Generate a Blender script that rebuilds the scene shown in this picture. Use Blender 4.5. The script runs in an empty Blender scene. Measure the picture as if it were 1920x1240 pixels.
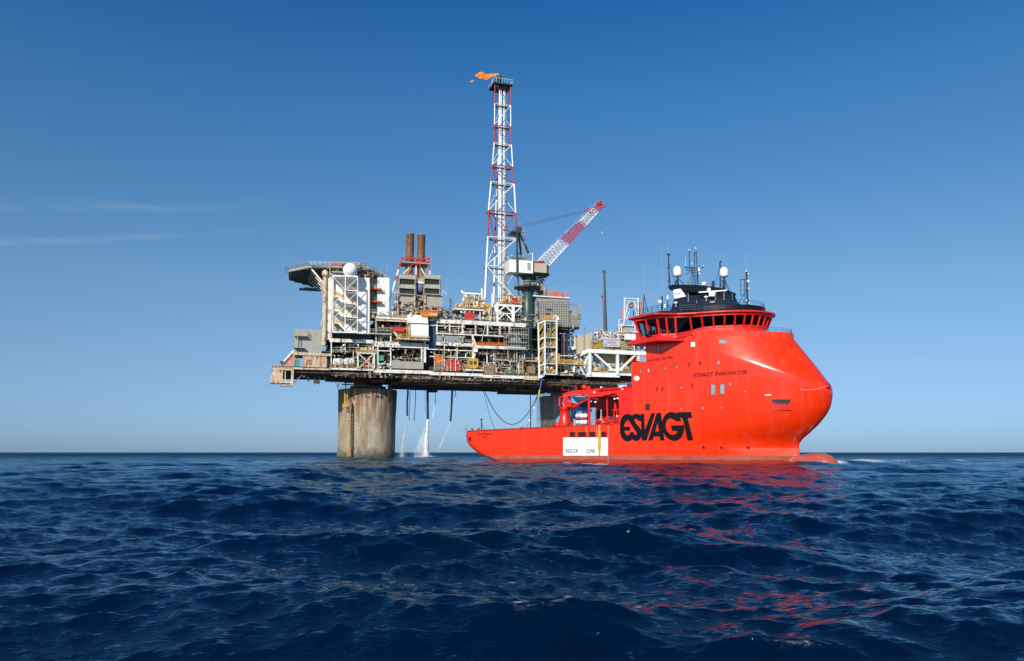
import bpy, bmesh, math, random
import numpy as np
from mathutils import Vector, Matrix
from mathutils.bvhtree import BVHTree
from math import sin, cos, pi, radians, sqrt, atan, atan2
# ---------------------------------------------------------------- camera
sc = bpy.context.scene
FPX = 1464.0; PITCH = atan(228.3/FPX); CAMZ = 2.3
cam = bpy.data.cameras.new('camera'); camo = bpy.data.objects.new('camera', cam)
sc.collection.objects.link(camo); sc.camera = camo
camo.location = (0, 0, CAMZ); camo.rotation_euler = (pi/2+PITCH, 0, 0)
cam.sensor_width = 36; cam.lens = 36*FPX/1920; cam.clip_start = 0.3; cam.clip_end = 60000
sc.render.resolution_x = 1024; sc.render.resolution_y = 661
# ---------------------------------------------------------------- sky, sun, exposure
SUN_EL = radians(29); SUN_V = Vector((-0.34*cos(SUN_EL), -0.94*cos(SUN_EL), sin(SUN_EL))).normalized()
world = bpy.data.worlds.new("World"); sc.world = world; world.use_nodes = True
wn = world.node_tree.nodes; wl = world.node_tree.links
for n in list(wn): wn.remove(n)
sky = wn.new('ShaderNodeTexSky'); sky.sky_type = 'NISHITA'; sky.sun_disc = False
sky.sun_elevation = SUN_EL; sky.sun_rotation = atan2(SUN_V.x, SUN_V.y)
sky.air_density = 1.0; sky.dust_density = 0.35; sky.ozone_density = 3.0; sky.altitude = 0
wt = wn.new('ShaderNodeTexCoord'); wmap = wn.new('ShaderNodeMapping'); wmap.inputs['Scale'].default_value = (4, 4, 30)
wl.new(wt.outputs['Generated'], wmap.inputs['Vector'])
wno = wn.new('ShaderNodeTexNoise'); wno.inputs['Scale'].default_value = 2.2; wno.inputs['Detail'].default_value = 5; wno.inputs['Roughness'].default_value = .55
wl.new(wmap.outputs[0], wno.inputs['Vector'])
wr = wn.new('ShaderNodeValToRGB'); wr.color_ramp.elements[0].position = .56; wr.color_ramp.elements[1].position = .78
wl.new(wno.outputs['Fac'], wr.inputs[0])
# thin cirrus: only low on the left part of the sky
wsep = wn.new('ShaderNodeSeparateXYZ'); wl.new(wt.outputs['Generated'], wsep.inputs[0])
def wmr(src, a, b, c, d):
    m = wn.new('ShaderNodeMapRange'); m.inputs[1].default_value = a; m.inputs[2].default_value = b
    m.inputs[3].default_value = c; m.inputs[4].default_value = d; wl.new(src, m.inputs[0]); return m.outputs[0]
def wmath(op, a, b):
    m = wn.new('ShaderNodeMath'); m.operation = op
    for i, v in enumerate((a, b)):
        if isinstance(v, (int, float)): m.inputs[i].default_value = v
        else: wl.new(v, m.inputs[i])
    return m.outputs[0]
def streak(z0, slope, wid):
    m = wn.new('ShaderNodeMath'); m.operation = 'MULTIPLY_ADD'; wl.new(wsep.outputs[0], m.inputs[0]); m.inputs[1].default_value = -slope; wl.new(wsep.outputs[2], m.inputs[2])
    d = wmath('ABSOLUTE', wmath('SUBTRACT', m.outputs[0], z0), 0); return wmr(d, 0, wid, 1, 0)
band = wmath('ADD', streak(.3385, .143, .009), streak(.3264, .193, .006))
side = wmr(wsep.outputs[0], -.26, -.46, 0, 1)
cf = wmath('MULTIPLY', wmath('MULTIPLY', band, side), wmr(wno.outputs['Fac'], .35, .65, .0, .15))
tint = wn.new('ShaderNodeMix'); tint.data_type = 'RGBA'; tint.blend_type = 'MULTIPLY'; tint.inputs[0].default_value = 1
# clear dry northern air seen through a polariser: per-elevation transmission of the sky
tr = wn.new('ShaderNodeValToRGB'); cr_ = tr.color_ramp
for i, (p_, c_) in enumerate(((.012, (.47, .74, 1.35)), (.10, (.70, .85, 1.13)), (.20, (.78, 1.0, 1.13)), (.42, (.42, 1.0, 1.34)), (.55, (.18, .80, 1.36)), (.72, (.26, .60, .92)))):
    e_ = cr_.elements[i] if i < 2 else cr_.elements.new(p_)
    e_.position = p_; e_.color = (c_[0]/2, c_[1]/2, c_[2]/2, 1)
wl.new(sky.outputs[0], tint.inputs[6]); wl.new(tr.outputs[0], tint.inputs[7]); wl.new(wsep.outputs[2], tr.inputs[0])
cmix = wn.new('ShaderNodeMix'); cmix.data_type = 'RGBA'; wl.new(cf, cmix.inputs[0]); wl.new(tint.outputs[2], cmix.inputs[6])
cmix.inputs[7].default_value = (4.5, 4.7, 5, 1)
bg = wn.new('ShaderNodeBackground'); bg.inputs[1].default_value = .172
wo = wn.new('ShaderNodeOutputWorld'); wl.new(cmix.outputs[2], bg.inputs[0]); wl.new(bg.outputs[0], wo.inputs[0])
sun = bpy.data.lights.new('sun', 'SUN'); sun.energy = 5.0; sun.angle = radians(.53); sun.color = (1, .93, .82)
suno = bpy.data.objects.new('sun', sun); sc.collection.objects.link(suno)
suno.rotation_euler = SUN_V.to_track_quat('Z', 'Y').to_euler(); suno.location = (-60, -60, 90)
sc.view_settings.view_transform = 'Standard'; sc.view_settings.look = 'None'
sc.view_settings.exposure = 0; sc.view_settings.gamma = 1
sc.render.engine = 'CYCLES'
# ---------------------------------------------------------------- helpers
C = sc.collection
R = random.Random(7)
def ray(x, y):
    a = x-960; b = 620-y
    return Vector((a, FPX*cos(PITCH)-b*sin(PITCH), FPX*sin(PITCH)+b*cos(PITCH)))
CAM = Vector((0, 0, CAMZ))
class Frame:
    def __init__(s, o, ang): s.o = Vector(o); s.a = ang; s.M = Matrix.Translation(s.o) @ Matrix.Rotation(ang, 4, 'Z'); s.I = s.M.inverted()
    def lray(s, x, y): return s.I @ CAM, s.I.to_3x3() @ ray(x, y)
    def q(s, x, y, d):                       # pixel on the plane local y = d -> (x, z)
        o, r = s.lray(x, y); t = (d-o.y)/r.y; p = o+r*t; return p.x, p.z
    def qz(s, x, y, z):                      # pixel on the plane z -> (x, y)
        o, r = s.lray(x, y); t = (z-o.z)/r.z; p = o+r*t; return p.x, p.y
SHIP = Frame((25.29, 168.46, 0), radians(-38))
_p = ray(690, 700); _p = _p*(330/_p.y)
PLAT = Frame((_p.x, 330, 0), radians(17))
WRLD = Frame((0, 0, 0), 0)
def tagit(o, label=None, cat=None, group=None, kind=None):
    for k, v in (('label', label), ('category', cat), ('group', group), ('kind', kind)):
        if v: o[k] = v
    return o
def thing(fr, name, loc, label, cat, group=None):
    o = bpy.data.objects.new(name, None); C.objects.link(o); o.empty_display_size = .5
    o.matrix_world = fr.M @ Matrix.Translation(Vector(loc)); o['ox'] = 0; del o['ox']
    LOC[o.name] = (fr, Vector(loc)); return tagit(o, label, cat, group)
LOC = {}; NOSPLIT = {'hull', 'deck_crane', 'hull_letter', 'working_deck', 'underdeck_pipe', 'deck_girder', 'deck_fitting_', 'window', 'thruster_mark', 'lettering', 'faded_lettering'}
class MB:
    def __init__(s): s.v = []; s.f = []; s.mi = []; s.m = 0; s.sm = []; s.pc = []
    def add(s, vs, fs, smooth=False):
        n = len(s.v); s.v += [tuple(v) for v in vs]; s.pc.append((n, len(s.v), len(s.f), len(s.f)+len(fs)))
        for f in fs: s.f.append(tuple(i+n for i in f)); s.mi.append(s.m); s.sm.append(smooth)
        return s
    def box(s, x0, x1, y0, y1, z0, z1):
        v = [(x, y, z) for z in (z0, z1) for x, y in ((x0, y0), (x1, y0), (x1, y1), (x0, y1))]
        return s.add(v, [(3, 2, 1, 0), (4, 5, 6, 7), (0, 1, 5, 4), (1, 2, 6, 5), (2, 3, 7, 6), (3, 0, 4, 7)])
    def bar(s, p, q, r, n=6, r2=None, smooth=True):
        p = Vector(p); q = Vector(q); d = q-p
        if d.length < 1e-6: return s
        d.normalize(); u = d.cross(Vector((0, 0, 1)) if abs(d.z) < .9 else Vector((1, 0, 0))).normalized(); w = d.cross(u)
        r2 = r if r2 is None else r2; vs = []
        for c, rr in ((p, r), (q, r2)):
            for i in range(n):
                a = 2*pi*(i+.5)/n; vs.append(c+(u*cos(a)+w*sin(a))*rr)
        fs = [(i, (i+1) % n, n+(i+1) % n, n+i) for i in range(n)]
        s.add(vs, fs, smooth and n > 4); s.add(vs, [tuple(range(n-1, -1, -1)), tuple(range(n, 2*n))]); return s
    def beam(s, p, q, w, h=None):             # square beam
        return s.bar(p, q, w*.7071, 4)
    def tube(s, pts, r, n=6):
        pts = [Vector(p) for p in pts]
        for a, b in zip(pts, pts[1:]): s.bar(a, b, r, n)
        return s
    def cyl(s, x, y, z0, z1, r, n=24, r2=None): return s.bar((x, y, z0), (x, y, z1), r, n, r2)
    def lathe(s, c, prof, n=24, smooth=True, axis='z'):
        vs = []; c = Vector(c)
        for r, z in prof:
            for i in range(n):
                a = 2*pi*i/n; p = (r*cos(a), r*sin(a), z)
                if axis == 'x': p = (p[2], p[0], p[1])
                if axis == 'y': p = (p[0], p[2], p[1])
                vs.append(c+Vector(p))
        fs = [(j*n+i, j*n+(i+1) % n, (j+1)*n+(i+1) % n, (j+1)*n+i) for j in range(len(prof)-1) for i in range(n)]
        if axis == 'y': fs = [f[::-1] for f in fs]
        s.add(vs, fs, smooth); s.add(vs, [tuple(range(n-1, -1, -1)), tuple(range((len(prof)-1)*n, len(prof)*n))]); return s
    def prism(s, poly, a0, a1, ax='z'):       # polygon in the two other axes, extruded a0..a1
        n = len(poly)
        def mk(p, a): return (p[0], p[1], a) if ax == 'z' else ((p[0], a, p[1]) if ax == 'y' else (a, p[0], p[1]))
        vs = [mk(p, a0) for p in poly]+[mk(p, a1) for p in poly]
        return s.add(vs, [tuple(range(n-1, -1, -1)), tuple(range(n, 2*n))]+[(i, (i+1) % n, n+(i+1) % n, n+i) for i in range(n)])
    def rail(s, pts, h=1.1, step=1.8, r=.045, bars=2):
        for a, b in zip(pts, pts[1:]):
            a = Vector(a); b = Vector(b); n = max(1, round((b-a).length/step))
            for k in range(bars): z = Vector((0, 0, h*(k+1)/bars)); s.bar(a+z, b+z, r, 4)
            for i in range(n+1): p = a.lerp(b, i/n); s.bar(p, p+Vector((0, 0, h)), r, 4)
        return s
    def ladder(s, p, q, w=.6, r=.04, step=.5, side=(1, 0, 0)):
        p = Vector(p); q = Vector(q); sd = Vector(side)*w/2; s.bar(p-sd, q-sd, r, 4); s.bar(p+sd, q+sd, r, 4)
        n = int((q-p).length/step)
        for i in range(1, n): c = p.lerp(q, i/n); s.bar(c-sd, c+sd, r*.8, 4)
        return s
    def clusters(s):
        P = [p for p in s.pc if p[1] > p[0]]; A = np.array(s.v); lo = np.array([A[p[0]:p[1]].min(0) for p in P])-.3; hi = np.array([A[p[0]:p[1]].max(0) for p in P])+.3
        n = len(P); lab = -np.ones(n, int); c = 0
        for i in range(n):
            if lab[i] >= 0: continue
            st = [i]; lab[i] = c
            while st:
                j = st.pop(); m = (lab < 0) & (lo <= hi[j]).all(1) & (hi >= lo[j]).all(1); ks = np.nonzero(m)[0]; lab[ks] = c; st += list(ks)
            c += 1
        return [[P[i] for i in np.nonzero(lab == k)[0]] for k in range(c)]
    def build(s, name, mats, parent=None, fr=None, label=None, cat=None, group=None, kind=None, loc=None, fix=True):
        if parent is not None and name not in NOSPLIT and 1 < len(s.pc) < 2500:      # parts that stand apart become parts of their own
            cl = s.clusters()
            if 1 < len(cl) <= 30:
                first = None
                for c in cl:
                    q = MB(); 
                    for v0, v1, f0, f1 in c:
                        k = len(q.v)-v0; q.v += s.v[v0:v1]
                        for i in range(f0, f1): q.f.append(tuple(j+k for j in s.f[i])); q.mi.append(s.mi[i]); q.sm.append(s.sm[i])
                    o = q.build(name, mats, parent, fix=fix, label=label); first = first or o
                return first
        me = bpy.data.meshes.new(name)
        if parent is not None: f, off = LOC[parent.name]
        else: f = fr or WRLD; off = Vector(loc) if loc is not None else Vector(s.v[0])
        me.from_pydata([(v[0]-off.x, v[1]-off.y, v[2]-off.z) for v in s.v], [], s.f)
        if not isinstance(mats, (list, tuple)): mats = [mats]
        for m in mats: me.materials.append(m)
        me.polygons.foreach_set('material_index', s.mi); me.polygons.foreach_set('use_smooth', s.sm)
        if fix:
            bm = bmesh.new(); bm.from_mesh(me); bmesh.ops.recalc_face_normals(bm, faces=bm.faces); bm.to_mesh(me); bm.free()
        me.update(); o = bpy.data.objects.new(name, me); C.objects.link(o)
        if parent is not None: o.parent = parent; LOC[o.name] = (f, off)
        else: o.matrix_world = f.M @ Matrix.Translation(off); LOC[o.name] = (f, off)
        return tagit(o, label, cat, group, kind)
# ---------------------------------------------------------------- materials
MAT = {}
def pm(name, col, rough=.55, metal=0, var=.18, rust=0, rustc=(.16, .055, .02), scale=.6, streak=1, coat=0, spec=.5, bump=0, blk=None, rustmix=.9):
    m = bpy.data.materials.new(name); m.use_nodes = True; nt = m.node_tree; N = nt.nodes; L = nt.links
    b = N['Principled BSDF']; b.inputs['Roughness'].default_value = rough; b.inputs['Metallic'].default_value = metal
    b.inputs['Coat Weight'].default_value = coat; b.inputs['Coat Roughness'].default_value = .08; b.inputs['Specular IOR Level'].default_value = spec
    tc = N.new('ShaderNodeTexCoord'); mp = N.new('ShaderNodeMapping'); L.new(tc.outputs['Object'], mp.inputs[0])
    mp.inputs['Scale'].default_value = (scale, scale, scale/streak)
    no = N.new('ShaderNodeTexNoise'); no.inputs['Scale'].default_value = 1; no.inputs['Detail'].default_value = 6; no.inputs['Roughness'].default_value = .6
    L.new(mp.outputs[0], no.inputs['Vector'])
    r = N.new('ShaderNodeMapRange'); r.inputs[1].default_value = .3; r.inputs[2].default_value = .7; r.inputs[3].default_value = 1-var; r.inputs[4].default_value = 1+var*.5
    L.new(no.outputs['Fac'], r.inputs[0])
    mx = N.new('ShaderNodeMix'); mx.data_type = 'RGBA'; mx.blend_type = 'MULTIPLY'; mx.inputs[0].default_value = 1
    mx.inputs[6].default_value = (*col, 1); L.new(r.outputs[0], mx.inputs[7]); out = mx.outputs[2]
    if rust > 0:
        n2 = N.new('ShaderNodeTexNoise'); n2.inputs['Scale'].default_value = 1.7; n2.inputs['Detail'].default_value = 8; n2.inputs['Roughness'].default_value = .7
        L.new(mp.outputs[0], n2.inputs['Vector'])
        r2 = N.new('ShaderNodeMapRange'); r2.inputs[1].default_value = .68-rust*.3; r2.inputs[2].default_value = .76-rust*.22; r2.inputs[4].default_value = rustmix
        L.new(n2.outputs['Fac'], r2.inputs[0])
        m2 = N.new('ShaderNodeMix'); m2.data_type = 'RGBA'; L.new(r2.outputs[0], m2.inputs[0]); L.new(out, m2.inputs[6]); m2.inputs[7].default_value = (*rustc, 1)
        out = m2.outputs[2]
    L.new(out, b.inputs['Base Color'])
    if bump:
        bp = N.new('ShaderNodeBump'); bp.inputs['Strength'].default_value = bump; bp.inputs['Distance'].default_value = .1
        L.new(no.outputs['Fac'], bp.inputs['Height']); L.new(bp.outputs[0], b.inputs['Normal'])
    MAT[name] = m; return m
M_white = pm('white paint', (.76, .74, .68), .5, var=.18, rust=.5, rustc=(.34, .17, .06), scale=.35, streak=3)
M_clean = pm('clean white paint', (.83, .82, .77), .4, var=.12, scale=.5, rust=.22, rustc=(.45, .28, .13), streak=4)
M_cream = pm('cream paint', (.62, .53, .36), .6, var=.25, rust=.62, rustc=(.28, .10, .03), scale=.5, streak=3)
M_rusty = pm('rusty steel', (.62, .48, .33), .7, var=.3, rust=.68, rustc=(.24, .07, .02), scale=.7, streak=4)
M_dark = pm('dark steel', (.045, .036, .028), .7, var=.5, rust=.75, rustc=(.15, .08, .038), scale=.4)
M_black = pm('dark and painted-shade plating', (.05, .05, .05), .6, var=.4, rust=.4, rustc=(.12, .08, .05), scale=.6)  # near-black colour also stands in for shade in recesses
M_gray = pm('grey cladding', (.36, .345, .29), .55, var=.12, rust=.2, rustc=(.22, .18, .12), scale=.5, streak=3)
M_galv = pm('galvanised steel', (.45, .43, .37), .45, metal=.3, var=.2, rust=.3, scale=1)
M_bluegray = pm('blue grey cladding', (.28, .32, .35), .5, var=.15, rust=.2, scale=.4, streak=2)
M_navy = pm('navy panel', (.02, .05, .12), .5, var=.3, scale=.5)
M_yellow = pm('yellow paint', (.62, .36, .05), .5, var=.2, rust=.35, scale=.8)
M_orange = pm('orange paint', (.75, .16, .03), .5, var=.2, rust=.3, scale=.8)
M_red = pm('red paint', (.60, .035, .03), .45, var=.2, rust=.2, rustc=(.3, .1, .08), scale=.8)
M_twr_red = pm('tower red paint', (.42, .03, .035), .5, var=.25, rust=.2, rustc=(.25, .12, .1), scale=.6)
M_green = pm('green paint', (.05, .30, .20), .5, var=.2, rust=.2, scale=.8)
M_crane = pm('dark green crane paint', (.028, .075, .065), .4, var=.3, rust=.35, rustc=(.06, .10, .08), scale=.3, streak=2)
M_stack = pm('brown exhaust steel', (.36, .20, .11), .45, metal=.25, var=.3, rust=.5, rustc=(.24, .09, .05), scale=.35, streak=2)
M_tan = pm('tan cladding', (.52, .44, .32), .6, var=.12, rust=.2, scale=.4, streak=4)
M_pink = pm('faded pink paint', (.60, .25, .2), .6, var=.2, rust=.5, scale=.6)
M_rubber = pm('black rubber', (.012, .014, .018), .6, var=.2)
M_bronze = pm('pipe brown', (.30, .2, .12), .6, var=.3, rust=.5, scale=.8)
M_blue = pm('blue paint', (.04, .12, .42), .4, var=.2)
M_ltblue = pm('light blue paint', (.18, .34, .55), .4, var=.15)
M_purple = pm('dusty purple paint', (.22, .17, .27), .6, var=.2)
CLUT = [M_galv, M_yellow, M_white, M_rusty, M_red, M_green, M_bluegray, M_cream, M_dark, M_bronze]
# ---------------------------------------------------------------- the sea: one sheet, real waves
def make_sea():
    rs = [0.0, 1.0, 2.0, 3.0]; r = 3.6
    while r < 16000:
        rs.append(r); r += max(.035, r*(.0055 if r < 45 else .0065 if r < 170 else .010 if r < 600 else .03))
    front = np.arange(-50, 50.001, .12); back = np.concatenate([np.arange(50, 310, 2.5)[1:]])
    ang = np.radians(np.concatenate([front, back])); rs = np.array(rs)
    nr, na = len(rs), len(ang)
    Rg, A = np.meshgrid(rs, ang, indexing='ij')
    X = (Rg*np.sin(A)).ravel().astype(np.float64); Y = (Rg*np.cos(A)).ravel().astype(np.float64)
    dr = np.gradient(rs); dx = np.maximum(np.repeat(dr, na)*.8, np.where(np.tile(np.degrees(ang) > 50, nr), np.repeat(rs, na)*.04, .02)).astype(np.float32)
    rnd = np.random.RandomState(SEA_SEED)
    Z = np.zeros_like(X, dtype=np.float32); DX = np.zeros_like(Z); DY = np.zeros_like(Z)
    lam = np.exp(np.linspace(np.log(.22), np.log(26), 150)) * np.exp(rnd.normal(0, .03, 150))
    for l in lam:
        k = 2*pi/l; spread = .22 if l > 6 else .28 if l > 1.5 else .42
        th = radians(-100)+rnd.normal(0, spread)+(radians(48) if rnd.rand() < .22 else 0)
        st = .025 if l > 10 else .021 if l > 5 else (.026 if l > 2 else .041 if l > .8 else .050)
        st *= rnd.uniform(.5, 1.35)
        if l > 17: st *= .7
        a = st/k; kx, ky = k*cos(th), k*sin(th)
        ph = (X*kx+Y*ky+rnd.uniform(0, 2*pi)) % (2*pi); ph = ph.astype(np.float32)
        w = np.clip((l/(2.2*dx))-.6, 0, 1).astype(np.float32)*a
        s = np.sin(ph); c = np.cos(ph)
        Z += w*c; q = 1.0 if l > 5 else 1.25
        DX -= w*q*s*cos(th); DY -= w*q*s*sin(th)
    # one steep chop crest rolling in close to the boat
    for (cx, cy, wx, wy, hh, bend) in ((-1.6, 9.3, 3.6, .75, .34, .05), (4.2, 8.4, 3.0, .7, .20, -.04), (5.5, 17.5, 5, 1.1, .22, .02)):
        yy = Y-cy-bend*(X-cx)**2*.3-.25*np.sin(X*.9+cx); Z += (hh*np.exp(-np.where(yy > 0, yy/(1.9*wy), yy/wy)**2)*np.exp(-((X-cx)/wx)**2)).astype(np.float32)
    co = np.stack([X+DX, Y+DY, Z], 1).astype(np.float32)
    me = bpy.data.meshes.new('sea'); me.vertices.add(nr*na); me.vertices.foreach_set('co', co.ravel())
    i = np.arange(nr-1)[:, None]*na; j = np.arange(na)[None, :]; j2 = (j+1) % na
    q4 = np.stack([i+j, i+na+j, i+na+j2, i+j2], -1).reshape(-1, 4)
    nf = len(q4); me.loops.add(nf*4); me.polygons.add(nf)
    me.loops.foreach_set('vertex_index', q4[:, ::-1].ravel().astype(np.int32))
    me.polygons.foreach_set('loop_start', np.arange(nf, dtype=np.int32)*4); me.polygons.foreach_set('loop_total', np.full(nf, 4, dtype=np.int32))
    me.polygons.foreach_set('use_smooth', np.ones(nf, dtype=bool)); me.update()
    print('sea verts', nr*na, 'rows', nr, 'crest max', Z.max(), 'rms', Z[(Rg.ravel() < 60)].std())
    # foam where crests are sharp, plus the churned water off the bow and under the discharge
    foam = np.zeros_like(Z)
    for (cx, cy, sx, sy, rot, amt) in FOAM:
        u = (co[:, 0]-cx)*cos(rot)+(co[:, 1]-cy)*sin(rot); v = -(co[:, 0]-cx)*sin(rot)+(co[:, 1]-cy)*cos(rot)
        foam = np.maximum(foam, amt*np.exp(-(u/sx)**2-(v/sy)**2))
    # wash along the ship's side, round the bulb and round the near concrete leg
    sx = (co[:, 0]-25.29)*cos(radians(-38))+(co[:, 1]-168.46)*sin(radians(-38)); sy = -(co[:, 0]-25.29)*sin(radians(-38))+(co[:, 1]-168.46)*cos(radians(-38))
    tt = np.clip((35.2-sx)/32, 0, 1); hbw = 8.8*(1-(1-tt)**2)**(1/1.35)
    foam = np.maximum(foam, np.where((sx > -33) & (sx < 35.5), .56, 0)*np.exp(-((np.abs(sy)-hbw-.1)/.4)**2))
    foam = np.maximum(foam, .74*np.exp(-((np.sqrt(((sx-38.6)/4.2)**2+(sy/2.2)**2)-1.0)/.16)**2))
    jac = np.zeros_like(Z)
    Zr = Z.reshape(nr, na); lap = np.zeros_like(Zr)
    lap[1:-1] = (2*Zr[1:-1]-Zr[2:]-Zr[:-2])/(dr[1:-1, None]**2+1e-6)
    rr = Rg; crest = np.clip((Zr-.38)/.2, 0, 1)*np.clip((lap-1.1)/1.2, 0, 1)
    foam = np.maximum(foam, (crest*(rr > 9)).ravel()*.33).astype(np.float32)
    at = me.attributes.new('foam', 'FLOAT', 'POINT'); at.data.foreach_set('value', foam)
    far = np.clip((Rg.ravel()-150)/450, 0, 1).astype(np.float32)
    at = me.attributes.new('far', 'FLOAT', 'POINT'); at.data.foreach_set('value', far)
    m = bpy.data.materials.new('sea water'); m.use_nodes = True; N = m.node_tree.nodes; L = m.node_tree.links
    b = N['Principled BSDF']; b.inputs['Roughness'].default_value = .06; b.inputs['IOR'].default_value = 1.333
    tc = N.new('ShaderNodeTexCoord')
    def noise(sc_, rot, det, stx=1):
        mp = N.new('ShaderNodeMapping'); mp.inputs['Rotation'].default_value = (0, 0, rot); mp.inputs['Scale'].default_value = (sc_, sc_*stx, sc_)
        L.new(tc.outputs['Object'], mp.inputs[0]); n = N.new('ShaderNodeTexNoise'); n.inputs['Scale'].default_value = 1; n.inputs['Detail'].default_value = det
        n.inputs['Roughness'].default_value = .55; L.new(mp.outputs[0], n.inputs['Vector']); return n.outputs['Fac']
    def bump(h, dist, prev=None, st=1.0):
        bp = N.new('ShaderNodeBump'); bp.inputs['Strength'].default_value = st; bp.inputs['Distance'].default_value = dist
        L.new(h, bp.inputs['Height'])
        if prev: L.new(prev, bp.inputs['Normal'])
        return bp.outputs[0]
    fr = N.new('ShaderNodeAttribute'); fr.attribute_name = 'far'
    fm = N.new('ShaderNodeMath'); fm.operation = 'MULTIPLY'; L.new(fr.outputs['Fac'], fm.inputs[0]); L.new(noise(.22, .1, 5, 2.2), fm.inputs[1])
    n0 = bump(fm.outputs[0], 2.6)
    n1 = bump(noise(.8, .15, 4, 1.9), .13, n0, st=.8)
    n2 = bump(noise(2.6, -.2, 5, 2.2), .045, n1)
    n3 = bump(noise(8, .12, 5, 2.6), .018, n2)
    L.new(n3, b.inputs['Normal']); b.inputs['Specular Tint'].default_value = (.62, .80, 1.0, 1)
    sl = N.new('ShaderNodeMapRange'); sl.inputs[3].default_value = .5; sl.inputs[4].default_value = .22; L.new(fr.outputs['Fac'], sl.inputs[0]); L.new(sl.outputs[0], b.inputs['Specular IOR Level'])
    fa = N.new('ShaderNodeAttribute'); fa.attribute_name = 'foam'
    fn = noise(3.2, .3, 8, 1.6)
    ad = N.new('ShaderNodeMath'); ad.operation = 'ADD'; L.new(fa.outputs['Fac'], ad.inputs[0]); L.new(fn, ad.inputs[1])
    mr = N.new('ShaderNodeMapRange'); mr.inputs[1].default_value = .96; mr.inputs[2].default_value = 1.12; L.new(ad.outputs[0], mr.inputs[0])
    mx = N.new('ShaderNodeMix'); mx.data_type = 'RGBA'; L.new(mr.outputs[0], mx.inputs[0]); mx.inputs[6].default_value = (.0002, .0062, .025, 1); mx.inputs[7].default_value = (.75, .8, .84, 1)
    L.new(mx.outputs[2], b.inputs['Base Color'])
    mr2 = N.new('ShaderNodeMapRange'); mr2.inputs[3].default_value = .07; mr2.inputs[4].default_value = .7; L.new(mr.outputs[0], mr2.inputs[0]); L.new(mr2.outputs[0], b.inputs['Roughness'])
    # sky reflection through a polarising filter; beyond ~50 m unresolved facets tilt towards the viewer, so less sky shows and a diffuse blue paints in their reflection
    out = N['Material Output']; gl = N.new('ShaderNodeBsdfGlossy'); gl.inputs['Color'].default_value = (.70, .91, 1, 1); L.new(mr2.outputs[0], gl.inputs['Roughness']); L.new(n3, gl.inputs['Normal'])
    df = N.new('ShaderNodeBsdfDiffuse'); L.new(n3, df.inputs['Normal']); fm2 = N.new('ShaderNodeMix'); fm2.data_type = 'RGBA'; L.new(fr.outputs['Fac'], fm2.inputs[0]); L.new(mx.outputs[2], fm2.inputs[6]); fm2.inputs[7].default_value = (.001, .038, .115, 1); L.new(fm2.outputs[2], df.inputs['Color'])
    fre = N.new('ShaderNodeFresnel'); fre.inputs[0].default_value = 1.333; L.new(n3, fre.inputs['Normal'])
    fk = N.new('ShaderNodeMapRange'); fk.inputs[3].default_value = 1; fk.inputs[4].default_value = .32; L.new(fr.outputs['Fac'], fk.inputs[0])
    fp = N.new('ShaderNodeMath'); fp.operation = 'MULTIPLY'; L.new(fre.outputs[0], fp.inputs[0]); L.new(fk.outputs[0], fp.inputs[1])
    ms = N.new('ShaderNodeMixShader'); L.new(fp.outputs[0], ms.inputs[0]); L.new(df.outputs[0], ms.inputs[1]); L.new(gl.outputs[0], ms.inputs[2]); L.new(ms.outputs[0], out.inputs['Surface']); N.remove(b)
    me.materials.append(m)
    o = bpy.data.objects.new('water', me); C.objects.link(o); tagit(o, kind='structure')
SEA_SEED = 11
def wpt(x, y, z=0): p = ray(x, y); t = (z-CAMZ)/p.z; return CAM+p*t
FOAM = []
for (x, y, sx, sy, am) in ((1585, 867, 3, 9, .74), (1612, 868.5, 5, 12, .78), (1655, 868, 5, 11, .82), (1742, 868, 3.4, 8, .74), (1630, 865, 12, 16, .62), (1690, 866, 8, 8, .52), (1575, 872, 2.4, 4, .66), (1800, 866, 3, 6, .55), (1868, 867, 3, 6, .55),
                           (806, 857.5, 6, 22, .85), (765, 857.5, 6, 20, .6), (487, 868, 8, 4, .6), (42, 885, 1.6, 1.2, .62), (985, 1187, .34, .16, .60), (1075, 1128, .5, .12, .54)):
    p = wpt(x, y); FOAM.append((p.x, p.y, sx, sy, 0, am))
make_sea()
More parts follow.
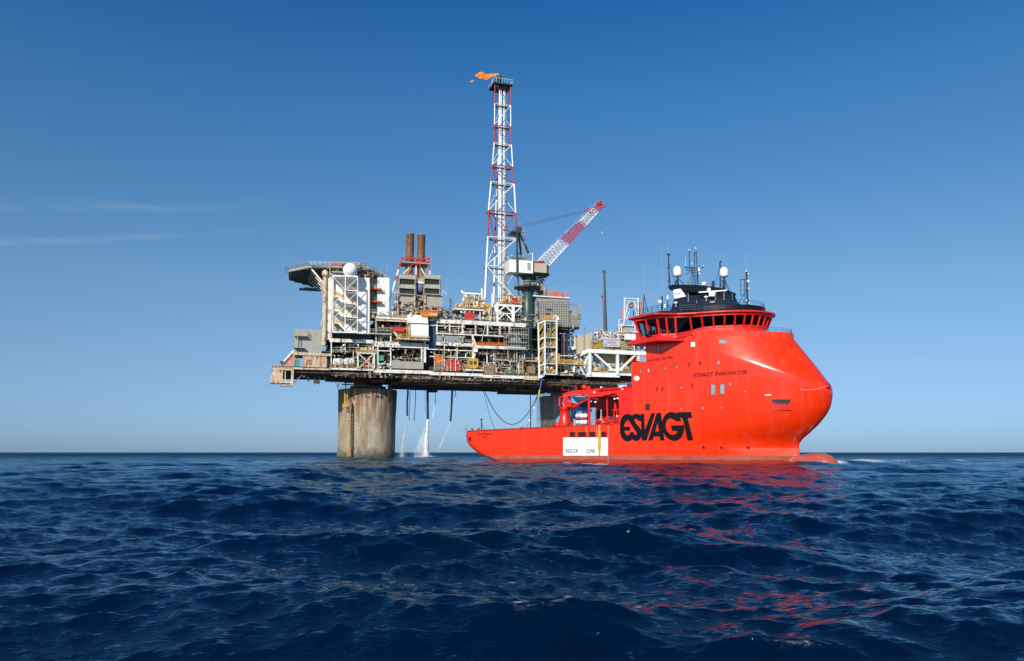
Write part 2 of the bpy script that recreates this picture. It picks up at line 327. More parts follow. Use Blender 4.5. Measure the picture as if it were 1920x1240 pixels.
# ---------------------------------------------------------------- the ship
M_hull = pm('hull red paint', (.80, .030, .0012), .21, var=.05, scale=.12, coat=.3, spec=.42)
M_shipred = pm('superstructure red paint', (.74, .013, .003), .38, var=.08, scale=.3, coat=.2)
M_blackp = pm('black ship paint', (.006, .007, .011), .35, var=.2, spec=.3)
M_navyp = pm('dark blue ship paint', (.008, .015, .036), .45, var=.2, spec=.3)
def hull_material():
    N = M_hull.node_tree.nodes; L = M_hull.node_tree.links; b = N['Principled BSDF']
    src = b.inputs['Base Color'].links[0].from_socket
    tc = N.new('ShaderNodeTexCoord'); sp = N.new('ShaderNodeSeparateXYZ'); L.new(tc.outputs['Object'], sp.inputs[0])
    def math_(op, a, c):
        m = N.new('ShaderNodeMath'); m.operation = op
        for i, v in enumerate((a, c)):
            if isinstance(v, (int, float)): m.inputs[i].default_value = v
            else: L.new(v, m.inputs[i])
        return m.outputs[0]
    def mix(f, a, c):
        m = N.new('ShaderNodeMix'); m.data_type = 'RGBA'; L.new(f, m.inputs[0])
        for i, v in ((6, a), (7, c)):
            if isinstance(v, tuple): m.inputs[i].default_value = (*v, 1)
            else: L.new(v, m.inputs[i])
        return m.outputs[2]
    def noi(s, z, det=6):
        mp = N.new('ShaderNodeMapping'); mp.inputs['Scale'].default_value = (s, s, z); L.new(tc.outputs['Object'], mp.inputs[0])
        n = N.new('ShaderNodeTexNoise'); n.inputs['Scale'].default_value = 1; n.inputs['Detail'].default_value = det; L.new(mp.outputs[0], n.inputs['Vector']); return n.outputs['Fac']
    def ramp(v, a, c, d=0, e=1):
        m = N.new('ShaderNodeMapRange'); m.inputs[1].default_value = a; m.inputs[2].default_value = c; m.inputs[3].default_value = d; m.inputs[4].default_value = e; L.new(v, m.inputs[0]); return m.outputs[0]
    st = ramp(noi(.9, .06), .52, .74, 0, .26)                   # faint rain streaks
    red = mix(st, src, (.55, .12, .08))
    bt = mix(ramp(noi(.5, .25), .35, .65), (.42, .10, .07), (.30, .07, .05))
    wet = ramp(math_('ADD', sp.outputs[2], math_('MULTIPLY', noi(.8, 1), .8)), 1.22, 1.30)
    bt = mix(wet, (.34, .035, .012), bt)
    boot = ramp(sp.outputs[2], 1.60, 1.62)
    # scuffed, paler paint low on the bow
    scuff = math_('MULTIPLY', math_('MULTIPLY', ramp(sp.outputs[0], 24, 31), ramp(sp.outputs[2], 2.9, 3.2, 1, 0)), ramp(noi(.4, 1.5), .4, .6, .3, .55))
    red = mix(scuff, red, (.62, .20, .13))
    # weld seams: one long strake line and a few butts
    seam = N.new('ShaderNodeTexBrick'); seam.inputs['Scale'].default_value = 1; seam.inputs['Mortar Size'].default_value = .012; seam.inputs['Brick Width'].default_value = 11; seam.inputs['Row Height'].default_value = 3.1
    seam.inputs['Mortar Smooth'].default_value = .4
    cmb = N.new('ShaderNodeCombineXYZ'); L.new(sp.outputs[0], cmb.inputs[0]); L.new(sp.outputs[2], cmb.inputs[1]); L.new(cmb.outputs[0], seam.inputs['Vector'])
    red = mix(math_('MULTIPLY', seam.outputs['Fac'], .55), red, (.35, .015, .008))
    L.new(mix(boot, bt, red), b.inputs['Base Color'])
    bp = N.new('ShaderNodeBump'); bp.inputs['Strength'].default_value = .35; bp.inputs['Distance'].default_value = .07; L.new(noi(.33, .33, 3), bp.inputs['Height'])
    L.new(bp.outputs[0], b.inputs['Normal']); L.new(bp.outputs[0], b.inputs['Coat Normal'])
hull_material()
HB = 8.8
def Sq(x, y, v=-HB): return SHIP.q(x, y, v)
# waterline levels: (w at stem, stem u, run-in length, fullness q, w amidships)
LV = [(-2.0, 34.5, 36, 1.05, -2.0), (0, 35.2, 32, 1.35, 0), (1.6, 35.55, 31, 1.42, 1.6), (2.7, 35.6, 30, 1.48, 2.75), (3.7, 35.6, 29.5, 1.55, 3.85), (4.75, 36.3, 29, 1.63, 5.0), (6.0, 37.8, 28.5, 1.72, 6.4), (7.8, 39.7, 28, 1.82, 8.6),
      (10.05, 41.35, 27.5, 1.88, 12.5), (12.35, 42.0, 26.5, 1.98, 19.5), (13.4, 42.05, 26.2, 2, 22.0), (14.25, 41.9, 26, 2, 23.3), (15.2, 41.3, 25.9, 2, 24.0), (18.2, 39.35, 25.2, 1.97, 24.4), (21.0, 37.4, 24.5, 1.94, 24.8), (23.6, 35.6, 24, 1.92, 25.1)]
def cr(a, b, c, d, t): return .5*((2*b)+(-a+c)*t+(2*a-5*b+4*c-d)*t*t+(-a+3*b-3*c+d)*t**3)
LVS = []
for i in range(len(LV)-1):
    g = lambda k: np.array(LV[max(0, min(len(LV)-1, k))])
    for s in range(4): LVS.append(cr(g(i-1), g(i), g(i+1), g(i+2), s/4))
LVS.append(np.array(LV[-1]))
U_SS = 5.65; U_LOW = -3.0; W_DK = 7.95     # aft face of the superstructure; deck level
def hullpt(L, tau, U_AFT):
    w0, u0, ln, q, w1 = L
    if tau <= 1:
        t = tau**2; v = HB*(1-(1-t)**2)**(1/q) if t > 0 else 0; return (u0-ln*t, v, w0+(w1-w0)*min(1, t**.95))
    s = tau-1; ub = u0-ln; return (ub+(U_AFT-ub)*s, HB, w1)
TAU = [i/40 for i in range(41)]+[1.25, 1.5, 1.75, 2]
ik = next(i for i, L_ in enumerate(LVS) if L_[4] > W_DK)
fr_ = (W_DK-LVS[ik-1][4])/(LVS[ik][4]-LVS[ik-1][4]); LDK = LVS[ik-1]*(1-fr_)+LVS[ik]*fr_
def hrow(L_, ua):
    seq = [hullpt(L_, t, ua) for t in TAU]
    return [(p[0], -p[1], p[2]) for p in seq][::-1]+[(p[0], p[1], p[2]) for p in seq][1:]
hb = MB()
def grid(mb, rows, sm=True):
    n = len(rows[0]); mb.add([p for r_ in rows for p in r_], [(j*n+i, j*n+i+1, (j+1)*n+i+1, (j+1)*n+i) for j in range(len(rows)-1) for i in range(n-1)], sm)
def cut(wv):
    k = next(i for i, L_ in enumerate(LVS) if L_[4] > wv); f = (wv-LVS[k-1][4])/(LVS[k][4]-LVS[k-1][4]); return k, LVS[k-1]*(1-f)+LVS[k]*f
W_T = 20.35; U_SS2 = 9.1                     # upper tier of the superstructure starts here
ik, LDK = cut(W_DK); ik2, LT = cut(W_T)
grid(hb, [hrow(L_, U_LOW) for L_ in LVS[:ik]]+[hrow(LDK, U_LOW)])
grid(hb, [hrow(LDK, U_SS)]+[hrow(L_, U_SS) for L_ in LVS[ik:ik2]]+[hrow(LT, U_SS)])
up2 = [hrow(LT, U_SS2)]+[hrow(L_, U_SS2) for L_ in LVS[ik2:]]; grid(hb, up2)
top = up2[-1]; nt2 = len(top); rim = [p for p in top if p[0] > 18.5]
def rimz(p): return p[2]+1.0*min(1, (p[0]-18.5)/1.6)
grid(hb, [rim, [(p[0], p[1], rimz(p)) for p in rim]])
grid(hb, [[(p[0]*.99+.2, p[1]*.975, p[2]) for p in rim], [(p[0]*.99+.2, p[1]*.975, rimz(p)) for p in rim]])
n_ = nt2//2
for i in range(n_): hb.add([top[i], top[i+1], top[nt2-2-i], top[nt2-1-i]], [(0, 1, 2, 3)])      # forecastle deck
# aft body: levels run from U_AFT to the stern, deck line with sheer
AL = [(-2, -28.0, 3), (0.2, -31.3, 3), (1.0, -33.3, 3), (1.56, -34.9, 3), (2.2, -36.3, 3), (3.0, -37.8, 3), (3.8, -38.9, 3), (4.6, -39.6, 3), (5.4, -39.9, 3), (6.4, -40.0, 3), (7.4, -40.0, 3)]
def aftrow(w, ue, ln, deck=False):
    r_ = []
    us = [U_LOW+(ue+ln-U_LOW)*i/24 for i in range(25)]
    pts = [(u, HB) for u in us]+[(ue+ln-ln*sin(a*pi/2/8), HB-1.6+1.6*cos(a*pi/2/8)) for a in range(1, 9)]
    def wz(u): return (7.19+(u+39.6)*(8.0-7.19)/41 if deck else w)
    return [(u, -v, wz(u)) for u, v in pts]+[(u, v, wz(u)) for u, v in pts[::-1]]
ar = [aftrow(*a, deck=(i == len(AL)-1)) for i, a in enumerate(AL)]
na_ = len(ar[0]); hb.add([p for r_ in ar for p in r_], [(j*na_+i, j*na_+i+1, (j+1)*na_+i+1, (j+1)*na_+i) for j in range(len(ar)-1) for i in range(na_-1)], True)
ship = thing(SHIP, 'supply_ship', (0, 0, 0), 'bright red offshore supply ship with high rounded bow lying in front of the oil platform', 'ship')
hull = hb.build('hull', M_hull, ship)
# bulbous bow
bb = MB(); ns, nc = 26, 28; vs = []
BU = [31, 33, 35.2, 36.5, 38, 39.3, 40.4, 41.3, 41.9, 42.3, 42.6]; BR = [1.6, 1.9, 2.3, 2.5, 2.72, 2.78, 2.62, 2.15, 1.6, 1.0, .05]
for i in range(ns+1):
    u = 31+11.6*sin(pi/2*i/ns); rr = float(np.interp(u, BU, BR))
    for j in range(nc):
        a = 2*pi*j/nc; vs.append((u, rr*.78*cos(a), -.55+rr*sin(a)))
bb.add(vs, [(i*nc+j, i*nc+(j+1) % nc, (i+1)*nc+(j+1) % nc, (i+1)*nc+j) for i in range(ns) for j in range(nc)], True)
M_boot = pm('faded red antifouling', (.40, .085, .06), .3, var=.2, rust=.45, rustc=(.34, .04, .015), scale=.5, coat=.25)
bb.build('bulbous_bow', M_boot, ship)
_bv = [Vector(v) for v in hb.v]; _n = len(_bv); _bv += [Vector(v) for v in ((-5, -8.8, 7.9), (5.7, -8.8, 7.9), (5.7, -8.8, 20.4), (-5, -8.8, 14.6))]
HULLBVH = BVHTree.FromPolygons(_bv, hb.f+[(_n, _n+1, _n+2, _n+3)])
def onhull(x, y, off=.03, bvh=None):
    o, r_ = SHIP.lray(x, y); hit = (bvh or HULLBVH).ray_cast(o, r_.normalized(), 1000)
    if hit[0] is None:
        for dx, dy in ((0, 1), (0, -1), (1, 0), (-1, 0), (2, 2), (2, -2), (-2, 2), (-2, -2), (4, 0), (-4, 0), (0, 5), (0, -5), (9, 0), (-9, 0), (0, 12)):
            o, r_ = SHIP.lray(x+dx, y+dy); hit = HULLBVH.ray_cast(o, r_.normalized(), 1000)
            if hit[0] is not None: break
        else:
            p = SHIP.q(x, y, -HB); print('no hull at', x, y); return Vector((p[0], -HB-off, p[1])), Vector((0, -1, 0))
    n = hit[1].normalized()
    if n.dot(r_) > 0: n = -n
    return hit[0]+n*off, n
# ---------------------------------------------------------------- ship details
M_win = pm('grey window glass', (.30, .34, .36), .12, var=.3, scale=2)
M_winl = pm('pale window blind', (.72, .72, .68), .3, var=.1)
M_wind = pm('dark pane and opening shade', (.025, .008, .008), .5)  # near-black stands in for the shade inside openings, also dark panes
M_decal = pm('black hull lettering', (.005, .006, .010), .6, spec=.15, var=.3, rust=.2, rustc=(.05, .02, .02), scale=.7, streak=4, rustmix=.6)
M_faint = pm('dark red lettering', (.10, .004, .006), .4, var=.1)
M_wpanel = pm('white rescue panel', (.80, .82, .80), .35, var=.06, rust=.34, rustc=(.58, .52, .48), scale=.5, streak=5, rustmix=.6)
M_darkred = pm('darker red', (.34, .012, .01), .5, var=.3)
M_deck = pm('dark deck', (.06, .09, .06), .7)
M_radome = pm('white radome shell', (.83, .83, .80), .35, var=.04)
M_skin = pm('skin', (.55, .33, .24), .6)
M_blk = pm('black mast paint', (.012, .016, .024), .45)
M_bglass = bpy.data.materials.new('bridge glass'); M_bglass.use_nodes = True
def _bg():
    N = M_bglass.node_tree.nodes; L = M_bglass.node_tree.links; N.clear()
    o = N.new('ShaderNodeOutputMaterial'); t = N.new('ShaderNodeBsdfTransparent'); t.inputs[0].default_value = (.33, .38, .40, 1)
    g = N.new('ShaderNodeBsdfGlossy'); g.inputs['Roughness'].default_value = .03; f = N.new('ShaderNodeFresnel'); f.inputs[0].default_value = 1.5
    m = N.new('ShaderNodeMixShader'); L.new(f.outputs[0], m.inputs[0]); L.new(t.outputs[0], m.inputs[1]); L.new(g.outputs[0], m.inputs[2]); L.new(m.outputs[0], o.inputs[0])
_bg()
def SB(x0, y0, x1, y1, v0, v1):                # box from its pixel rectangle on the plane v0, deep to v1 (ship frame)
    u0, w1 = Sq(x0, y0, v0); u1, w0 = Sq(x1, y1, v0); return (u0, u1, min(v0, v1), max(v0, v1), w0, w1)
def SP(x, y, v): u, w = Sq(x, y, v); return Vector((u, v, w))
# --- superstructure around the side pocket, aft faces, decks
ss = MB()
for v0, v1 in ((-8.8, -8.5), (8.5, 8.8)):
    ss.prism([(2.47, 7.95), (5.64, 7.95), (5.64, 15.05), (-5.0, 14.6), (-5.0, 13.75), (-1.6, 13.75), (-.6, 14.0), (.4, 14.05), (1.3, 14.35), (1.9, 14.2), (2.3, 13.75), (2.47, 13.75)], v0, v1, 'y')
    ss.box(-5.0, -4.55, v0, v1, 7.7, 13.75)
ss.box(-5.0, 5.6, -8.49, 8.49, 14.1, 14.55); ss.box(5.55, 5.75, -8.79, 8.79, 7.9, 20.33); ss.box(9.0, 9.12, -8.79, 8.79, 20.3, 24.6); ss.box(5.7, 9.2, -8.79, 8.79, 20.1, 20.33)
ss.box(5.66, 5.72, -8.79, 8.79, 20.33, 20.9)
for v in (-8.75, 8.75): ss.rail([(5.7, v, 20.35), (9, v, 20.35)], 1.1)
ss.build('superstructure', M_shipred, ship)
dk = MB(); dk.box(-39.3, 5.6, -8.6, 8.6, 6.1, 6.3); dk.build('working_deck', M_deck, ship)
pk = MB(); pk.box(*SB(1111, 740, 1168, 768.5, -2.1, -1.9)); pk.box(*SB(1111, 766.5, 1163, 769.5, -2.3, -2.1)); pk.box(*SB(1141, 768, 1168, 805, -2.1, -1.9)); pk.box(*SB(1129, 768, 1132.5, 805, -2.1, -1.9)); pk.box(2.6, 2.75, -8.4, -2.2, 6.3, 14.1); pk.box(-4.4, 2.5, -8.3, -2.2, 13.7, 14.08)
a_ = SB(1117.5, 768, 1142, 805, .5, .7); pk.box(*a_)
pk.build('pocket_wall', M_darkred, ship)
gear = MB()
for u in (-3.6, -2.9, -1.6, .1, 1.5, 2.1):
    h = R.uniform(.8, 2.2); gear.box(u, u+.35, -7.6, -7.2, 6.3, 7.9+h)
gear.rail([(-4.4, -8.4, 7.9), (2.4, -8.4, 7.9)], 1.0, 1.2, .05)
gear.lathe((-2.7, -6.5, 8.6), [(.1, -.7), (.9, -.7), (.9, -.55), (.55, -.5), (.55, .5), (.9, .55), (.9, .7), (.1, .7)], 16, axis='y')
gear.beam((.0, -7, 7.9), (.6, -7, 12.6), .25); gear.beam((1.3, -7, 7.9), (.6, -7, 12.6), .25); gear.beam((-.2, -7, 11), (1.5, -7, 11), .2); gear.beam((-1.2, -7.2, 7.5), (-1.2, -7.2, 13.7), .28)
gear.build('davit', M_shipred, ship)
g2 = MB(); g2.m = 0
for i in range(26):
    u = R.uniform(-4.3, 2.2); z = R.uniform(7.9, 9.6); s = R.uniform(.12, .35); g2.m = R.choice((0, 0, 1, 2)); g2.box(u, u+s, -8.0, -7.7+s, z, z+s*R.uniform(.6, 1.5))
for x, y in ((1107, 753), (1116, 754), (1152, 748), (1158, 747)): p = SP(x, y, -8.2); g2.m = 2; g2.box(p.x-.2, p.x+.2, -8.2, -7.9, p.z-.15, p.z+.15)
g2.m = 2; g2.bar(SP(1127, 768, -8.1), SP(1127, 800, -8.1), .07); g2.build('deck_fitting', [M_darkred, M_galv, M_clean], ship)
# --- lettering, windows and marks lie on the hull plating
def onmesh(polys, name, mat, cuts=3, off=.035, parent=ship, conv=None, label=None):
    bm = bmesh.new()
    for poly in polys:
        vs = [bm.verts.new((x, y, 0)) for x, y in poly]; bm.faces.new(vs)
    bmesh.ops.triangulate(bm, faces=bm.faces)
    if cuts: bmesh.ops.subdivide_edges(bm, edges=bm.edges, cuts=cuts, use_grid_fill=True)
    mb = MB(); bm.verts.ensure_lookup_table(); vs = []
    for v in bm.verts:
        h = onhull(v.co.x, v.co.y, off); vs.append(h[0] if h else Vector((0, 0, 0)))
    mb.add(vs, [tuple(v.index for v in f.verts) for f in bm.faces]); bm.free()
    return mb.build(name, mat, parent, fix=False, label=label)
def textpolys(txt, x0, y0, x1, y1, h, squash=None):
    cu = bpy.data.curves.new('lettering', 'FONT'); cu.body = txt; cu.resolution_u = 2; o = bpy.data.objects.new('lettering', cu); C.objects.link(o)
    dg = bpy.context.evaluated_depsgraph_get(); me = bpy.data.meshes.new_from_object(o.evaluated_get(dg)); bpy.data.objects.remove(o); bpy.data.curves.remove(cu)
    vs = np.array([v.co[:2] for v in me.vertices]); mn = vs.min(0); mx = vs.max(0); W_ = mx[0]-mn[0]; H_ = mx[1]-mn[1]
    P = [(x0+(x1-x0)*(v[0]-mn[0])/W_, y0+(y1-y0)*(v[0]-mn[0])/W_-h*(v[1]-mn[1])/H_) for v in vs]
    fs = [tuple(p.vertices) for p in me.polygons]; bpy.data.meshes.remove(me); return P, fs
def texthull(name, txt, x0, y0, x1, y1, h, mat, bold=.0):
    P, fs = textpolys(txt, x0, y0, x1, y1, h); mb = MB(); mb.add([onhull(x, y, .05)[0] for x, y in P], fs)
    o = mb.build(name, mat, ship, fix=False)
    if bold: 
        P2 = [(x+bold, y) for x, y in P]; m2 = MB(); m2.add([onhull(x, y, .056)[0] for x, y in P2], fs); m3 = MB(); m3.add(mb.v, mb.f); m3.add(m2.v, m2.f)
        bpy.data.objects.remove(o); o = m3.build(name, mat, ship, fix=False)
    return o
L7 = lambda x, y: (1150+x/11.275, 740+y/11.275)
def smooth(P, k=4):
    out = []
    for i in range(len(P)-1):
        a, b, c, d = (np.array(P[max(0, min(len(P)-1, i+o))], float) for o in (-1, 0, 1, 2))
        for j in range(k): out.append(tuple(cr(a, b, c, d, j/k)))
    return out+[P[-1]]
def ring(outer, inner): return [[L7(*outer[i]), L7(*outer[i+1]), L7(*inner[i+1]), L7(*inner[i])] for i in range(len(outer)-1)]
def ribbon(pts):
    pts = smooth(pts, 3)
    o, n = [], []
    for i, (x, y, w) in enumerate(pts):
        a = pts[max(0, i-1)]; b = pts[min(len(pts)-1, i+1)]; dx, dy = b[0]-a[0], b[1]-a[1]; l = sqrt(dx*dx+dy*dy); nx, ny = -dy/l, dx/l
        o.append((x+nx*w, y+ny*w)); n.append((x-nx*w, y-ny*w))
    return ring(o, n)
logo = []
E_ = []
for a in np.linspace(-22, -322, 26):
    ra = radians(a); E_.append((305+123*cos(ra), 702+226*sin(ra), 38+26*abs(sin(ra))))
logo.append(ribbon(E_)+[[L7(*p) for p in ((190, 680), (358, 680), (358, 765), (190, 765))]])
logo.append(ribbon([(585, 560, 8), (560, 520, 52), (535, 478, 58), (490, 458, 54), (440, 472, 48), (408, 520, 44), (410, 580, 46), (450, 650, 52), (505, 720, 56), (548, 790, 58), (545, 860, 60), (505, 915, 64), (455, 915, 58), (415, 870, 45), (398, 820, 42), (398, 795, 34)]))
logo.append([[L7(*p) for p in q] for q in (((582, 410), (655, 408), (668, 750), (700, 965), (602, 972)), ((805, 395), (888, 390), (705, 968), (640, 972), (650, 800)))])
logo.append([[L7(*p) for p in q] for q in (((918, 392), (1000, 388), (832, 970), (738, 972)), ((945, 391), (1012, 388), (1082, 970), (990, 972), (968, 775), (943, 640)), ((884, 782), (972, 778), (984, 885), (852, 888)))])
logo.append(ring(smooth([(1440, 560), (1400, 470), (1340, 400), (1270, 374), (1200, 370), (1090, 440), (1045, 540), (1034, 640), (1045, 750), (1080, 840), (1160, 930), (1280, 982), (1400, 945), (1470, 850), (1500, 735), (1495, 690)]),
                 smooth([(1330, 568), (1312, 550), (1290, 535), (1250, 514), (1205, 505), (1145, 535), (1118, 590), (1110, 650), (1118, 720), (1145, 780), (1200, 835), (1275, 852), (1330, 820), (1362, 768), (1366, 740), (1368, 700)]))+[[L7(*p) for p in ((1215, 655), (1496, 645), (1500, 770), (1245, 768))]])
logo.append([[L7(*p) for p in q] for q in (((1345, 375), (1645, 368), (1675, 495), (1440, 500), (1350, 450)), ((1465, 492), (1575, 492), (1690, 965), (1568, 968)))])
for k, (pl, nm) in enumerate(zip(logo, 'ESVAGT')):
    onmesh(pl[:len(pl)], 'hull_letter', M_decal, 2, .05+.006*(k % 3))
texthull('name_lettering', 'ESVAGT INNOVATOR', 1301.5, 707.8, 1401.5, 701.6, 7.6, M_decal, .35)
texthull('type_lettering', 'HAVYARD 832 MPV', 1213, 679, 1262.5, 672.6, 5.2, M_faint, .3)
texthull('stern_lettering', 'ESVAGT INNOVATOR', 896, 816.6, 921, 815.6, 3.6, M_faint)
texthull('port_lettering', 'ESBJERG', 904.5, 822, 913.5, 821.6, 2.8, M_faint)
# rescue zone
def hullquad(name, x0, y0, x1, y1, mat, off=.03, nx=8, ny=4, parent=ship, label=None):
    mb = MB(); P = [[onhull(x0+(x1-x0)*i/nx, y0+(y1-y0)*j/ny, off)[0] for i in range(nx+1)] for j in range(ny+1)]; grid(mb, P, False)
    return mb.build(name, mat, parent, fix=False, label=label)
hullquad('rescue_zone_panel', 1056, 820.6, 1139.6, 854.6, M_wpanel)
texthull('rescue_zone_lettering', 'RESCUE', 1061.2, 849.4, 1084, 849.4, 7.4, M_decal, .3)
texthull('rescue_zone_lettering', 'ZONE', 1098.9, 849.4, 1115.4, 849.4, 7.4, M_decal, .3)
def frame_window(x, y, w, h, glass, frame=M_darkred, name='window', t=1.1):
    a, b, c, d = x-w/2, y-h/2, x+w/2, y+h/2; mb = MB()
    def pt(px, py, off): return onhull(px, py, off)[0]
    for (x0, y0, x1, y1) in ((a-t, b-t*.6, a, d+t*.5), (c, b-t*.3, c+t*.35, d+t*.5), (a, b-t*.6, c, b), (a, d, c, d+t*.5)):  # wide dark red left jamb paints the shaded reveal of a recess
        vs = [pt(px, py, o_) for o_ in (.0, .14) for px, py in ((x0, y0), (x1, y0), (x1, y1), (x0, y1))]
        mb.add(vs, [(4, 5, 6, 7), (0, 1, 5, 4), (1, 2, 6, 5), (2, 3, 7, 6), (3, 0, 4, 7)])
    o = mb.build(name, frame, ship)
    g = MB(); g.add([pt(px, py, .04) for px, py in ((a, b), (c, b), (c, d), (a, d))], [(0, 1, 2, 3)]); g.build('pane', glass, o, fix=False)
for (x, y, w, h, g) in ((562, 324, 30, 34, 1), (772, 305, 50, 30, 0), (320, 358, 18, 32, 0), (193, 512, 9, 24, 0), (249, 507, 10, 24, 1), (365, 492, 9, 24, 0), (448, 478, 10, 26, 0), (534, 464, 10, 20, 2), (613, 455, 10, 20, 2), (741, 451, 16, 28, 0),
                        (308, 638, 8, 22, 2), (347, 635, 8, 22, 2), (481, 626, 10, 24, 0), (557, 614, 8, 20, 2), (823, 603, 14, 22, 0), (704, 640, 30, 72, 0), (769, 637, 30, 72, 0)):
    frame_window(1150+x/3.758, 560+y/3.758, w/3.758, h/3.758, (M_win, M_winl, M_darkred)[g])
def disc(name, x, y, r, mat, off=.05, n=12, rx=1):
    c = onhull(x, y, off)[0]; mb = MB(); mb.add([onhull(x+r*rx*cos(2*pi*i/n), y+r*sin(2*pi*i/n), off)[0] for i in range(n)], [tuple(range(n))]); return mb.build(name, mat, ship, fix=False)
for (x, y, r) in ((929, 652, 9), (1010, 654, 4), (1325, 638, 10), (356, 783, 6), (478, 778, 9), (630, 771, 9), (763, 768, 9), (408, 941, 5), (40, 949, 5)):
    o = disc('porthole', 1150+x/3.758, 560+y/3.758, r/3.758*.95, M_darkred, .04); c = MB(); n = 12; X, Y, r_ = 1150+x/3.758, 560+y/3.758, r/3.758*.75
    c.add([onhull(X+r_*.9*cos(2*pi*i/n)+.25, Y+r_*.9*sin(2*pi*i/n)+.25, .06)[0] for i in range(n)], [tuple(range(n))]); c.build('pane', M_win if r > 7 else M_wind, o, fix=False)
disc('emblem', 1194, 709.6, 4.6, M_winl, rx=1.15)
for x in (243,): frame_window(1150+x/3.758, 560+765/3.758, 24/3.758, 38/3.758, M_wind)
frame_window(882, 823, 3, 5, M_wind)
for x0, x1 in ((1068.5, 1079), (1084, 1099.5), (1104.5, 1117), (1127.5, 1137.5)): frame_window((x0+x1)/2, 814.8, x1-x0-1, 9, M_wind, M_shipred, 'freeing_port', .8)  # no hole cut: dark pane paints the shade inside each port
onmesh([[(1446, 749), (1483, 749), (1480, 757), (1450, 757)]], 'anchor_pocket', M_wind, 2, .06)  # pocket's inner shade painted as a flat dark patch
onmesh([[(1450.5, 757.3), (1480, 757.3), (1484, 769), (1446.5, 769)]], 'anchor_plate', M_shipred, 2, .22)
for x, y in ((1452, 755), (1459, 758), (1467, 757), (1476, 758)): onmesh([[(x-2, y-3), (x+2, y-3), (x+1.6, y+2), (x-1.6, y+2)]], 'anchor_fluke', M_black, 0, .3)
onmesh([[(1418.5, 636), (1421.5, 636.5), (1427.5, 642), (1426, 643)]], 'hull_slot', M_darkred, 1, .05); onmesh([[(1471, 640), (1473, 640), (1481, 646.5), (1479.5, 647.5)]], 'hull_slot', M_darkred, 1, .05)
onmesh([[(1434, 740), (1446, 739.5), (1446, 741.5), (1434, 742)]], 'white_mark', M_clean, 1, .05)
for cx, cy in ((637, 1050), (762, 1052), (950, 1051)):
    X, Y = 1150+cx/3.758, 560+cy/3.758; r_ = 4.2; q = 1.0
    onmesh([[(X-r_, Y-q/1.6), (X+r_, Y-q/1.6), (X+r_, Y+q/1.6), (X-r_, Y+q/1.6)], [(X-q/1.6, Y-r_), (X+q/1.6, Y-r_), (X+q/1.6, Y-q/1.6), (X-q/1.6, Y-q/1.6)], [(X-q/1.6, Y+q/1.6), (X+q/1.6, Y+q/1.6), (X+q/1.6, Y+r_), (X-q/1.6, Y+r_)], [(X-2.2, Y-2.2), (X-.7, Y-2.2), (X-.7, Y-.7), (X-2.2, Y-.7)], [(X+.7, Y+.7), (X+2.2, Y+.7), (X+2.2, Y+2.2), (X+.7, Y+2.2)]], 'thruster_mark', M_decal, 0, .05)
for x, y in ((1490.8, 854.5), (1486.8, 858), (1483.7, 860.7), (1481, 863.8)): disc('draught_mark', x, y, .8, M_clean, .06, 8)
# nose fairlead with its rope
nf = MB(); c = onhull(1553, 725, .1)[0]; nf.lathe(c, [(.1, -.6), (.5, -.6), (.5, .12), (.35, .2)], 12, axis='x'); nf.build('bow_fairlead', M_darkred, ship)
rp = MB(); rp.tube([onhull(x, y, .06)[0] for x, y in ((1506, 731), (1515, 731.5), (1524, 731), (1534, 729.5), (1543, 727), (1550, 723))], .022, 5); rp.build('mooring_rope', M_clean, ship)
yf = MB(); a = SP(1124.3, 799, -8.8); b = SP(1124.3, 855, -8.8); yf.prism([(a.x-.16, a.z), (a.x+.05, a.z+.3), (a.x+.24, a.z), (b.x+.42, a.z-4), (b.x+.14, b.z), (b.x-.14, b.z), (b.x-.3, a.z-4)], -9.0, -8.78, 'y'); yf.build('fender_strip', M_yellow, ship)
lt = MB()
for x, y0, y1 in ((1099.5, 799, 812), (1119, 797, 820), (1140.5, 798, 868)): p = SP(x, y0, -8.86); q = SP(x, y1, -8.86); lt.bar(p, q, .05, 4)
lt.build('side_pipe', M_galv, ship)
# rubbing strakes
rb = MB(); rb.tube([SP(1138, 795.5, -8.82), SP(1162, 794, -8.82)], .07, 6)
us_ = np.linspace(-38.5, 1, 12); rb.tube([(u, -8.84, 7.15+(u+39.6)*.0197) for u in us_], .09, 6); rb.build('rubbing_strake', M_shipred, ship)
cp = MB(); cp.tube([(u, -8.72, 7.25+(u+39.6)*.0197) for u in us_[:9]], .09, 6); cp.build('bulwark_cap', M_blk, ship)
# --- bridge
def ell(u0, ln, B_, n=9, s=1.0, start=pi/2*.97): return [(u0-ln+ln*cos(start*(1-i/n)), -B_*sin(start*(1-i/n))) for i in range(n+1)]
NW = 9
bot = [(8.9, -10.3, 25.0), (11.2, -10.9, 25.0), (13.6, -11.5, 25.0), (15.05, -10.85, 25.0), (16.5, -10.2, 25.0)]
topw = [(8.3, -11.7, 28.3), (10.9, -12.1, 28.3), (13.65, -12.5, 28.3), (15.1, -11.6, 28.35), (16.6, -10.6, 28.4)]
eb = ell(30.4, 14.2, 7.9, NW, start=radians(80)); et = ell(31.3, 14.9, 9.3, NW, start=radians(80))
for i, (p, q) in enumerate(zip(eb, et)):
    zb = float(np.interp(p[0], [16.5, 18, 19.6, 21.5], [25.1, 25.5, 26.0, 26.25])); bot.append((p[0], p[1], zb)); topw.append((q[0], q[1], 28.4))
allb = bot+[(p[0], -p[1], p[2]) for p in bot[::-1][1:]]; allt = topw+[(p[0], -p[1], p[2]) for p in topw[::-1][1:]]
allb = [(8.9, 0, 25.0)]*0+allb; nb = len(allb)
wf = MB(); roofm = MB()
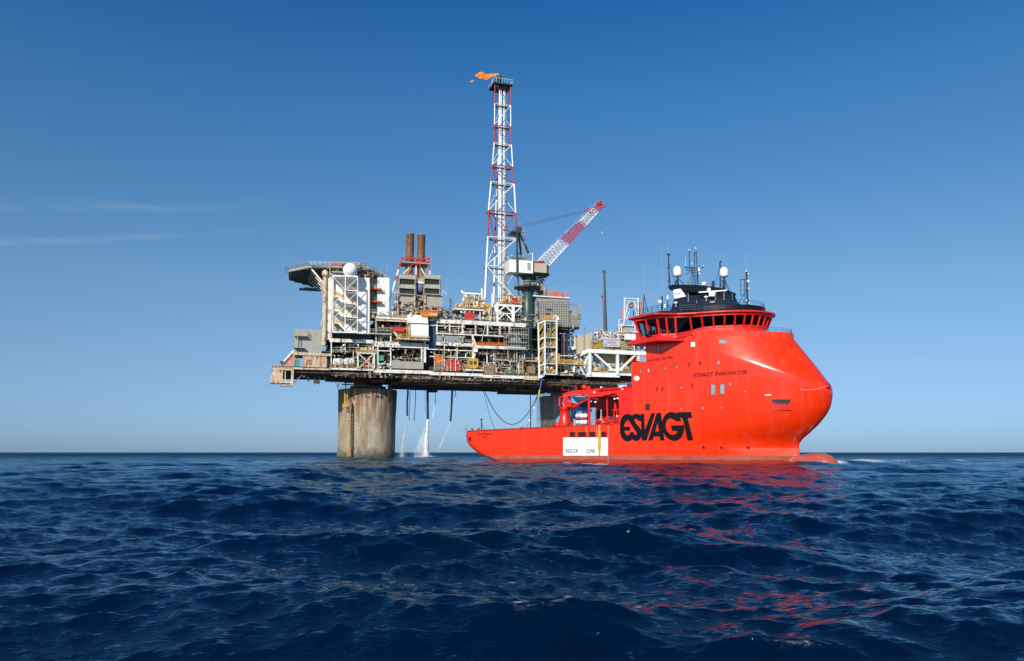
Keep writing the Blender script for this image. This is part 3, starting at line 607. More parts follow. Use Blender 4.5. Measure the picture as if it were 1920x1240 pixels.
for i, (b_, t_) in enumerate(zip(allb, allt)):
    b_ = Vector(b_); t_ = Vector(t_); wf.beam(b_, t_, .42 if i in (0, 2, nb-1, nb-3) else .34)
for i in range(nb-1):
    b0, b1, t0, t1 = map(Vector, (allb[i], allb[i+1], allt[i], allt[i+1]))
    wf.beam(b0, b1, .3); wf.beam(t0, t1, .34)
    # plating under the sill
    d = 2.2 if b0.x > 17 else .75
    wf.add([b0, b1, b1-Vector((0, 0, d)), b0-Vector((0, 0, d))], [(0, 1, 2, 3)])
for s in (-1, 1):                                      # aft face of the bridge with windows
    for k in range(5):
        v = 10.3-k*2.4; wf.beam((8.9, s*v, 25), (8.6, s*v*1.08, 28.3), .3)
wf.beam((8.9, -10.3, 25), (8.9, 10.3, 25), .3); wf.beam((8.4, -11.4, 28.3), (8.4, 11.4, 28.3), .4)
wf.box(8.95, 9.05, -8.9, 8.9, 24, 26.0)
brg = wf.build('bridge_frame', M_shipred, ship)
for i in range(nb-1):
    b0, b1, t0, t1 = map(Vector, (allb[i], allb[i+1], allt[i], allt[i+1])); g = MB()
    g.add([b0, b1, t1, t0], [(0, 1, 2, 3)]); g.build('bridge_window', M_bglass, ship, fix=False)
scalep_ = lambda P, k: [((p[0]-17)*k+17, p[1]*k) for p in P]
inn = MB(); inn.prism([(p[0], p[1]) for p in scalep_(allb, .93)], 24.62, 24.75); inn.box(12.5, 22, -4.4, 4.4, 24.8, 28.3); inn.box(12, 16, -7.2, -6.2, 24.8, 26); inn.box(22, 26, -3.5, 3.5, 24.8, 26.3); inn.build('bridge_interior', M_black, ship)
op = MB()
for x, y in ((1247, 622), (1201, 626), (1226, 624)): p = SP(x, y, -8.5); op.box(p.x-.3, p.x+.3, -8.6, -8.2, 24.8, p.z); op.lathe((p.x, -8.4, p.z+.3), [(.05, -.3), (.25, -.2), (.25, .2), (.05, .3)], 8)
op.build('bridge_console', M_galv, ship)
# wing slab
ws = MB()
for s in (-1, 1): ws.prism([(6.4, s*6), (6.4, s*10.5), (13.75, s*12.75), (17.6, s*8.7), (17.6, s*6)], 23.75, 24.6)
for s in (-1, 1): ws.prism([(8.7, s*10.1), (13.65, s*11.4), (17.4, s*8.75), (8.7, s*8.7)], 24.6, 25.02)
ws.build('bridge_wing', M_shipred, ship)
fl = MB(); p = SP(1217, 627, -11.5); fl.box(p.x-.5, p.x+.5, -12.3, -11.5, p.z-.5, p.z+.55); fl.lathe((p.x, -12.3, p.z), [(.1, -.25), (.42, -.25), (.36, .1)], 12, axis='y'); fl.build('searchlight', M_blk, ship)
# roof
RS = [(6.6, -11.4), (7.0, -11.9), (13.9, -14.0), (14.5, -13.7), (17.2, -11.0)]+[q for q in ell(32.1, 15.3, 10.0, 14, start=radians(76))]
RP = RS+[(p[0], -p[1]) for p in RS[::-1][1:]]
def scalep(P, k, cu=17): return [((p[0]-cu)*k+cu, p[1]*k) for p in P]
rf = MB(); nR = len(RP)
lv = [(scalep(RP, .90), 28.42), (RP, 28.72), (RP, 28.98)]
rf.add([(p[0], p[1], z) for P, z in lv for p in P], [(j*nR+i, j*nR+(i+1) % nR, (j+1)*nR+(i+1) % nR, (j+1)*nR+i) for j in range(2) for i in range(nR)]); rf.add([(p[0], p[1], 28.42) for p in lv[0][0]], [tuple(range(nR))])
rf.build('bridge_roof_edge', M_shipred, ship)
rt = MB(); l2 = [(scalep(RP, .995), 28.99), (scalep(RP, .86), 29.62)]
rt.add([(p[0], p[1], z) for P, z in l2 for p in P], [(i, (i+1) % nR, nR+(i+1) % nR, nR+i) for i in range(nR)]+[tuple(range(nR, 2*nR))]); rt.build('bridge_roof', M_navyp, ship)
ml = MB(); MP = ell(30.2, 13.5, 8.9, 14, start=radians(88)); MP = MP+[(p[0], -p[1]) for p in MP[::-1][1:]]; nM = len(MP)
lv = [(scalep(MP, .97), 29.2), (MP, 29.5), (MP, 30.35), (scalep(MP, .97), 30.35), (scalep(MP, .97), 29.6)]
ml.add([(p[0], p[1], z) for P, z in lv for p in P], [(j*nM+i, j*nM+(i+1) % nM, (j+1)*nM+(i+1) % nM, (j+1)*nM+i) for j in range(4) for i in range(nM)]); ml.add([(p[0], p[1], 29.75) for p in scalep(MP, .98)], [tuple(range(nM))]); ml.build('monkey_island', M_blackp, ship)
cs = MB(); cs.prism([Sq(x, y, -3.6) for x, y in ((1257, 584), (1264.5, 558), (1287, 553.5), (1340, 554.5), (1358, 558), (1381, 572), (1381, 584))], -3.6, 3.6, 'y'); cs.build('mast_casing', M_navyp, ship)
tp = MB(); tp.prism([Sq(x, y, -3.4) for x, y in ((1251.7, 538), (1260, 534), (1303, 534), (1330, 537), (1355, 540.5), (1353.5, 546), (1345, 549), (1323, 547.5), (1296, 547), (1270, 546), (1256, 544))], -3.4, 3.4, 'y')
tp.prism([Sq(x, y, -3.2) for x, y in ((1276, 543), (1284, 544), (1294, 556), (1283, 558))], -3.2, 3.2, 'y'); tp.prism([Sq(x, y, -3.2) for x, y in ((1344, 546), (1354, 545), (1360, 560), (1352, 560))], -3.2, 3.2, 'y'); tp.build('mast_platform', M_blackp, ship)
pn = MB(); pn.prism([Sq(x, y, -3.75) for x, y in ((1262, 544), (1275.5, 541.5), (1286, 556), (1264.5, 560.5))], -3.75, -3.45, 'y'); pno = pn.build('funnel_panel', M_clean, ship)
P, fs = textpolys('ESVAGT', 1265, 554.5, 1277.5, 551.5, 4.6); lb = MB(); lb.add([SP(x, y, -3.78) for x, y in P], fs); lb.build('lettering', M_decal, pno, fix=False)
def dome(x, y0, y1, r, v, yb):
    z1 = Sq(x, y0, v)[1]; u, z0 = Sq(x, y1, v); m = MB(); h = z1-z0
    m.lathe((u, v, z0), [(r*.35, -.15), (r*.9, 0), (r, .35), (r*1.0, h*.55), (r*.93, h*.72), (r*.74, h*.87), (r*.42, h*.97), (.05, h)], 20); d = m.build('satellite_dome', M_radome, ship)
    s = MB(); zb = Sq(x, yb, v)[1]; s.bar((u, v, zb), (u, v, z0), .22, 8)
    for a in (0, 2.1, 4.2): s.bar((u, v, z0-.4), (u+1.3*cos(a+.5), v+1.3*sin(a+.5), zb), .08, 5)
    s.build('dome_pedestal', M_blk, ship)
dome(1270.3, 499, 518, .86, -2.5, 534); dome(1357.8, 501, 519, .84, -2.0, 556)
def mast(name, segs, v=0, mat=M_blk):
    m = MB()
    for s in segs: x0, y0, x1, y1, r = s[:5]; dv = s[5] if len(s) > 5 else 0; m.bar(SP(x0, y0, v), SP(x1, y1, v+dv), r, 5)
    return m.build(name, mat, ship)
mast('signal_mast', [(1253.2, 476, 1255, 538, .13), (1253.2, 490, 1262, 518, .06), (1262, 518, 1268, 534, .06), (1254, 500, 1258, 537, .05), (1251, 477, 1256, 478, .18), (1250.5, 503, 1253, 503, .12), (1252, 527, 1254, 528, .15)], -3)
mast('antenna_mast', [(1297.7, 500, 1297.7, 534, .08), (1301.5, 474, 1303.5, 534, .09), (1305, 471, 1309.2, 534, .09), (1292.2, 470, 1292.7, 503, .1), (1284.8, 501.5, 1308, 503, .1), (1284.8, 501.5, 1284.8, 497, .05), (1286, 506, 1308, 507, .07), (1308, 503, 1319.8, 502, .08), (1319.8, 502, 1319.8, 498.5, .06),
     (1292.7, 503, 1298, 512, .07), (1286, 505, 1298, 512, .06), (1284.5, 515, 1298, 512, .04), (1298, 512, 1309, 512, .06), (1298, 518, 1309, 518, .06), (1303, 523, 1309, 523, .05), (1303, 528, 1309, 528, .05), (1296, 516, 1291, 534, .05), (1301.5, 474, 1305, 474, .08), (1301, 491, 1309, 491, .05), (1300, 480, 1305, 476, .05),
     (1312, 499, 1311, 515, .12), (1311, 515, 1309, 517, .07), (1290, 510, 1290, 513, .04), (1307, 503, 1307, 533, .06, 1.2), (1299, 503, 1301, 533, .06, 1.2)], 0)
mast('antenna_head', [(1292, 467.5, 1292, 470, .14), (1304.8, 464.5, 1304.8, 467, .14), (1284.8, 496, 1284.8, 498, .14), (1319.8, 497.5, 1319.8, 499.5, .12), (1311, 502, 1311, 509, .28), (1312, 511, 1312, 515, .14), (1297.5, 492, 1297.5, 496, .06), (1285.3, 482, 1285.3, 496, .03)], 0, M_clean)
mast('signal_mast', [(1350, 490, 1350.3, 540, .14), (1352.5, 489, 1350, 493, .16), (1349.5, 503, 1340, 536, .05), (1350, 522, 1356, 530, .05), (1356, 525, 1351, 538, .06)], -1)
mast('light_mast', [(1399.3, 510, 1401.5, 574, .2), (1388.3, 524.5, 1388.9, 554, .05), (1396, 524, 1397, 574, .07), (1388.3, 524.5, 1399, 524.5, .07), (1388.5, 535, 1397, 535, .05), (1388.7, 544, 1397, 544, .05), (1388.9, 553.5, 1398, 553.5, .06), (1399, 544, 1384.5, 571, .05), (1400, 516, 1403.5, 513, .08), (1400, 544, 1404, 541, .1), (1401, 566, 1404.5, 563, .1)], -3)
mast('mast_lamp', [(1403, 513.5, 1403.6, 515, .16), (1401.8, 526, 1404.5, 530, .26), (1403.7, 540, 1404.2, 542.5, .17), (1404.5, 567, 1405, 571, .22), (1399.7, 562, 1400, 565, .14), (1399, 508, 1399.5, 510, .12)], -3.2, M_clean)
for (x0, y0, x1, y1, v) in ((1240.7, 462, 1241.3, 556, -6), (1251.8, 458, 1253, 476, -3), (1205.3, 481, 1207.5, 552, -8), (1215.5, 546, 1216.5, 574, -5), (1349.8, 474, 1350.3, 490, -1), (1398.2, 476, 1400, 509, -3), (1373, 550, 1373.3, 563, -3), (1386.7, 550, 1387, 565, -3), (1426.7, 553, 1427.3, 572, -1), (1297.3, 487, 1297.5, 495, 0)):
    mast('whip_antenna', [(x0, y0, x1, y1, .026)], v, M_galv)
mast('antenna_stay', [(1207.5, 552, 1206, 590, .09), (1207.5, 556, 1215.5, 587, .09), (1241, 556, 1241, 582, .2), (1252, 563, 1252, 586, .1), (1252, 570, 1246, 586, .05), (1252, 570, 1259, 586, .05)], -6)
mast('navigation_lamp', [(1252, 553.5, 1252, 556, .1), (1252, 556, 1252, 561, .22), (1239, 563, 1239, 569, .36), (1237, 566, 1234.5, 566, .25), (1247, 571, 1247, 578, .3)], -6, M_clean)
mb_ = MB()
for x, y, v in ((1324, 557.5, -3.9), (1267, 568.5, -3.9)): p = SP(x, y, v); mb_.lathe(p, [(.08, -.8), (.1, -.25), (.2, -.2), (.45, -.05), (.4, .15), (.1, .28)], 12)
mb_.build('mushroom_antenna', M_clean, ship)
rd = MB(); a = SP(1310, 548.6, -5); b = SP(1362.5, 545, -3.0); rd.bar(a, b, .17, 6); rd.build('radar_scanner', M_clean, ship)
rd = MB(); rd.prism([Sq(x, y, -4.2) for x, y in ((1330, 547.5), (1341.5, 547.5), (1340, 556), (1330, 556))], -4.4, -3.7, 'y'); p = SP(1329, 543.5, -4.2); rd.lathe(p, [(.05, -.15), (.42, -.1), (.42, .1), (.05, .15)], 14, axis='y'); p = SP(1321, 533, -2); rd.box(p.x-.4, p.x+.4, -2.3, -1.7, p.z-.2, p.z+.4); p = SP(1343, 571, 0)
rd.build('radar_gearbox', M_clean, ship)
fx = MB()
for x, y0, y1 in ((1290.5, 550, 566), (1341, 556, 563), (1357.5, 549, 563), (1306, 564, 569)): fx.bar(SP(x, y0, -3.8), SP(x+.3, y1, -3.8), .07, 4)
a = SP(1331, 567, -3.75); fx.box(a.x, a.x+1, -3.75, -3.6, a.z-.15, a.z+.15); fx.build('casing_fitting', M_galv, ship)
ex = MB(); ex.bar(SP(1337, 527, -1), SP(1337, 540, -1), .28, 10); ex.build('exhaust_pipe', M_blk, ship)
rl = MB(); zt = lambda x, y, v: SP(x, y, v)
rl.rail([(p[0], p[1], 29.3) for p in scalep(RP, .93)[0:6]]+[], 1.3, 1.6, .045, 3)
rl.rail([(p[0], p[1], 30.35) for p in scalep(MP, .985) if abs(p[1]) < 8.6 and p[0] > 21], .95, 1.7, .03, 2)
rl.rail([SP(1262, 534, -3.2), SP(1353, 539, -3.2)], .6, 2, .025, 1); rl.rail([SP(1290, 554, -3.5), SP(1341, 554.5, -3.5)], .7, 2, .03, 1)
fr = [p for p in rim if p[0] > 30 and p[1] > -5]; rl.rail([(p[0]-.3, p[1]*.97, rimz(p)) for p in fr][::3], .8, 1.6, .03, 2)
rl.build('roof_railing', M_blk, ship)
sr = MB(); sr.rail([(-39.6, -7.5, 7.2), (-39.9, -8.2, 7.2), (-38.9, -8.7, 7.25), (-35.5, -8.7, 7.3)], 1.25, 1.1, .035, 2); sr.rail([(-39.9, -8, 7.2), (-40.3, -8.4, 7.2)], 1.1, 1, .03, 2); sr.build('stern_railing', M_galv, ship)
st = MB(); st.bar((-34.6, -8.3, 7.2), (-34.7, -8.3, 9.9), .12, 6); st.bar((-34.6, -8.3, 8.8), (-33.6, -8.3, 7.3), .05, 4); st.bar((-34.9, -8.3, 9.8), (-34.4, -8.3, 9.95), .15, 6); st.build('stern_mast', M_blk, ship)
bl = MB()
for u in (-37.6, -35.6): bl.lathe((u, -8.2, 7.2), [(.2, -.4), (.2, .5), (.28, .55), (.28, .7)], 10)
bl.build('mooring_bollard', M_green, ship); bo = MB(); bo.lathe((-22.5, -8.5, 7.5), [(.5, -.2), (.45, .2), (.2, .35)], 12); bo.build('fairlead', M_blk, ship)
# --- deck above the pocket
ud = MB(); ud.rail([SP(1114, 733.5, -8.6), SP(1184, 731, -8.6)], 1.1, 1.5, .04, 2); ud.build('boat_deck_railing', M_blk, ship)
uw = MB(); uw.box(*SB(1166, 725, 1184.5, 732, -7.5, -7.2)); uw.tube([SP(1108, 731.5, -6), SP(1140, 730, -6), SP(1183, 727, -6)], .28, 8); uw.box(*SB(1115, 728, 1134, 733, -5, -3)); uw.build('boat_deck_casing', M_shipred, ship)
wf2 = MB(); p = SP(1114.5, 735.8, -8.82); wf2.box(p.x-.18, p.x+.18, -8.9, -8.8, p.z-.18, p.z+.18)
wf2.box(*SB(1125, 725, 1128, 728, -7, -6.6)); wf2.box(*SB(1164.5, 729.5, 1169.5, 731.5, -7.6, -7)); wf2.build('deck_lamp', M_clean, ship)
# --- deck crane
ck = ship
cr1 = MB(); V = -6.4; c = SP(1059.5, 802, V); cz = lambda y: Sq(1060, y, V)[1]
cr1.lathe((c.x, V, 0), [(1.75, cz(803)), (1.75, cz(797)), (1.35, cz(790)), (1.1, cz(778)), (1.0, cz(768)), (1.2, cz(767)), (1.2, cz(765.5)), (.95, cz(765)), (.9, cz(763))], 20)
crane = cr1.build('deck_crane', M_shipred, ship)
cr2 = MB(); cr2.box(*SB(1056.2, 741, 1065, 764.5, V-.5, V+.8)); cr2.bar(SP(1049.5, 747, V), SP(1049.5, 762, V), .27, 8); cr2.bar(SP(1048.5, 744.5, V), SP(1056, 744, V), .12, 6); cr2.box(*SB(1062, 756, 1071, 763.5, V-.9, V+.9)); cr2.bar(SP(1066, 750, V), SP(1071, 757, V), .3, 8)
cr2.bar(SP(1052, 766, V), SP(1051, 797, V), .25, 8); cr2.build('crane_column', M_shipred, crane)
cr3 = MB(); cr3.prism([Sq(x, y, V) for x, y in ((1056, 741.8), (1056.5, 739.5), (1066, 735.5), (1080, 732.5), (1098, 731.5), (1124, 731), (1124, 737), (1096, 740.5), (1083, 741.5))], V-.45, V+.45, 'y')
cr3.bar(SP(1071, 765.5, V), SP(1101, 749.5, V), .2, 8); cr3.bar(SP(1071, 765.5, V), SP(1084, 759, V), .32, 8); cr3.lathe(SP(1095.7, 726.8, V), [(.1, -.65), (.45, -.5), (.62, -.1), (.55, .35), (.3, .58), (.05, .63)], 14); cr3.bar(SP(1095.7, 731, V), SP(1095.7, 726, V), .3, 6)
cr3.bar(SP(1080, 732, V), SP(1080, 724.5, V), .14, 6); cr3.tube([SP(1055, 725, V), SP(1054, 731, V), SP(1068, 733, V)], .07, 4); cr3.tube([SP(1068, 724, V), SP(1080, 724, V)], .05, 4); cr3.box(*SB(1100, 725, 1106, 731, V-.2, V+.2)); cr3.build('crane_boom', M_shipred, crane)
cr4 = MB(); cr4.tube([SP(1056, 744, V-.6), SP(1070, 741.5, V-.6), SP(1082, 740, V-.6), SP(1096, 744, V-.6)], .07, 5); cr4.tube([SP(1057, 748, V-.6), SP(1055, 755, V-.6), SP(1057, 762, V-.6)], .09, 5); cr4.bar(SP(1080, 744, V-.5), SP(1099, 744.5, V-.5), .12, 5); cr4.build('hydraulic_hose', M_galv, crane)
cr5 = MB(); p = SP(1065, 754.3, V-.95); cr5.lathe(p, [(.05, -.1), (.26, -.1), (.26, .1), (.05, .1)], 12, axis='y'); cr5.build('crane_lamp', M_blue, crane)
cw = MB()
for x, y, r in ((1044.5, 797.5, .62), (1058, 797.5, .6)): cw.lathe(SP(x, y, V-1.2), [(.1, -.5), (r, -.5), (r, -.35), (r*.7, -.3), (r*.7, .3), (r, .35), (r, .5), (.1, .5)], 16, axis='y'); cw.prism([Sq(*q, V-1) for q in ((x-3, y+4), (x+5, y-7), (x+9, y-9), (x+9, y+4))], V-1.2, V-.6, 'y')
cw.box(*SB(1069, 793, 1073, 801, V-.6, V+.4)); cw.build('crane_winch', M_shipred, crane)
cg = MB(); cg.box(*SB(1062.5, 793, 1066, 800, V-1.95, V-1.8)); cg.build('locker', M_crane, crane)
gc = MB(); gc.box(*SB(1075, 786, 1079, 799, -7.6, -7)); gc.build('deck_locker', M_galv, ship)
# --- loose things on the ship
CANG = 'life raft canisters on the ship rail'
def canister(y0, y1, label):
    a = SP(1080.5, (y0+y1)/2, -8.1); b = SP(1101, (y0+y1)/2, -8.1); r_ = (Sq(1090, y0, -8.1)[1]-Sq(1090, y1, -8.1)[1])/2*.97; cx = (a.x+b.x)/2; hl = (b.x-a.x)/2
    t = thing(SHIP, 'life_raft_canister', (cx, -8.1, a.z-r_), label, 'life raft', CANG)
    m = MB(); m.lathe((cx, -8.1, a.z), [(.1, -hl), (r_*.8, -hl), (r_, -hl+.2), (r_, -.05), (r_*1.05, -.04), (r_*1.05, .04), (r_, .05), (r_, hl-.2), (r_*.8, hl), (.1, hl)], 18, axis='x'); m.build('shell', M_radome, t)
    s = MB()
    for k in (-.5, .5): s.lathe((cx+hl*k, -8.1, a.z), [(r_*1.01, -.05), (r_*1.04, -.05), (r_*1.04, .05), (r_*1.01, .05)], 18, axis='x')
    s.build('strap', M_galv, t)
canister(776, 784.6, 'upper of two white life raft canisters on the ship rail beside the crane'); canister(788, 796.8, 'lower of two white life raft canisters on the ship rail beside the crane')
cr_k = MB(); cr_k.box(*SB(1080.5, 785.2, 1100.5, 787.4, -8.3, -7.8)); cr_k.box(*SB(1081, 797.5, 1100.5, 800, -8.3, -7.8)); cr_k.build('canister_cradle', M_darkred, ship)
bc = thing(SHIP, 'deck_container', (-8, 0, 6.3), 'light blue steel container on the ship deck seen behind the red deck crane', 'container')
m = MB(); m.box(*SB(1068.5, 743, 1091, 803, -1.5, 4)); m.build('container_body', M_ltblue, bc)
m = MB(); a0, a1 = Sq(1068.5, 743, -1.52), Sq(1091, 764, -1.52); m.prism([(a0[0]+.3, a0[1]-.1), (a1[0]-.1, a0[1]-.1), (a1[0]-.1, a1[1])], -1.56, -1.51, 'y'); m.build('dark_panel', M_navy, bc)
m = MB()
for y in (757, 771, 779): b_ = SB(1069, y, 1091, y+.8, -1.6, -1.52); m.box(*b_)
m.build('rail_strip', M_galv, bc)
b2 = thing(SHIP, 'equipment_cabin', (-5, 0, 6.3), 'navy and pale blue cabin on the ship deck just behind the red pocket frame', 'cabin')
m = MB(); m.box(*SB(1090.5, 744, 1100.5, 803, -2.6, 0)); m.build('cabin_wall', M_navy, b2); m = MB(); m.box(*SB(1104, 765, 1117.5, 803, -2.7, -2.65)); m.build('cabin_panel', M_ltblue, b2)
b3 = MB(); u0, w0 = Sq(1034, 799, -2); u1, w1 = Sq(1049, 777, -2); b3.lathe(((u0+u1)/2+.6, 0, w0-.4), [(1.75, -.8), (1.75, .6), (1.5, w1-w0-.6), (.9, w1-w0+.1), (.1, w1-w0+.4)], 20); b3.build('deck_tank', M_ltblue, fr=SHIP, loc=((u0+u1)/2+.6, 0, w0-.4), label='pale blue rounded tank standing on the ship deck left of the red deck crane', cat='tank')
b4 = thing(SHIP, 'rescue_boat', (4.5, -6.5, 15), 'small grey and white rescue boat on the deck beside the red superstructure', 'boat')
m = MB(); a = SB(1157.5, 720.5, 1175.5, 727, -6.5, -5); m.prism([(a[0], a[5]), (a[1], a[5]), (a[1]-.1, a[4]+.2), (a[1]-.5, a[4]), (a[0]+.3, a[4])], -6.5, -4.8, 'y'); m.build('boat_hull', M_winl, b4)
m = MB(); m.box(*SB(1176.5, 718, 1184, 722, -6.4, -5)); m.build('boat_cover', M_blue, b4); m = MB(); m.box(*SB(1157, 720.3, 1176, 721.3, -6.65, -4.7)); m.build('boat_gunwale', M_ltblue, b4)
# --- person in a yellow jacket in the pocket
def person(u, v, w0, face):
    t = thing(SHIP, 'person', (u, v, w0), 'person in a yellow jacket and white helmet standing at the rail of the side opening', 'person')
    me = bpy.data.meshes.new('body'); J = [((0, 0, .95), .15, -1), ((0, 0, 1.2), .145, 0), ((0, .0, 1.42), .15, 1), ((.02, 0, 1.54), .06, 2), ((.03, 0, 1.64), .10, 3), ((.03, 0, 1.74), .085, 4),
        ((0, .17, 1.4), .07, 2), ((.06, .25, 1.15), .048, 6), ((.25, .2, 1.02), .036, 7), ((.33, .18, 1.03), .03, 8), ((0, -.17, 1.4), .07, 2), ((.06, -.25, 1.15), .048, 10), ((.25, -.2, 1.02), .036, 11), ((.33, -.18, 1.03), .03, 12),
        ((0, .1, .88), .1, 0), ((.03, .11, .48), .068, 14), ((0, .12, .08), .05, 15), ((.13, .13, .04), .045, 16), ((0, -.1, .88), .1, 0), ((.03, -.11, .48), .068, 18), ((0, -.12, .08), .05, 19), ((.13, -.13, .04), .045, 20)]
    ca, sa = cos(face), sin(face)
    me.from_pydata([(p[0]*ca-p[1]*sa, p[0]*sa+p[1]*ca, p[2]) for p, r, k in J], [(k, i) for i, (p, r, k) in enumerate(J) if k >= 0], []); o = bpy.data.objects.new('body', me); C.objects.link(o); o.parent = t
    me.materials.append(M_yellow); sk = o.modifiers.new('skin', 'SKIN')
    for i, (p, r, k) in enumerate(J): me.skin_vertices[0].data[i].radius = (r, r)
    me.skin_vertices[0].data[0].use_root = True; sb = o.modifiers.new('sub', 'SUBSURF'); sb.levels = 1; sb.render_levels = 1
    LOC[o.name] = LOC[t.name]; h = MB(); h.lathe((u+.03*ca, v+.03*sa, w0+1.7), [(.13, -.02), (.135, .03), (.1, .11), (.02, .14)], 12); h.build('helmet', M_clean, t)
    f = MB(); f.lathe((u+.09*ca, v+.09*sa, w0+1.64), [(.03, -.07), (.06, 0), (.03, .07)], 8); f.build('face', M_skin, t)
p = SP(1129, 790, -7.4); person(p.x, -7.4, 7.3, -pi/2)
# ---------------------------------------------------------------- the oil platform
PQ = PLAT.q
def PB(x0, y0, x1, y1, d0, d1):
    s0, z1 = PQ(x0, (y0+y1)/2, d0)[0], PQ((x0+x1)/2, y0, d0)[1]; s1, z0 = PQ(x1, (y0+y1)/2, d0)[0], PQ((x0+x1)/2, y1, d0)[1]
    return (s0, s1, min(d0, d1), max(d0, d1), z0, z1)
def PP(x, y, d): s, z = PQ(x, y, d); return Vector((s, d, z))
class PM(MB):
    def pb(s, *a): return s.box(*PB(*a))
    def pl(s, x0, y0, x1, y1, d, r, n=5, d1=None): return s.bar(PP(x0, y0, d), PP(x1, y1, d if d1 is None else d1), r, n)
    def pbm(s, x0, y0, x1, y1, d, w, d1=None): return s.beam(PP(x0, y0, d), PP(x1, y1, d if d1 is None else d1), w)
    def hb(s, x0, x1, ym, t, d0, d1):      # level beam: pixel height ym at its middle, t pixels thick
        z = PQ((x0+x1)/2, ym, d0)[1]; h = t/4.45; s.box(PQ(x0, ym, d0)[0], PQ(x1, ym, d0)[0], d0, d1, z-h/2, z+h/2); return s
    def prl(s, pts, h=1.2, step=1.6, r=.06, bars=2): return s.rail([PP(*p) for p in pts], h, step, r, bars)
def pth(name, x, y, d, label, cat, group=None):
    p = PP(x, y, d); return thing(PLAT, name, p, label, cat, group)
def clut(mb, x0, y0, x1, y1, d0, d1, n, pal, sz=1.0, seed=None):
    rr = random.Random(seed or int(x0*7+y0*13))
    b = PB(x0, y0, x1, y1, (d0+d1)/2, (d0+d1)/2)
    for i in range(int(n*1.4)):
        mb.m = rr.choice(pal); k = rr.random(); s = rr.uniform(b[0], b[1]); z = b[4]+(b[5]-b[4])*rr.random()**1.4; d = rr.uniform(d0, d1)
        if k < .28:
            l = rr.uniform(1.5, 7)*sz; r = rr.uniform(.07, .26)*sz; s1 = min(b[1], s+l); pts = [(s, d, z), (s1, d, z)]
            if rr.random() < .5: pts.append((s1, d, max(b[4], z-rr.uniform(1, 4)*sz)))
            mb.tube(pts, r, 6)
        elif k < .5: r = rr.uniform(.06, .3)*sz; mb.bar((s, d, b[4]), (s, d, z), r, 6)
        elif k < .78: w = rr.uniform(.3, 1.5)*sz; h = rr.uniform(.3, 1.6)*sz; mb.box(s, min(b[1], s+w), d, d+w, z, min(z+h, b[5]+.4))
        elif k < .9:
            r = rr.uniform(.3, .9)*sz; h = rr.uniform(.6, 2.6)*sz; zz = min(z, b[5]-h); mb.lathe((s, d, zz), [(r*.4, 0), (r, .2), (r, h-.2), (r*.4, h)], 10)
        else: mb.bar((s, d, z), (s+rr.uniform(-2, 2)*sz, d, z+rr.uniform(-2, 2)*sz), .08*sz, 4)
CL = [M_galv, M_yellow, M_white, M_rusty, M_red, M_green, M_bluegray, M_cream, M_dark, M_bronze, M_gray, M_orange, M_clean, M_black, M_navy, M_purple]
WARM = [0, 1, 2, 2, 3, 7, 7, 9, 12, 2]; GREYP = [0, 0, 6, 8, 9, 10, 2, 7, 3, 7, 9]; DARKP = [8, 8, 9, 13, 0, 10, 6, 9, 7]
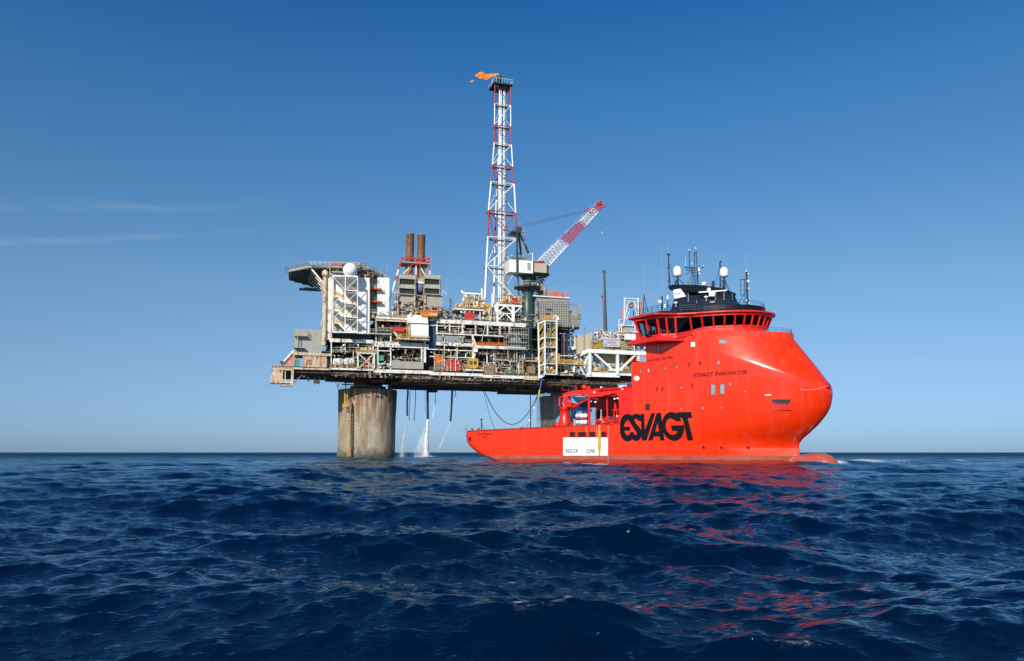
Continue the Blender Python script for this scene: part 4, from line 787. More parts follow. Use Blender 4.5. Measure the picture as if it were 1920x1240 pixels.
# --- concrete shafts
M_conc = pm('weathered concrete', (.42, .36, .26), .8, var=.5, rust=.78, rustc=(.20, .12, .06), scale=.2, streak=3, bump=.3, rustmix=.6)
def conc_nodes():
    N = M_conc.node_tree.nodes; L = M_conc.node_tree.links; b = N['Principled BSDF']; src = b.inputs['Base Color'].links[0].from_socket
    tc = N.new('ShaderNodeTexCoord'); sp = N.new('ShaderNodeSeparateXYZ'); L.new(tc.outputs['Object'], sp.inputs[0])
    w = N.new('ShaderNodeTexWave'); w.bands_direction = 'Z'; w.inputs['Scale'].default_value = .55; w.inputs['Distortion'].default_value = 1.2; w.inputs['Detail'].default_value = 3; w.inputs['Detail Scale'].default_value = .4; L.new(tc.outputs['Object'], w.inputs['Vector'])
    no = N.new('ShaderNodeTexNoise'); no.inputs['Scale'].default_value = .35; no.inputs['Detail'].default_value = 7; L.new(tc.outputs['Object'], no.inputs['Vector'])
    def mr(v, a, c, d, e):
        m = N.new('ShaderNodeMapRange'); [m.inputs[i+1].__setattr__('default_value', q) for i, q in enumerate((a, c, d, e))]; L.new(v, m.inputs[0]); return m.outputs[0]
    def mul(a, v):
        m = N.new('ShaderNodeMix'); m.data_type = 'RGBA'; m.blend_type = 'MULTIPLY'; m.inputs[0].default_value = 1; L.new(a, m.inputs[6]); L.new(v, m.inputs[7]); return m.outputs[2]
    out = mul(src, mr(w.outputs['Fac'], 0, 1, .80, 1.05))
    sm = N.new('ShaderNodeMath'); sm.operation = 'MULTIPLY_ADD'; L.new(no.outputs['Fac'], sm.inputs[0]); sm.inputs[1].default_value = 9; L.new(sp.outputs[2], sm.inputs[2])
    br = N.new('ShaderNodeTexBrick'); br.inputs['Scale'].default_value = 1; br.inputs['Brick Width'].default_value = 3.6; br.inputs['Row Height'].default_value = 2.3; br.inputs['Mortar Size'].default_value = .06; br.inputs['Mortar Smooth'].default_value = .6; br.offset = 0
    cb = N.new('ShaderNodeCombineXYZ'); L.new(sp.outputs[0], cb.inputs[0]); L.new(sp.outputs[2], cb.inputs[1]); L.new(cb.outputs[0], br.inputs['Vector']); out = mul(out, mr(br.outputs['Fac'], 0, 1, 1, .72))
    out = mul(out, mr(sm.outputs[0], 5.2, 8.6, .30, 1))                  # wet, overgrown splash zone
    # rusty runs under the rim
    mp = N.new('ShaderNodeMapping'); mp.inputs['Scale'].default_value = (.55, .55, .02); L.new(tc.outputs['Object'], mp.inputs[0]); n2 = N.new('ShaderNodeTexNoise'); n2.inputs['Scale'].default_value = 1.3; n2.inputs['Detail'].default_value = 5; L.new(mp.outputs[0], n2.inputs['Vector'])
    f1 = mr(n2.outputs['Fac'], .46, .56, 0, 1); f2 = mr(sp.outputs[2], 12, 24, 0, .95); f = N.new('ShaderNodeMath'); f.operation = 'MULTIPLY'; L.new(f1, f.inputs[0]); L.new(f2, f.inputs[1])
    m2 = N.new('ShaderNodeMix'); m2.data_type = 'RGBA'; L.new(f.outputs[0], m2.inputs[0]); L.new(out, m2.inputs[6]); m2.inputs[7].default_value = (.20, .085, .035, 1)
    L.new(m2.outputs[2], b.inputs['Base Color'])
conc_nodes()
ZB = 33.4     # underside of the topsides
def shaft(xc, d, r, label):
    s = PQ(xc, 780, d)[0]; t = thing(PLAT, 'concrete_shaft', (s, d, 0), label, 'platform leg', 'concrete legs of the platform'); m = MB()
    m.lathe((s, d, 0), [(r*1.0, -4), (r*.985, 4), (r*.985, 18), (r*1.0, 21.5), (r*1.015, 29.4), (r*1.0, 30.0), (r*.5, 30.1)], 64); m.build('shaft', M_conc, t)
    m = MB(); m.lathe((s, d, 30.0), [(r*.62, 0), (r*.62, 1.6), (r*.5, 1.8), (r*.5, 5)], 24); m.build('transition_piece', M_dark, t)
    m = MB(); m.rail([(s+r*.97*cos(a), d+r*.97*sin(a), 30.0) for a in np.linspace(pi, 2*pi, 18)], 1.1, 3, .05); m.build('railing', M_galv, t); return t, s
c1, s1c = shaft(688.5, 24.2, 12.95, 'broad rust stained concrete leg with a yellow ladder under the left end of the platform')
m = PM(); dl = 24.2-13.15
for x in (646.5, 650.5): m.pl(x+1, 728, x, 762, dl+1.3, .22, 6)
m.ladder(PP(648.5, 730, dl+1.2), PP(647.5, 762, dl+1.2), 1.2, .1, .8); m.pb(642.5, 761, 652.5, 763, dl, dl+2.5); m.build('upper_ladder', M_yellow, c1)
m = PM(); m.ladder(PP(654.4, 763, dl+.7), PP(653.6, 861, dl+.7), 1.3, .13, .75)
for y in np.arange(768, 858, 7.): m.pb(651.8, y, 656.4, y+.6, dl+.3, dl+1.4)
m.build('lower_ladder', M_yellow, c1); m = PM(); m.pl(657.3, 755, 656.6, 861, dl+.5, .35, 8); m.pl(655, 750, 655.5, 765, dl+.5, .4, 8); m.build('riser_pipe', M_bronze, c1)
m = PM(); m.pb(650, 762, 655, 768, dl+.3, dl+1.6); m.build('ladder_landing', M_dark, c1)
c2, s2c = shaft(1064, 38, 13.8, 'shaded concrete leg wrapped in scaffolding behind the ship and its red deck crane')
m = PM(); dsc = 38-14.8
for x in np.arange(1008, 1062, 2.6): m.pl(x, 735, x, 805, dsc+max(0, (1020-x)*.25), .07, 4)
for y in np.arange(722, 806, 3.4): m.pl(1011, y, 1061, y+.4, dsc+.1, .07, 4); m.pl(1008, y, 1020, y, dsc+4, .06, 4)
for y in np.arange(722, 800, 13.6): m.pl(1012, y+13, 1024, y, dsc, .06, 4); m.pl(1036, y+13, 1048, y, dsc, .06, 4)
m.build('scaffolding', M_galv, c2, kind=None)
m = PM(); m.ladder(PP(1009, 728, dsc+1), PP(1009, 806, dsc+1), 1.3, .08, 1.3); m.build('ladder', M_galv, c2)
# --- deck structure
pf = pth('oil_platform', 690, 700, 0, 'long offshore oil platform deck crowded with white beams and pipes on concrete legs', 'oil platform')
und = PM(); Z = lambda y, x=800: PQ(x, y, 0)[1]
X = lambda x, d=0: PQ(x, 700, d)[0]
u = MB(); u.box(X(756), X(1215), 1.0, 46, ZB, 35.2); u.box(X(520), X(756), 1.4, 34, 35.0, 36); u.build('underside', M_dark, pf)  # dark brown has the shade under the deck put into the colour
u = MB(); rr = random.Random(5)
for i in range(16):
    d = 2+i*2.9; u.box(X(756), X(1190), d, d+.6, ZB-.9, ZB)
    if d < 32: u.box(X(622), X(755), d+.1, d+.6, 34.2, 35.0)
for i in range(38): s = X(640)+(X(1190)-X(640))*i/37; left = s < X(756); u.box(s, s+.5, 1.2, 33 if left else 45, (34.6 if left else ZB-.55), (34.98 if left else ZB-.05))
for i in range(70):
    s = rr.uniform(X(700), X(1150)); d = rr.uniform(2, 44); l = rr.uniform(1.5, 9); h = rr.uniform(.3, 2.0); u.box(s, s+l, d, d+rr.uniform(.5, 5), ZB-h, ZB)
u.build('deck_girder', M_dark, pf)
u = MB()
for i in range(46):
    s = rr.uniform(X(760), X(1080)); l = rr.uniform(4, 26); d = rr.uniform(1.5, 20); z = ZB-rr.uniform(.1, 1.1); u.bar((s, d, z), (s+l, d, z), rr.uniform(.1, .3), 6)
u.build('underdeck_pipe', M_bronze, pf)
u = PM(); u.pb(945, 722, 1018, 737, 22, 34); u.pb(950, 734, 972, 736.5, 21, 30); u.pb(870, 716, 946, 726, 34, 44); u.pb(1012, 720, 1100, 733, 20, 36); u.build('hanging_module', M_dark, pf)
u = PM(); u.pb(950, 725, 968, 733, 21.6, 21.9); u.pb(974, 727, 990, 734, 21.6, 21.9); u.pb(999, 724, 1001, 735, 21.5, 21.9); u.prl([(945, 736, 21.5), (1018, 737, 21.5)], 1.4, 2, .08); u.build('hanging_panel', M_bronze, pf)
# floors and big beams
fl = PM()
fl.hb(700, 812, 697, 6.4, 0, 1.2); fl.hb(806, 905, 702, 6, -.1, 1.2); fl.hb(905, 1009, 707, 6, -.12, 1.2); fl.hb(618, 702, 692.5, 3.6, 0, 1.0); fl.hb(702, 804, 648, 8, .1, 1); fl.hb(818, 892, 646, 6, .1, 1.1)
fl.hb(700, 795, 643, 2, .3, 1.2); fl.hb(618, 700, 639.5, 6.5, .4, 1.2)
fl.hb(818, 986, 606, 8, -.3, 1.2); fl.hb(705, 815, 598, 3.6, -.2, 1.2); fl.hb(800, 872, 611.6, 1.6, -.2, .4); fl.hb(818, 960, 628.3, 2.2, -.1, .8); fl.hb(800, 888, 656.5, 1.8, .3, 1); fl.hb(806, 890, 670, 1.6, 1, 2)
fl.build('white_girder', M_white, pf)
cr_ = PM(); cr_.hb(508, 620, 691, 3.4, 0, 1.2); cr_.hb(549, 622, 664.5, 4.6, -.2, 1); cr_.hb(925, 1010, 676, 2, -.1, 1); cr_.hb(1010, 1075, 702, 4, .5, 1.5); cr_.hb(983, 1011, 709, 8, -.2, .6); cr_.build('cream_girder', M_cream, pf)
fs_ = MB()
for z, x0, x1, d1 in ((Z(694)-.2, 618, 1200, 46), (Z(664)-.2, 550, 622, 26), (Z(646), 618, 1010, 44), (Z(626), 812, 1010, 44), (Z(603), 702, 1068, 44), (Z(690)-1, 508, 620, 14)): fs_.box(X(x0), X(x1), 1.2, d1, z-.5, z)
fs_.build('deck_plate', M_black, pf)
bw = MB(); bw.box(X(622), X(1075), 13, 13.6, 35.9, Z(603)-.6); bw.box(X(622), X(623), 2, 44, 35.2, Z(646)); bw.box(X(1068), X(1069), 2, 44, 35, Z(612)); bw.box(X(622), X(1075), 44, 44.4, 35.2, Z(603)); bw.build('inner_bulkhead', M_black, pf)  # near-black wall colour paints in the shade of the deep bays
pc = PM()
for x, y0, y1, w in ((708.5, 640, 693, .5), (732.5, 625, 693, .5), (790.5, 650, 680, .55), (796.5, 638, 680, .9), (833, 648, 692, .35), (857, 648, 690, .4), (886.5, 628, 700, .7), (913, 657, 690, .45), (925.5, 657, 688, .4), (621, 640, 692, .4), (647, 640, 664, .35), (699.5, 642, 692, .4), (670.5, 663, 692, .5)): pc.pbm(x, y0, x, y1, .5, w)
for i, x in enumerate((819, 843, 867, 891.5, 914, 937, 955)): pc.pbm(x, 608, x, 628, .2, .62)
pc.pbm(885, 629, 892, 648, .2, .7); pc.pl(911, 607, 903, 640, -.2, .12); pc.pbm(889, 651, 889, 690, .4, .9)
for y in (658, 682.5): pc.hb(708, 733, y, 1.8, .3, 1)
pc.build('column', M_white, pf)
bc_ = PM()
for x, y0, y1 in ((705, 596, 700), (760, 640, 664), (815, 646, 700), (975, 655, 690)): pc2 = bc_.pbm(x, y0, x, y1, 1.5, .6)
for x0, y0, x1, y1 in ((733, 655, 790, 655), (733, 672, 795, 673), (815, 675, 884, 675), (893, 664, 980, 667), (893, 679, 980, 682), (622, 652, 699, 652), (706, 615, 768, 615), (819, 616, 955, 618), (818, 621, 955, 623), (925, 684, 980, 686)): bc_.pl(x0, y0, x1, y1, 1.8, .16)
bc_.pl(847, 614, 850, 620, 1, .2); bc_.pl(850, 620, 858, 625, 1, .2); bc_.build('grey_framework', M_galv, pf)
cp_ = PM(); cp_.pb(733, 678, 794, 691.5, -.1, .5); cp_.build('corrugated_parapet', M_gray, pf)
cp_ = PM(); cp_.pb(818.5, 630, 868.5, 643, .3, .8); cp_.build('cladding_panel', M_bluegray, pf)
cp_ = PM(); cp_.pb(868.5, 630, 886, 643, 2, 2.3); cp_.pb(622, 648, 668, 662, 6, 6.4); cp_.pb(648, 650, 700, 660, 7, 7.3); cp_.build('dark_cladding', M_black, pf)
cp_ = PM(); cp_.pb(803.5, 600, 818, 655, .6, 5); cp_.build('navy_duct', M_navy, pf)
cp_ = PM(); cp_.pb(704, 598, 706.5, 612, 1.5, 3); cp_.pb(705, 600, 770, 603, .3, 1); cp_.build('upper_fascia', M_cream, pf)
# side platforms
sp_ = PM(); sp_.hb(892, 986, 652, 5.5, -2.2, 1.2); sp_.prism([(X(887), -.5), (X(893), -2.2), (X(893), .6), (X(887), .6)], Z(654)-.8, Z(650)); sp_.hb(873, 906, 694, 3, -1.6, .3); sp_.hb(806, 819, 589.5, 2, -1.5, 2); sp_.build('side_platform', M_white, pf)
oy = PM(); oy.prl([(893, 648.5, -2.1), (954, 649.5, -2.1)], 1.5, 1.0, .1, 3); oy.prl([(893, 648.5, .5), (950, 649.5, .5)], 1.5, 1.2, .1, 2); oy.build('orange_railing', M_orange, pf)
yr = PM(); yr.prl([(618, 690.5, -.1), (702, 691, -.1)], 1.4, 1.8, .06); yr.prl([(836, 695, -.2), (880, 697, -.2)], 1.4, 1.3, .06); yr.prl([(873, 692.5, -1.7), (906, 693, -1.7)], 1.5, 1.1, .08, 2); yr.prl([(510, 689, -.2), (548, 690, -.2)], 1.3, 1.4, .06)
yr.prl([(733, 596.5, -.5), (768, 597, -.5)], 1.2, 1.4, .06); yr.build('yellow_railing', M_yellow, pf)
wr_ = PM(); wr_.prl([(694, 623, -.2), (733, 624, -.2)], 1.5, 1.6, .09, 2); wr_.prl([(820, 601, -.4), (985, 605, -.4)], 1.1, 2.2, .04, 2); wr_.prl([(806, 698, -.1), (836, 699, -.1)], 1.2, 2.0, .05); wr_.prl([(906, 703, -.2), (1008, 707, -.2)], 1.2, 2.0, .05); wr_.hb(693, 735, 626, 2.6, -.4, 2); wr_.build('grey_railing', M_galv, pf)
st_ = PM(); st_.prism([PQ(x, y, -1.5) for x, y in ((735, 622), (741, 622), (752, 634), (746, 634))], -1.5, -.2, 'y'); st_.hb(746, 768, 634.5, 2, -1.5, .5); st_.build('stair', M_cream, pf)
# pipework in the bays, level by level
def part(name, mats, parent, calls, seed=0):
    mb = PM()
    for c in calls: clut(mb, *c)
    return mb.build(name, mats, parent)
part('bay_pipework', CL, pf, [(622, 652, 699, 690, 2, 11, 60, GREYP), (622, 644, 699, 660, 1.5, 10, 26, GREYP), (708, 644, 732, 692, 1.5, 10, 26, GREYP), (734, 652, 796, 678, 3, 12, 40, DARKP), (706, 602, 768, 622, 2, 11, 44, GREYP), (706, 625, 768, 642, 1.5, 9, 20, GREYP)])
part('truss_pipework', CL, pf, [(819, 610, 960, 626, 2, 9, 60, DARKP), (869, 630, 985, 646, 1.5, 9, 70, DARKP+[3, 9]), (819, 650, 888, 672, 1.5, 10, 50, DARKP+[2, 0]), (819, 672, 886, 696, 1.0, 9, 46, GREYP+[2]), (892, 658, 985, 680, 2, 11, 50, DARKP), (908, 684, 985, 704, .8, 8, 70, WARM+GREYP+[3, 9, 4]), (955, 610, 985, 628, 2, 9, 30, GREYP)])
part('lower_pipework', CL, pf, [(985, 655, 1010, 705, 1.2, 10, 46, GREYP+[3]), (1045, 612, 1080, 700, 1.5, 12, 130, [6, 14, 14, 8, 10, 0, 15, 2, 13]), (1020, 620, 1045, 700, 3, 12, 50, DARKP), (1045, 682, 1090, 704, -.5, 6, 40, WARM+[1, 1]), (1078, 655, 1100, 690, 3, 10, 36, WARM)])
part('deck_pipework', CL, pf, [(819, 586, 1000, 602, .5, 14, 190, GREYP+[2, 0, 12, 7]), (733, 582, 830, 598, 3, 14, 80, GREYP+[8, 9]), (694, 585, 735, 600, 2, 9, 22, GREYP+[4])])
cy = PM()
for i in range(7): p = PP(949+i*3.8, 697.5, .4); cy.lathe(p, [(.1, -.9), (.36, -.8), (.36, .5), (.1, .75)], 8)
cy.build('gas_bottles', M_green, pf)
# derrick mast and dark antennas on the deck
m = PM(); m.pl(845, 600, 845, 559, 3, .2, 6); 
for y in (563, 566, 570, 574): m.pl(842, y, 850, y, 3, .07, 4)
for k in range(9): x = 832+k*2.1; m.pl(x, 600, x+R.uniform(-1, 1), 575+R.uniform(-4, 10), 5, .09, 4)
m.build('antenna_rack', M_navy, pf)
part('edge_pipework', CL, pf, [(622, 645, 700, 662, -.5, .1, 26, WARM, .5), (702, 642, 800, 650, -.4, 0, 26, WARM, .45), (819, 628, 890, 650, -.6, 0, 40, WARM+GREYP, .5), (893, 655, 985, 700, -.7, -.1, 80, WARM+GREYP, .55), (806, 655, 892, 696, -.5, 0, 60, GREYP+WARM, .5), (700, 680, 735, 694, -.5, 0, 20, WARM, .5), (735, 655, 800, 678, .2, .9, 30, GREYP, .5), (819, 609, 960, 627, -.3, .1, 50, GREYP+WARM, .5), (620, 668, 700, 690, -.5, .3, 40, WARM, .5)])
part('fascia_bracket', CL, pf, [(620, 694, 1008, 712, -.2, .9, 120, [3, 7, 9, 8, 0], .6)])
er = PM()
for x0, x1, y in ((706, 766, 595.5), (706, 768, 622), (819, 885, 626), (819, 886, 641.5), (893, 985, 664.5), (926, 1008, 674), (622, 668, 661), (806, 835, 693)): er.prl([(x0, y, -.15), (x1, y+(x1-x0)*.018, -.15)], 1.15, 1.4, .045, 2)
er.build('edge_railing', M_cream, pf)
# --- left end: cantilever platform, slanted boom, cabin
lc = pth('cantilever_platform', 508, 722, 0, 'rusty cream cantilever platform with posts at the far left end of the deck', 'platform')
m = PM(); m.hb(509, 551, 693, 2.4, -.3, 4); m.hb(527, 550, 717, 3.5, -.2, 3); m.pbm(548.5, 693, 547, 722, .2, 1.0); m.pbm(528.5, 693, 528, 716, .2, .8); m.pbm(535, 694, 534.5, 716, .4, .45); m.hb(527, 548, 722.5, 2.5, .2, 3); m.build('post_frame', M_cream, lc)
m = PM(); m.prism([PQ(x, y, -.3) for x, y in ((513, 694), (524, 694), (528, 706), (528, 719), (507, 719), (507, 709))], -.3, 4, 'y'); m.build('side_plating', M_rusty, lc)
m = PM(); m.prl([(510, 691, -.4), (548, 692, -.4)], 1.4, 1.3, .07); m.build('railing', M_galv, lc)
m = PM(); m.pb(526.5, 716.5, 547, 724, 1.2, 4); m.pl(548, 720, 562, 708, .5, .2); m.pl(552, 716, 566, 704, 1.5, .15); m.build('base_box', M_bronze, lc)
sb_ = pth('davit_boom', 530, 690, 3, 'slanted pink and white boom leaning against the grey cabin at the far left', 'boom')
m = PM(); m.prism([PQ(x, y, 2) for x, y in ((534, 680), (550, 661), (557, 668), (559, 676), (546, 688), (534, 689))], 2, 3.5, 'y'); m.build('boom_plate', M_pink, sb_); m = PM(); m.pbm(530, 680, 552, 656, 1.6, .7); m.build('boom_beam', M_white, sb_)
m = PM(); m.pb(527, 680, 533, 690, 1.2, 3); m.pb(525, 677.5, 533, 679.5, 1.2, 3); m.build('boom_winch', M_dark, sb_)
cb = pth('grey_cabin', 551, 663, 0, 'tall grey clad cabin with an outside ladder and small balcony at the left end', 'cabin')
m = PM(); m.pb(551, 618, 604, 663, 0, 12); m.build('wall', M_gray, cb); m = PM()
for x in (577, 590): m.pl(x, 618.5, x, 662, -.04, .06, 4)
m.pb(589.5, 645, 596, 651, -.06, 0); m.build('wall_seam', M_galv, cb); m = PM(); m.pb(591, 623.5, 595, 628, -.1, 0); m.build('window', M_bluegray, cb)
m = PM(); m.hb(551, 577, 629.5, 1.6, -2.2, 0); m.hb(551, 571, 651.5, 1.5, -2.2, 0); m.prl([(551, 629, -2.2), (577, 629.5, -2.2), (577, 629.5, 0)], 1.7, 1.4, .07); m.prl([(553, 621, -2.2), (577, 622, -2.2)], .1, 4, .08, 1); m.build('balcony', M_galv, cb)
m = PM(); m.ladder(PP(555.5, 619, -2.3), PP(555.5, 652, -2.3), 1.3, .08, .6); m.pl(558.5, 619, 558.5, 652, -2.3, .14); m.pl(551.5, 619, 551.5, 664, -2.3, .1); m.build('ladder', M_galv, cb)
# containers and boxes
def container(x0, y0, x1, y1, d, mat, label, cat='container', group=None, depth=3, ribs=True, name='shipping_container', frame=None):
    t = pth(name, x0, y1, d, label, cat, group); m = PM(); b = PB(x0, y0, x1, y1, d, d+depth); m.box(*b)
    if ribs:
        n = int((b[1]-b[0])/.7)
        for i in range(n): s = b[0]+.3+(b[1]-b[0]-.5)*i/n; m.box(s, s+.28, d-.09, d, b[4]+.2, b[5]-.2)
    m.build('body', mat, t); f = MB()
    for s in (b[0], b[1]): f.beam((s, d-.05, b[4]), (s, d-.05, b[5]), .24)
    for z in (b[4], b[5]): f.beam((b[0], d-.05, z), (b[1], d-.05, z), .24)
    f.build('corner_frame', frame or mat, t); return t, b
t, b = container(568, 669, 612, 688.5, -.3, M_rusty, 'rusty cream shipping container with red lettering patches at the left end')
P = PM()
for x0, x1, y0, y1 in ((575.5, 578.5, 674, 678), (579.5, 584.5, 674, 678), (575.5, 578.5, 679.5, 683.5), (579.5, 585, 679.5, 683.5)):
    for k in range(3): xx = x0+(x1-x0)*k/3; P.pb(xx, y0+(k % 2), xx+(x1-x0)*.24, y1-.4*(k % 2), -.46, -.42)
P.build('lettering', M_red, t)
container(835, 676, 862.5, 695.5, .3, M_red, 'red container pair with white corner marks on the lower deck edge')
container(816, 665.5, 832, 682, .5, M_orange, 'orange open rack on legs left of the red container pair', 'rack', name='equipment_rack', frame=M_orange)
t, b = container(879, 673, 896, 688, -1.0, M_yellow, 'yellow cabin with two dark windows on the white side platform', 'cabin', name='control_cabin', ribs=False)
for x0 in (880.8, 888.5): m = PM(); m.pb(x0, 677, x0+5.2, 684, -1.1, -1.02); m.build('window', M_dark, t)
container(872.5, 586.3, 888.5, 601, .6, M_red, 'bright red container on the upper deck left of the flare tower')
container(790, 582.5, 818, 590, -1.2, M_orange, 'low orange skid behind yellow rails above the white cabin', 'skid', name='equipment_skid', ribs=False)
container(738, 614, 758, 621, -.8, M_red, 'small red skid behind yellow rails beside the white cabin', 'skid', name='equipment_skid', ribs=False)
container(707.5, 667, 719, 676, .8, M_green, 'small green box inside the white frame left of the grey parapet', 'crate', name='equipment_box', ribs=False)
container(552.5, 676, 561, 687, -.3, M_green, 'small green shed left of the rusty container', 'shed', name='small_shed', ribs=False)
container(881, 686, 893, 690.5, -1.9, M_yellow, 'low yellow cable drum box under the yellow cabin', 'box', name='equipment_box', ribs=False)
container(683, 680, 692, 690.5, .8, M_red, 'red bin under the cross braced frame on the lower deck', 'bin', name='waste_bin', ribs=False)
container(908, 683, 927, 702, -.2, M_bronze, 'brown pipe rack full of rusty valves right of the yellow cabin', 'rack', name='valve_rack')
container(990, 687, 1003, 700, -.1, M_bronze, 'brown valve skid at the lower deck corner left of the yellow stair tower', 'skid', name='valve_skid')
container(818, 683, 833, 694, .8, M_bronze, 'brown timber stand under the orange rack', 'stand', name='pump_stand')
for i, (x, c_) in enumerate(((634, 'left of two'), (655, 'right of two'))):
    t = pth('white_tank', x, 689, 1, 'white horizontal tank on the lower deck below the living quarters, %s' % c_, 'tank', 'white tanks on the lower deck')
    m = PM(); p = PP(x, 679, 2); m.lathe(p, [(.2, -2.4), (1.3, -2.1), (1.6, -1.6), (1.6, 1.6), (1.3, 2.1), (.2, 2.4)], 16, axis='x'); m.build('tank_body', M_winl, t)
    m = PM(); m.pbm(x-5, 682, x-5, 690, 2, .4); m.pbm(x+5, 682, x+5, 690, 2, .4); m.build('saddle', M_galv, t)
t = pth('braced_frame', 670, 690, -.4, 'white cross braced frame carrying yellow drums left of the dark bay', 'frame')
m = PM(); 
for x in (671, 701.5): m.pbm(x, 662, x, 691, -.4, .5)
m.pbm(673, 664, 700, 690, -.4, .3); m.pbm(700, 664, 674, 690, -.4, .3); m.hb(669, 704, 662.3, 2.2, -.7, 3); m.build('frame', M_white, t)
m = PM(); m.prl([(669, 661.5, -.7), (703, 662, -.7)], 1.5, 1.2, .1, 3); m.pb(684, 657, 700, 661, .5, 2); m.build('railing', M_yellow, t); m = PM()
for x in (679, 686, 695): m.lathe(PP(x, 656, 1), [(.3, -1), (1.0, -.9), (1.0, .7), (.3, 1)], 12)
m.build('drum', M_galv, t)
# --- white cabin on the edge
t = pth('white_cabin', 768, 637, -3, 'bright white cabin with a sloping roof hung on the deck edge over a yellow rail', 'cabin')
m = PM(); m.pb(769, 608, 803.5, 633, -3, 2); m.build('wall', M_clean, t); m = PM(); a = PQ(765, 592, -2.6); m.prism([(-3.6, PQ(785, 606, -3.6)[1]), (-1.5, PQ(785, 591, -1.5)[1]), (3, PQ(785, 591, -1.5)[1]), (3, PQ(785, 606, -3.6)[1])], PQ(765.5, 600, -3)[0], PQ(802.5, 600, -3)[0], 'x'); m.build('roof', M_clean, t)
m = PM(); m.hb(744, 805, 636, 2.4, -3.6, 1); m.build('floor_beam', M_cream, t); m = PM(); m.prl([(765, 634.5, -3.6), (805, 635.5, -3.6)], 1.3, 1.1, .09, 2); m.prl([(744, 634, -2.5), (766, 634.5, -2.5)], 2.2, 1.0, .1, 3); m.ladder(PP(765.5, 601, -3.3), PP(766.5, 633, -3.3), 1.4, .14, .7); m.prl([(791, 596, -3), (818, 597, -3)], 1.3, 1.2, .08, 2); m.pb(790, 589.8, 820, 592.2, -3, 1.5); m.build('railing', M_yellow, t)
m = PM(); m.prl([(772, 589.8, -1.5), (820, 590.4, -1.5)], 1.6, 1.2, .09, 2); m.prl([(771, 596, -2.4), (775, 583, -2.4)], 1.2, 1.2, .1, 2); m.build('upper_railing', M_yellow, t)
# --- living quarters
lq = pth('living_quarters', 607, 640, 0, 'tall white and rust streaked living quarters block under the helideck', 'building')
m = PM(); m.pb(622, 519, 693, 624, 1.5, 16); m.build('front_wall', M_clean, lq); m = PM(); m.pb(610, 515, 622.5, 637, .6, 16); m.build('corner_wall', M_white, lq)
m = PM(); m.pb(613.5, 519, 622, 624, .4, 1.2); m.build('corner_trim', M_white, lq); m = PM(); m.pb(622, 517, 624.6, 634, .2, 1.5); m.pb(613, 515, 630, 520, .25, 1.5); m.build('corner_rust_strip', M_rusty, lq)
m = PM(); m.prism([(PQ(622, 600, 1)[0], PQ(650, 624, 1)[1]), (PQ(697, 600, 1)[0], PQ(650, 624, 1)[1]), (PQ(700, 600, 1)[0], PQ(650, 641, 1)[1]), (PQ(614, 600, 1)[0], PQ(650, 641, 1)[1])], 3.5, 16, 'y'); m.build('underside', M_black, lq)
m = PM(); m.pb(707, 520.5, 729.5, 594, 6, 18); m.build('side_block', M_clean, lq); m = PM(); m.pb(693, 522, 707.5, 597, 8.5, 16); m.build('recess_wall', M_bluegray, lq)  # recess wall's blue-grey colour paints in its shade
m = PM(); m.hb(693, 716, 541, 2.4, 3.5, 8.5); m.hb(693, 716, 565, 2.4, 3.5, 8.5); m.build('balcony', M_orange, lq); m = PM(); m.prl([(694, 540, 3.6), (716, 541, 3.6)], 1.4, 1.2, .07); m.prl([(694, 563.6, 3.6), (716, 564.6, 3.6)], 1.4, 1.2, .07); m.prl([(694, 588, 2), (704, 588, 2)], 1.8, 1.2, .1); m.prl([(711, 594, 2), (735, 595, 2)], 2.2, 1.0, .06); m.build('balcony_railing', M_galv, lq)
for y in (549, 573, 583): m = PM(); m.pb(696.5, y, 702, y+2.6, 8.3, 8.48); m.build('window', M_clean, lq)
m = PM(); p = PP(609.5, 520, .2); q = PP(608, 640, .2); m.bar(p, q, .95, 14); m.bar(PP(608, 641, .2), PP(606.5, 648, .2), 1.0, 12); m.lathe(PP(609.8, 514, .2), [(1.0, -1), (1.35, -.8), (1.35, 1), (.9, 1.1), (.9, 1.6)], 14)
for y in (540, 560, 580, 600, 620): m.bar(PP(609.2, y, .2), PP(609.2, y+.7, .2), 1.1, 14)
m.build('vent_pipe', M_cream, lq); m = PM(); m.pl(693, 520, 693, 624, .9, .2, 6); m.pl(713, 595, 713, 500, 7, .06, 4); m.pl(725.5, 520, 725.5, 495, 8, .05, 4); m.pl(603, 603, 603, 612, .3, .35, 8); m.build('wall_pipe', M_cream, lq)
m = PM(); m.hb(622, 694, 624.5, 1.6, .8, 3); m.prl([(671, 603, 1.2), (693, 604, 1.2)], .1, 3, .15, 1); m.build('floor_edge', M_white, lq)
part('roof_equipment', CL, lq, [(618, 503, 645, 517, 2, 9, 36, WARM), (668, 508, 700, 520, 2, 9, 30, GREYP)])
# --- stair tower at the quarters
t = pth('stair_tower', 624, 624, -4.5, 'white cross braced stair tower with yellow stairs in front of the living quarters', 'stair tower')
d0 = -5.0; m = PM()
for d in (d0,):
    for x in (624.6, 647.5, 670.6): m.pbm(x, 517.5, x-.6, 623.5, d, .34 if d < -3 else .26)
for y in (518, 623): m.pbm(624.5, y, 670.5, y+.6, d0, .5)
for (xa, ya, xb, yb) in ((671, 521, 648, 544), (648, 545, 625, 570), (671, 546, 648, 570), (626, 521, 648, 545), (671, 571, 648, 595), (648, 597, 626, 571), (671, 598, 650, 623), (626, 599, 648, 621), (649, 572, 626, 596)): m.pbm(xa, ya, xb, yb, d0, .2)
m.hb(623.5, 671, 517.8, 2.2, d0-.3, 1.5); m.build('frame', M_clean, t)
m = PM()
for y in (545, 570, 595, 621): m.hb(648, 670.5, y, 1.5, d0+.2, 1.2)
for y in (556, 583, 606): m.hb(625, 636, y, 1.5, d0+.2, 1.2)
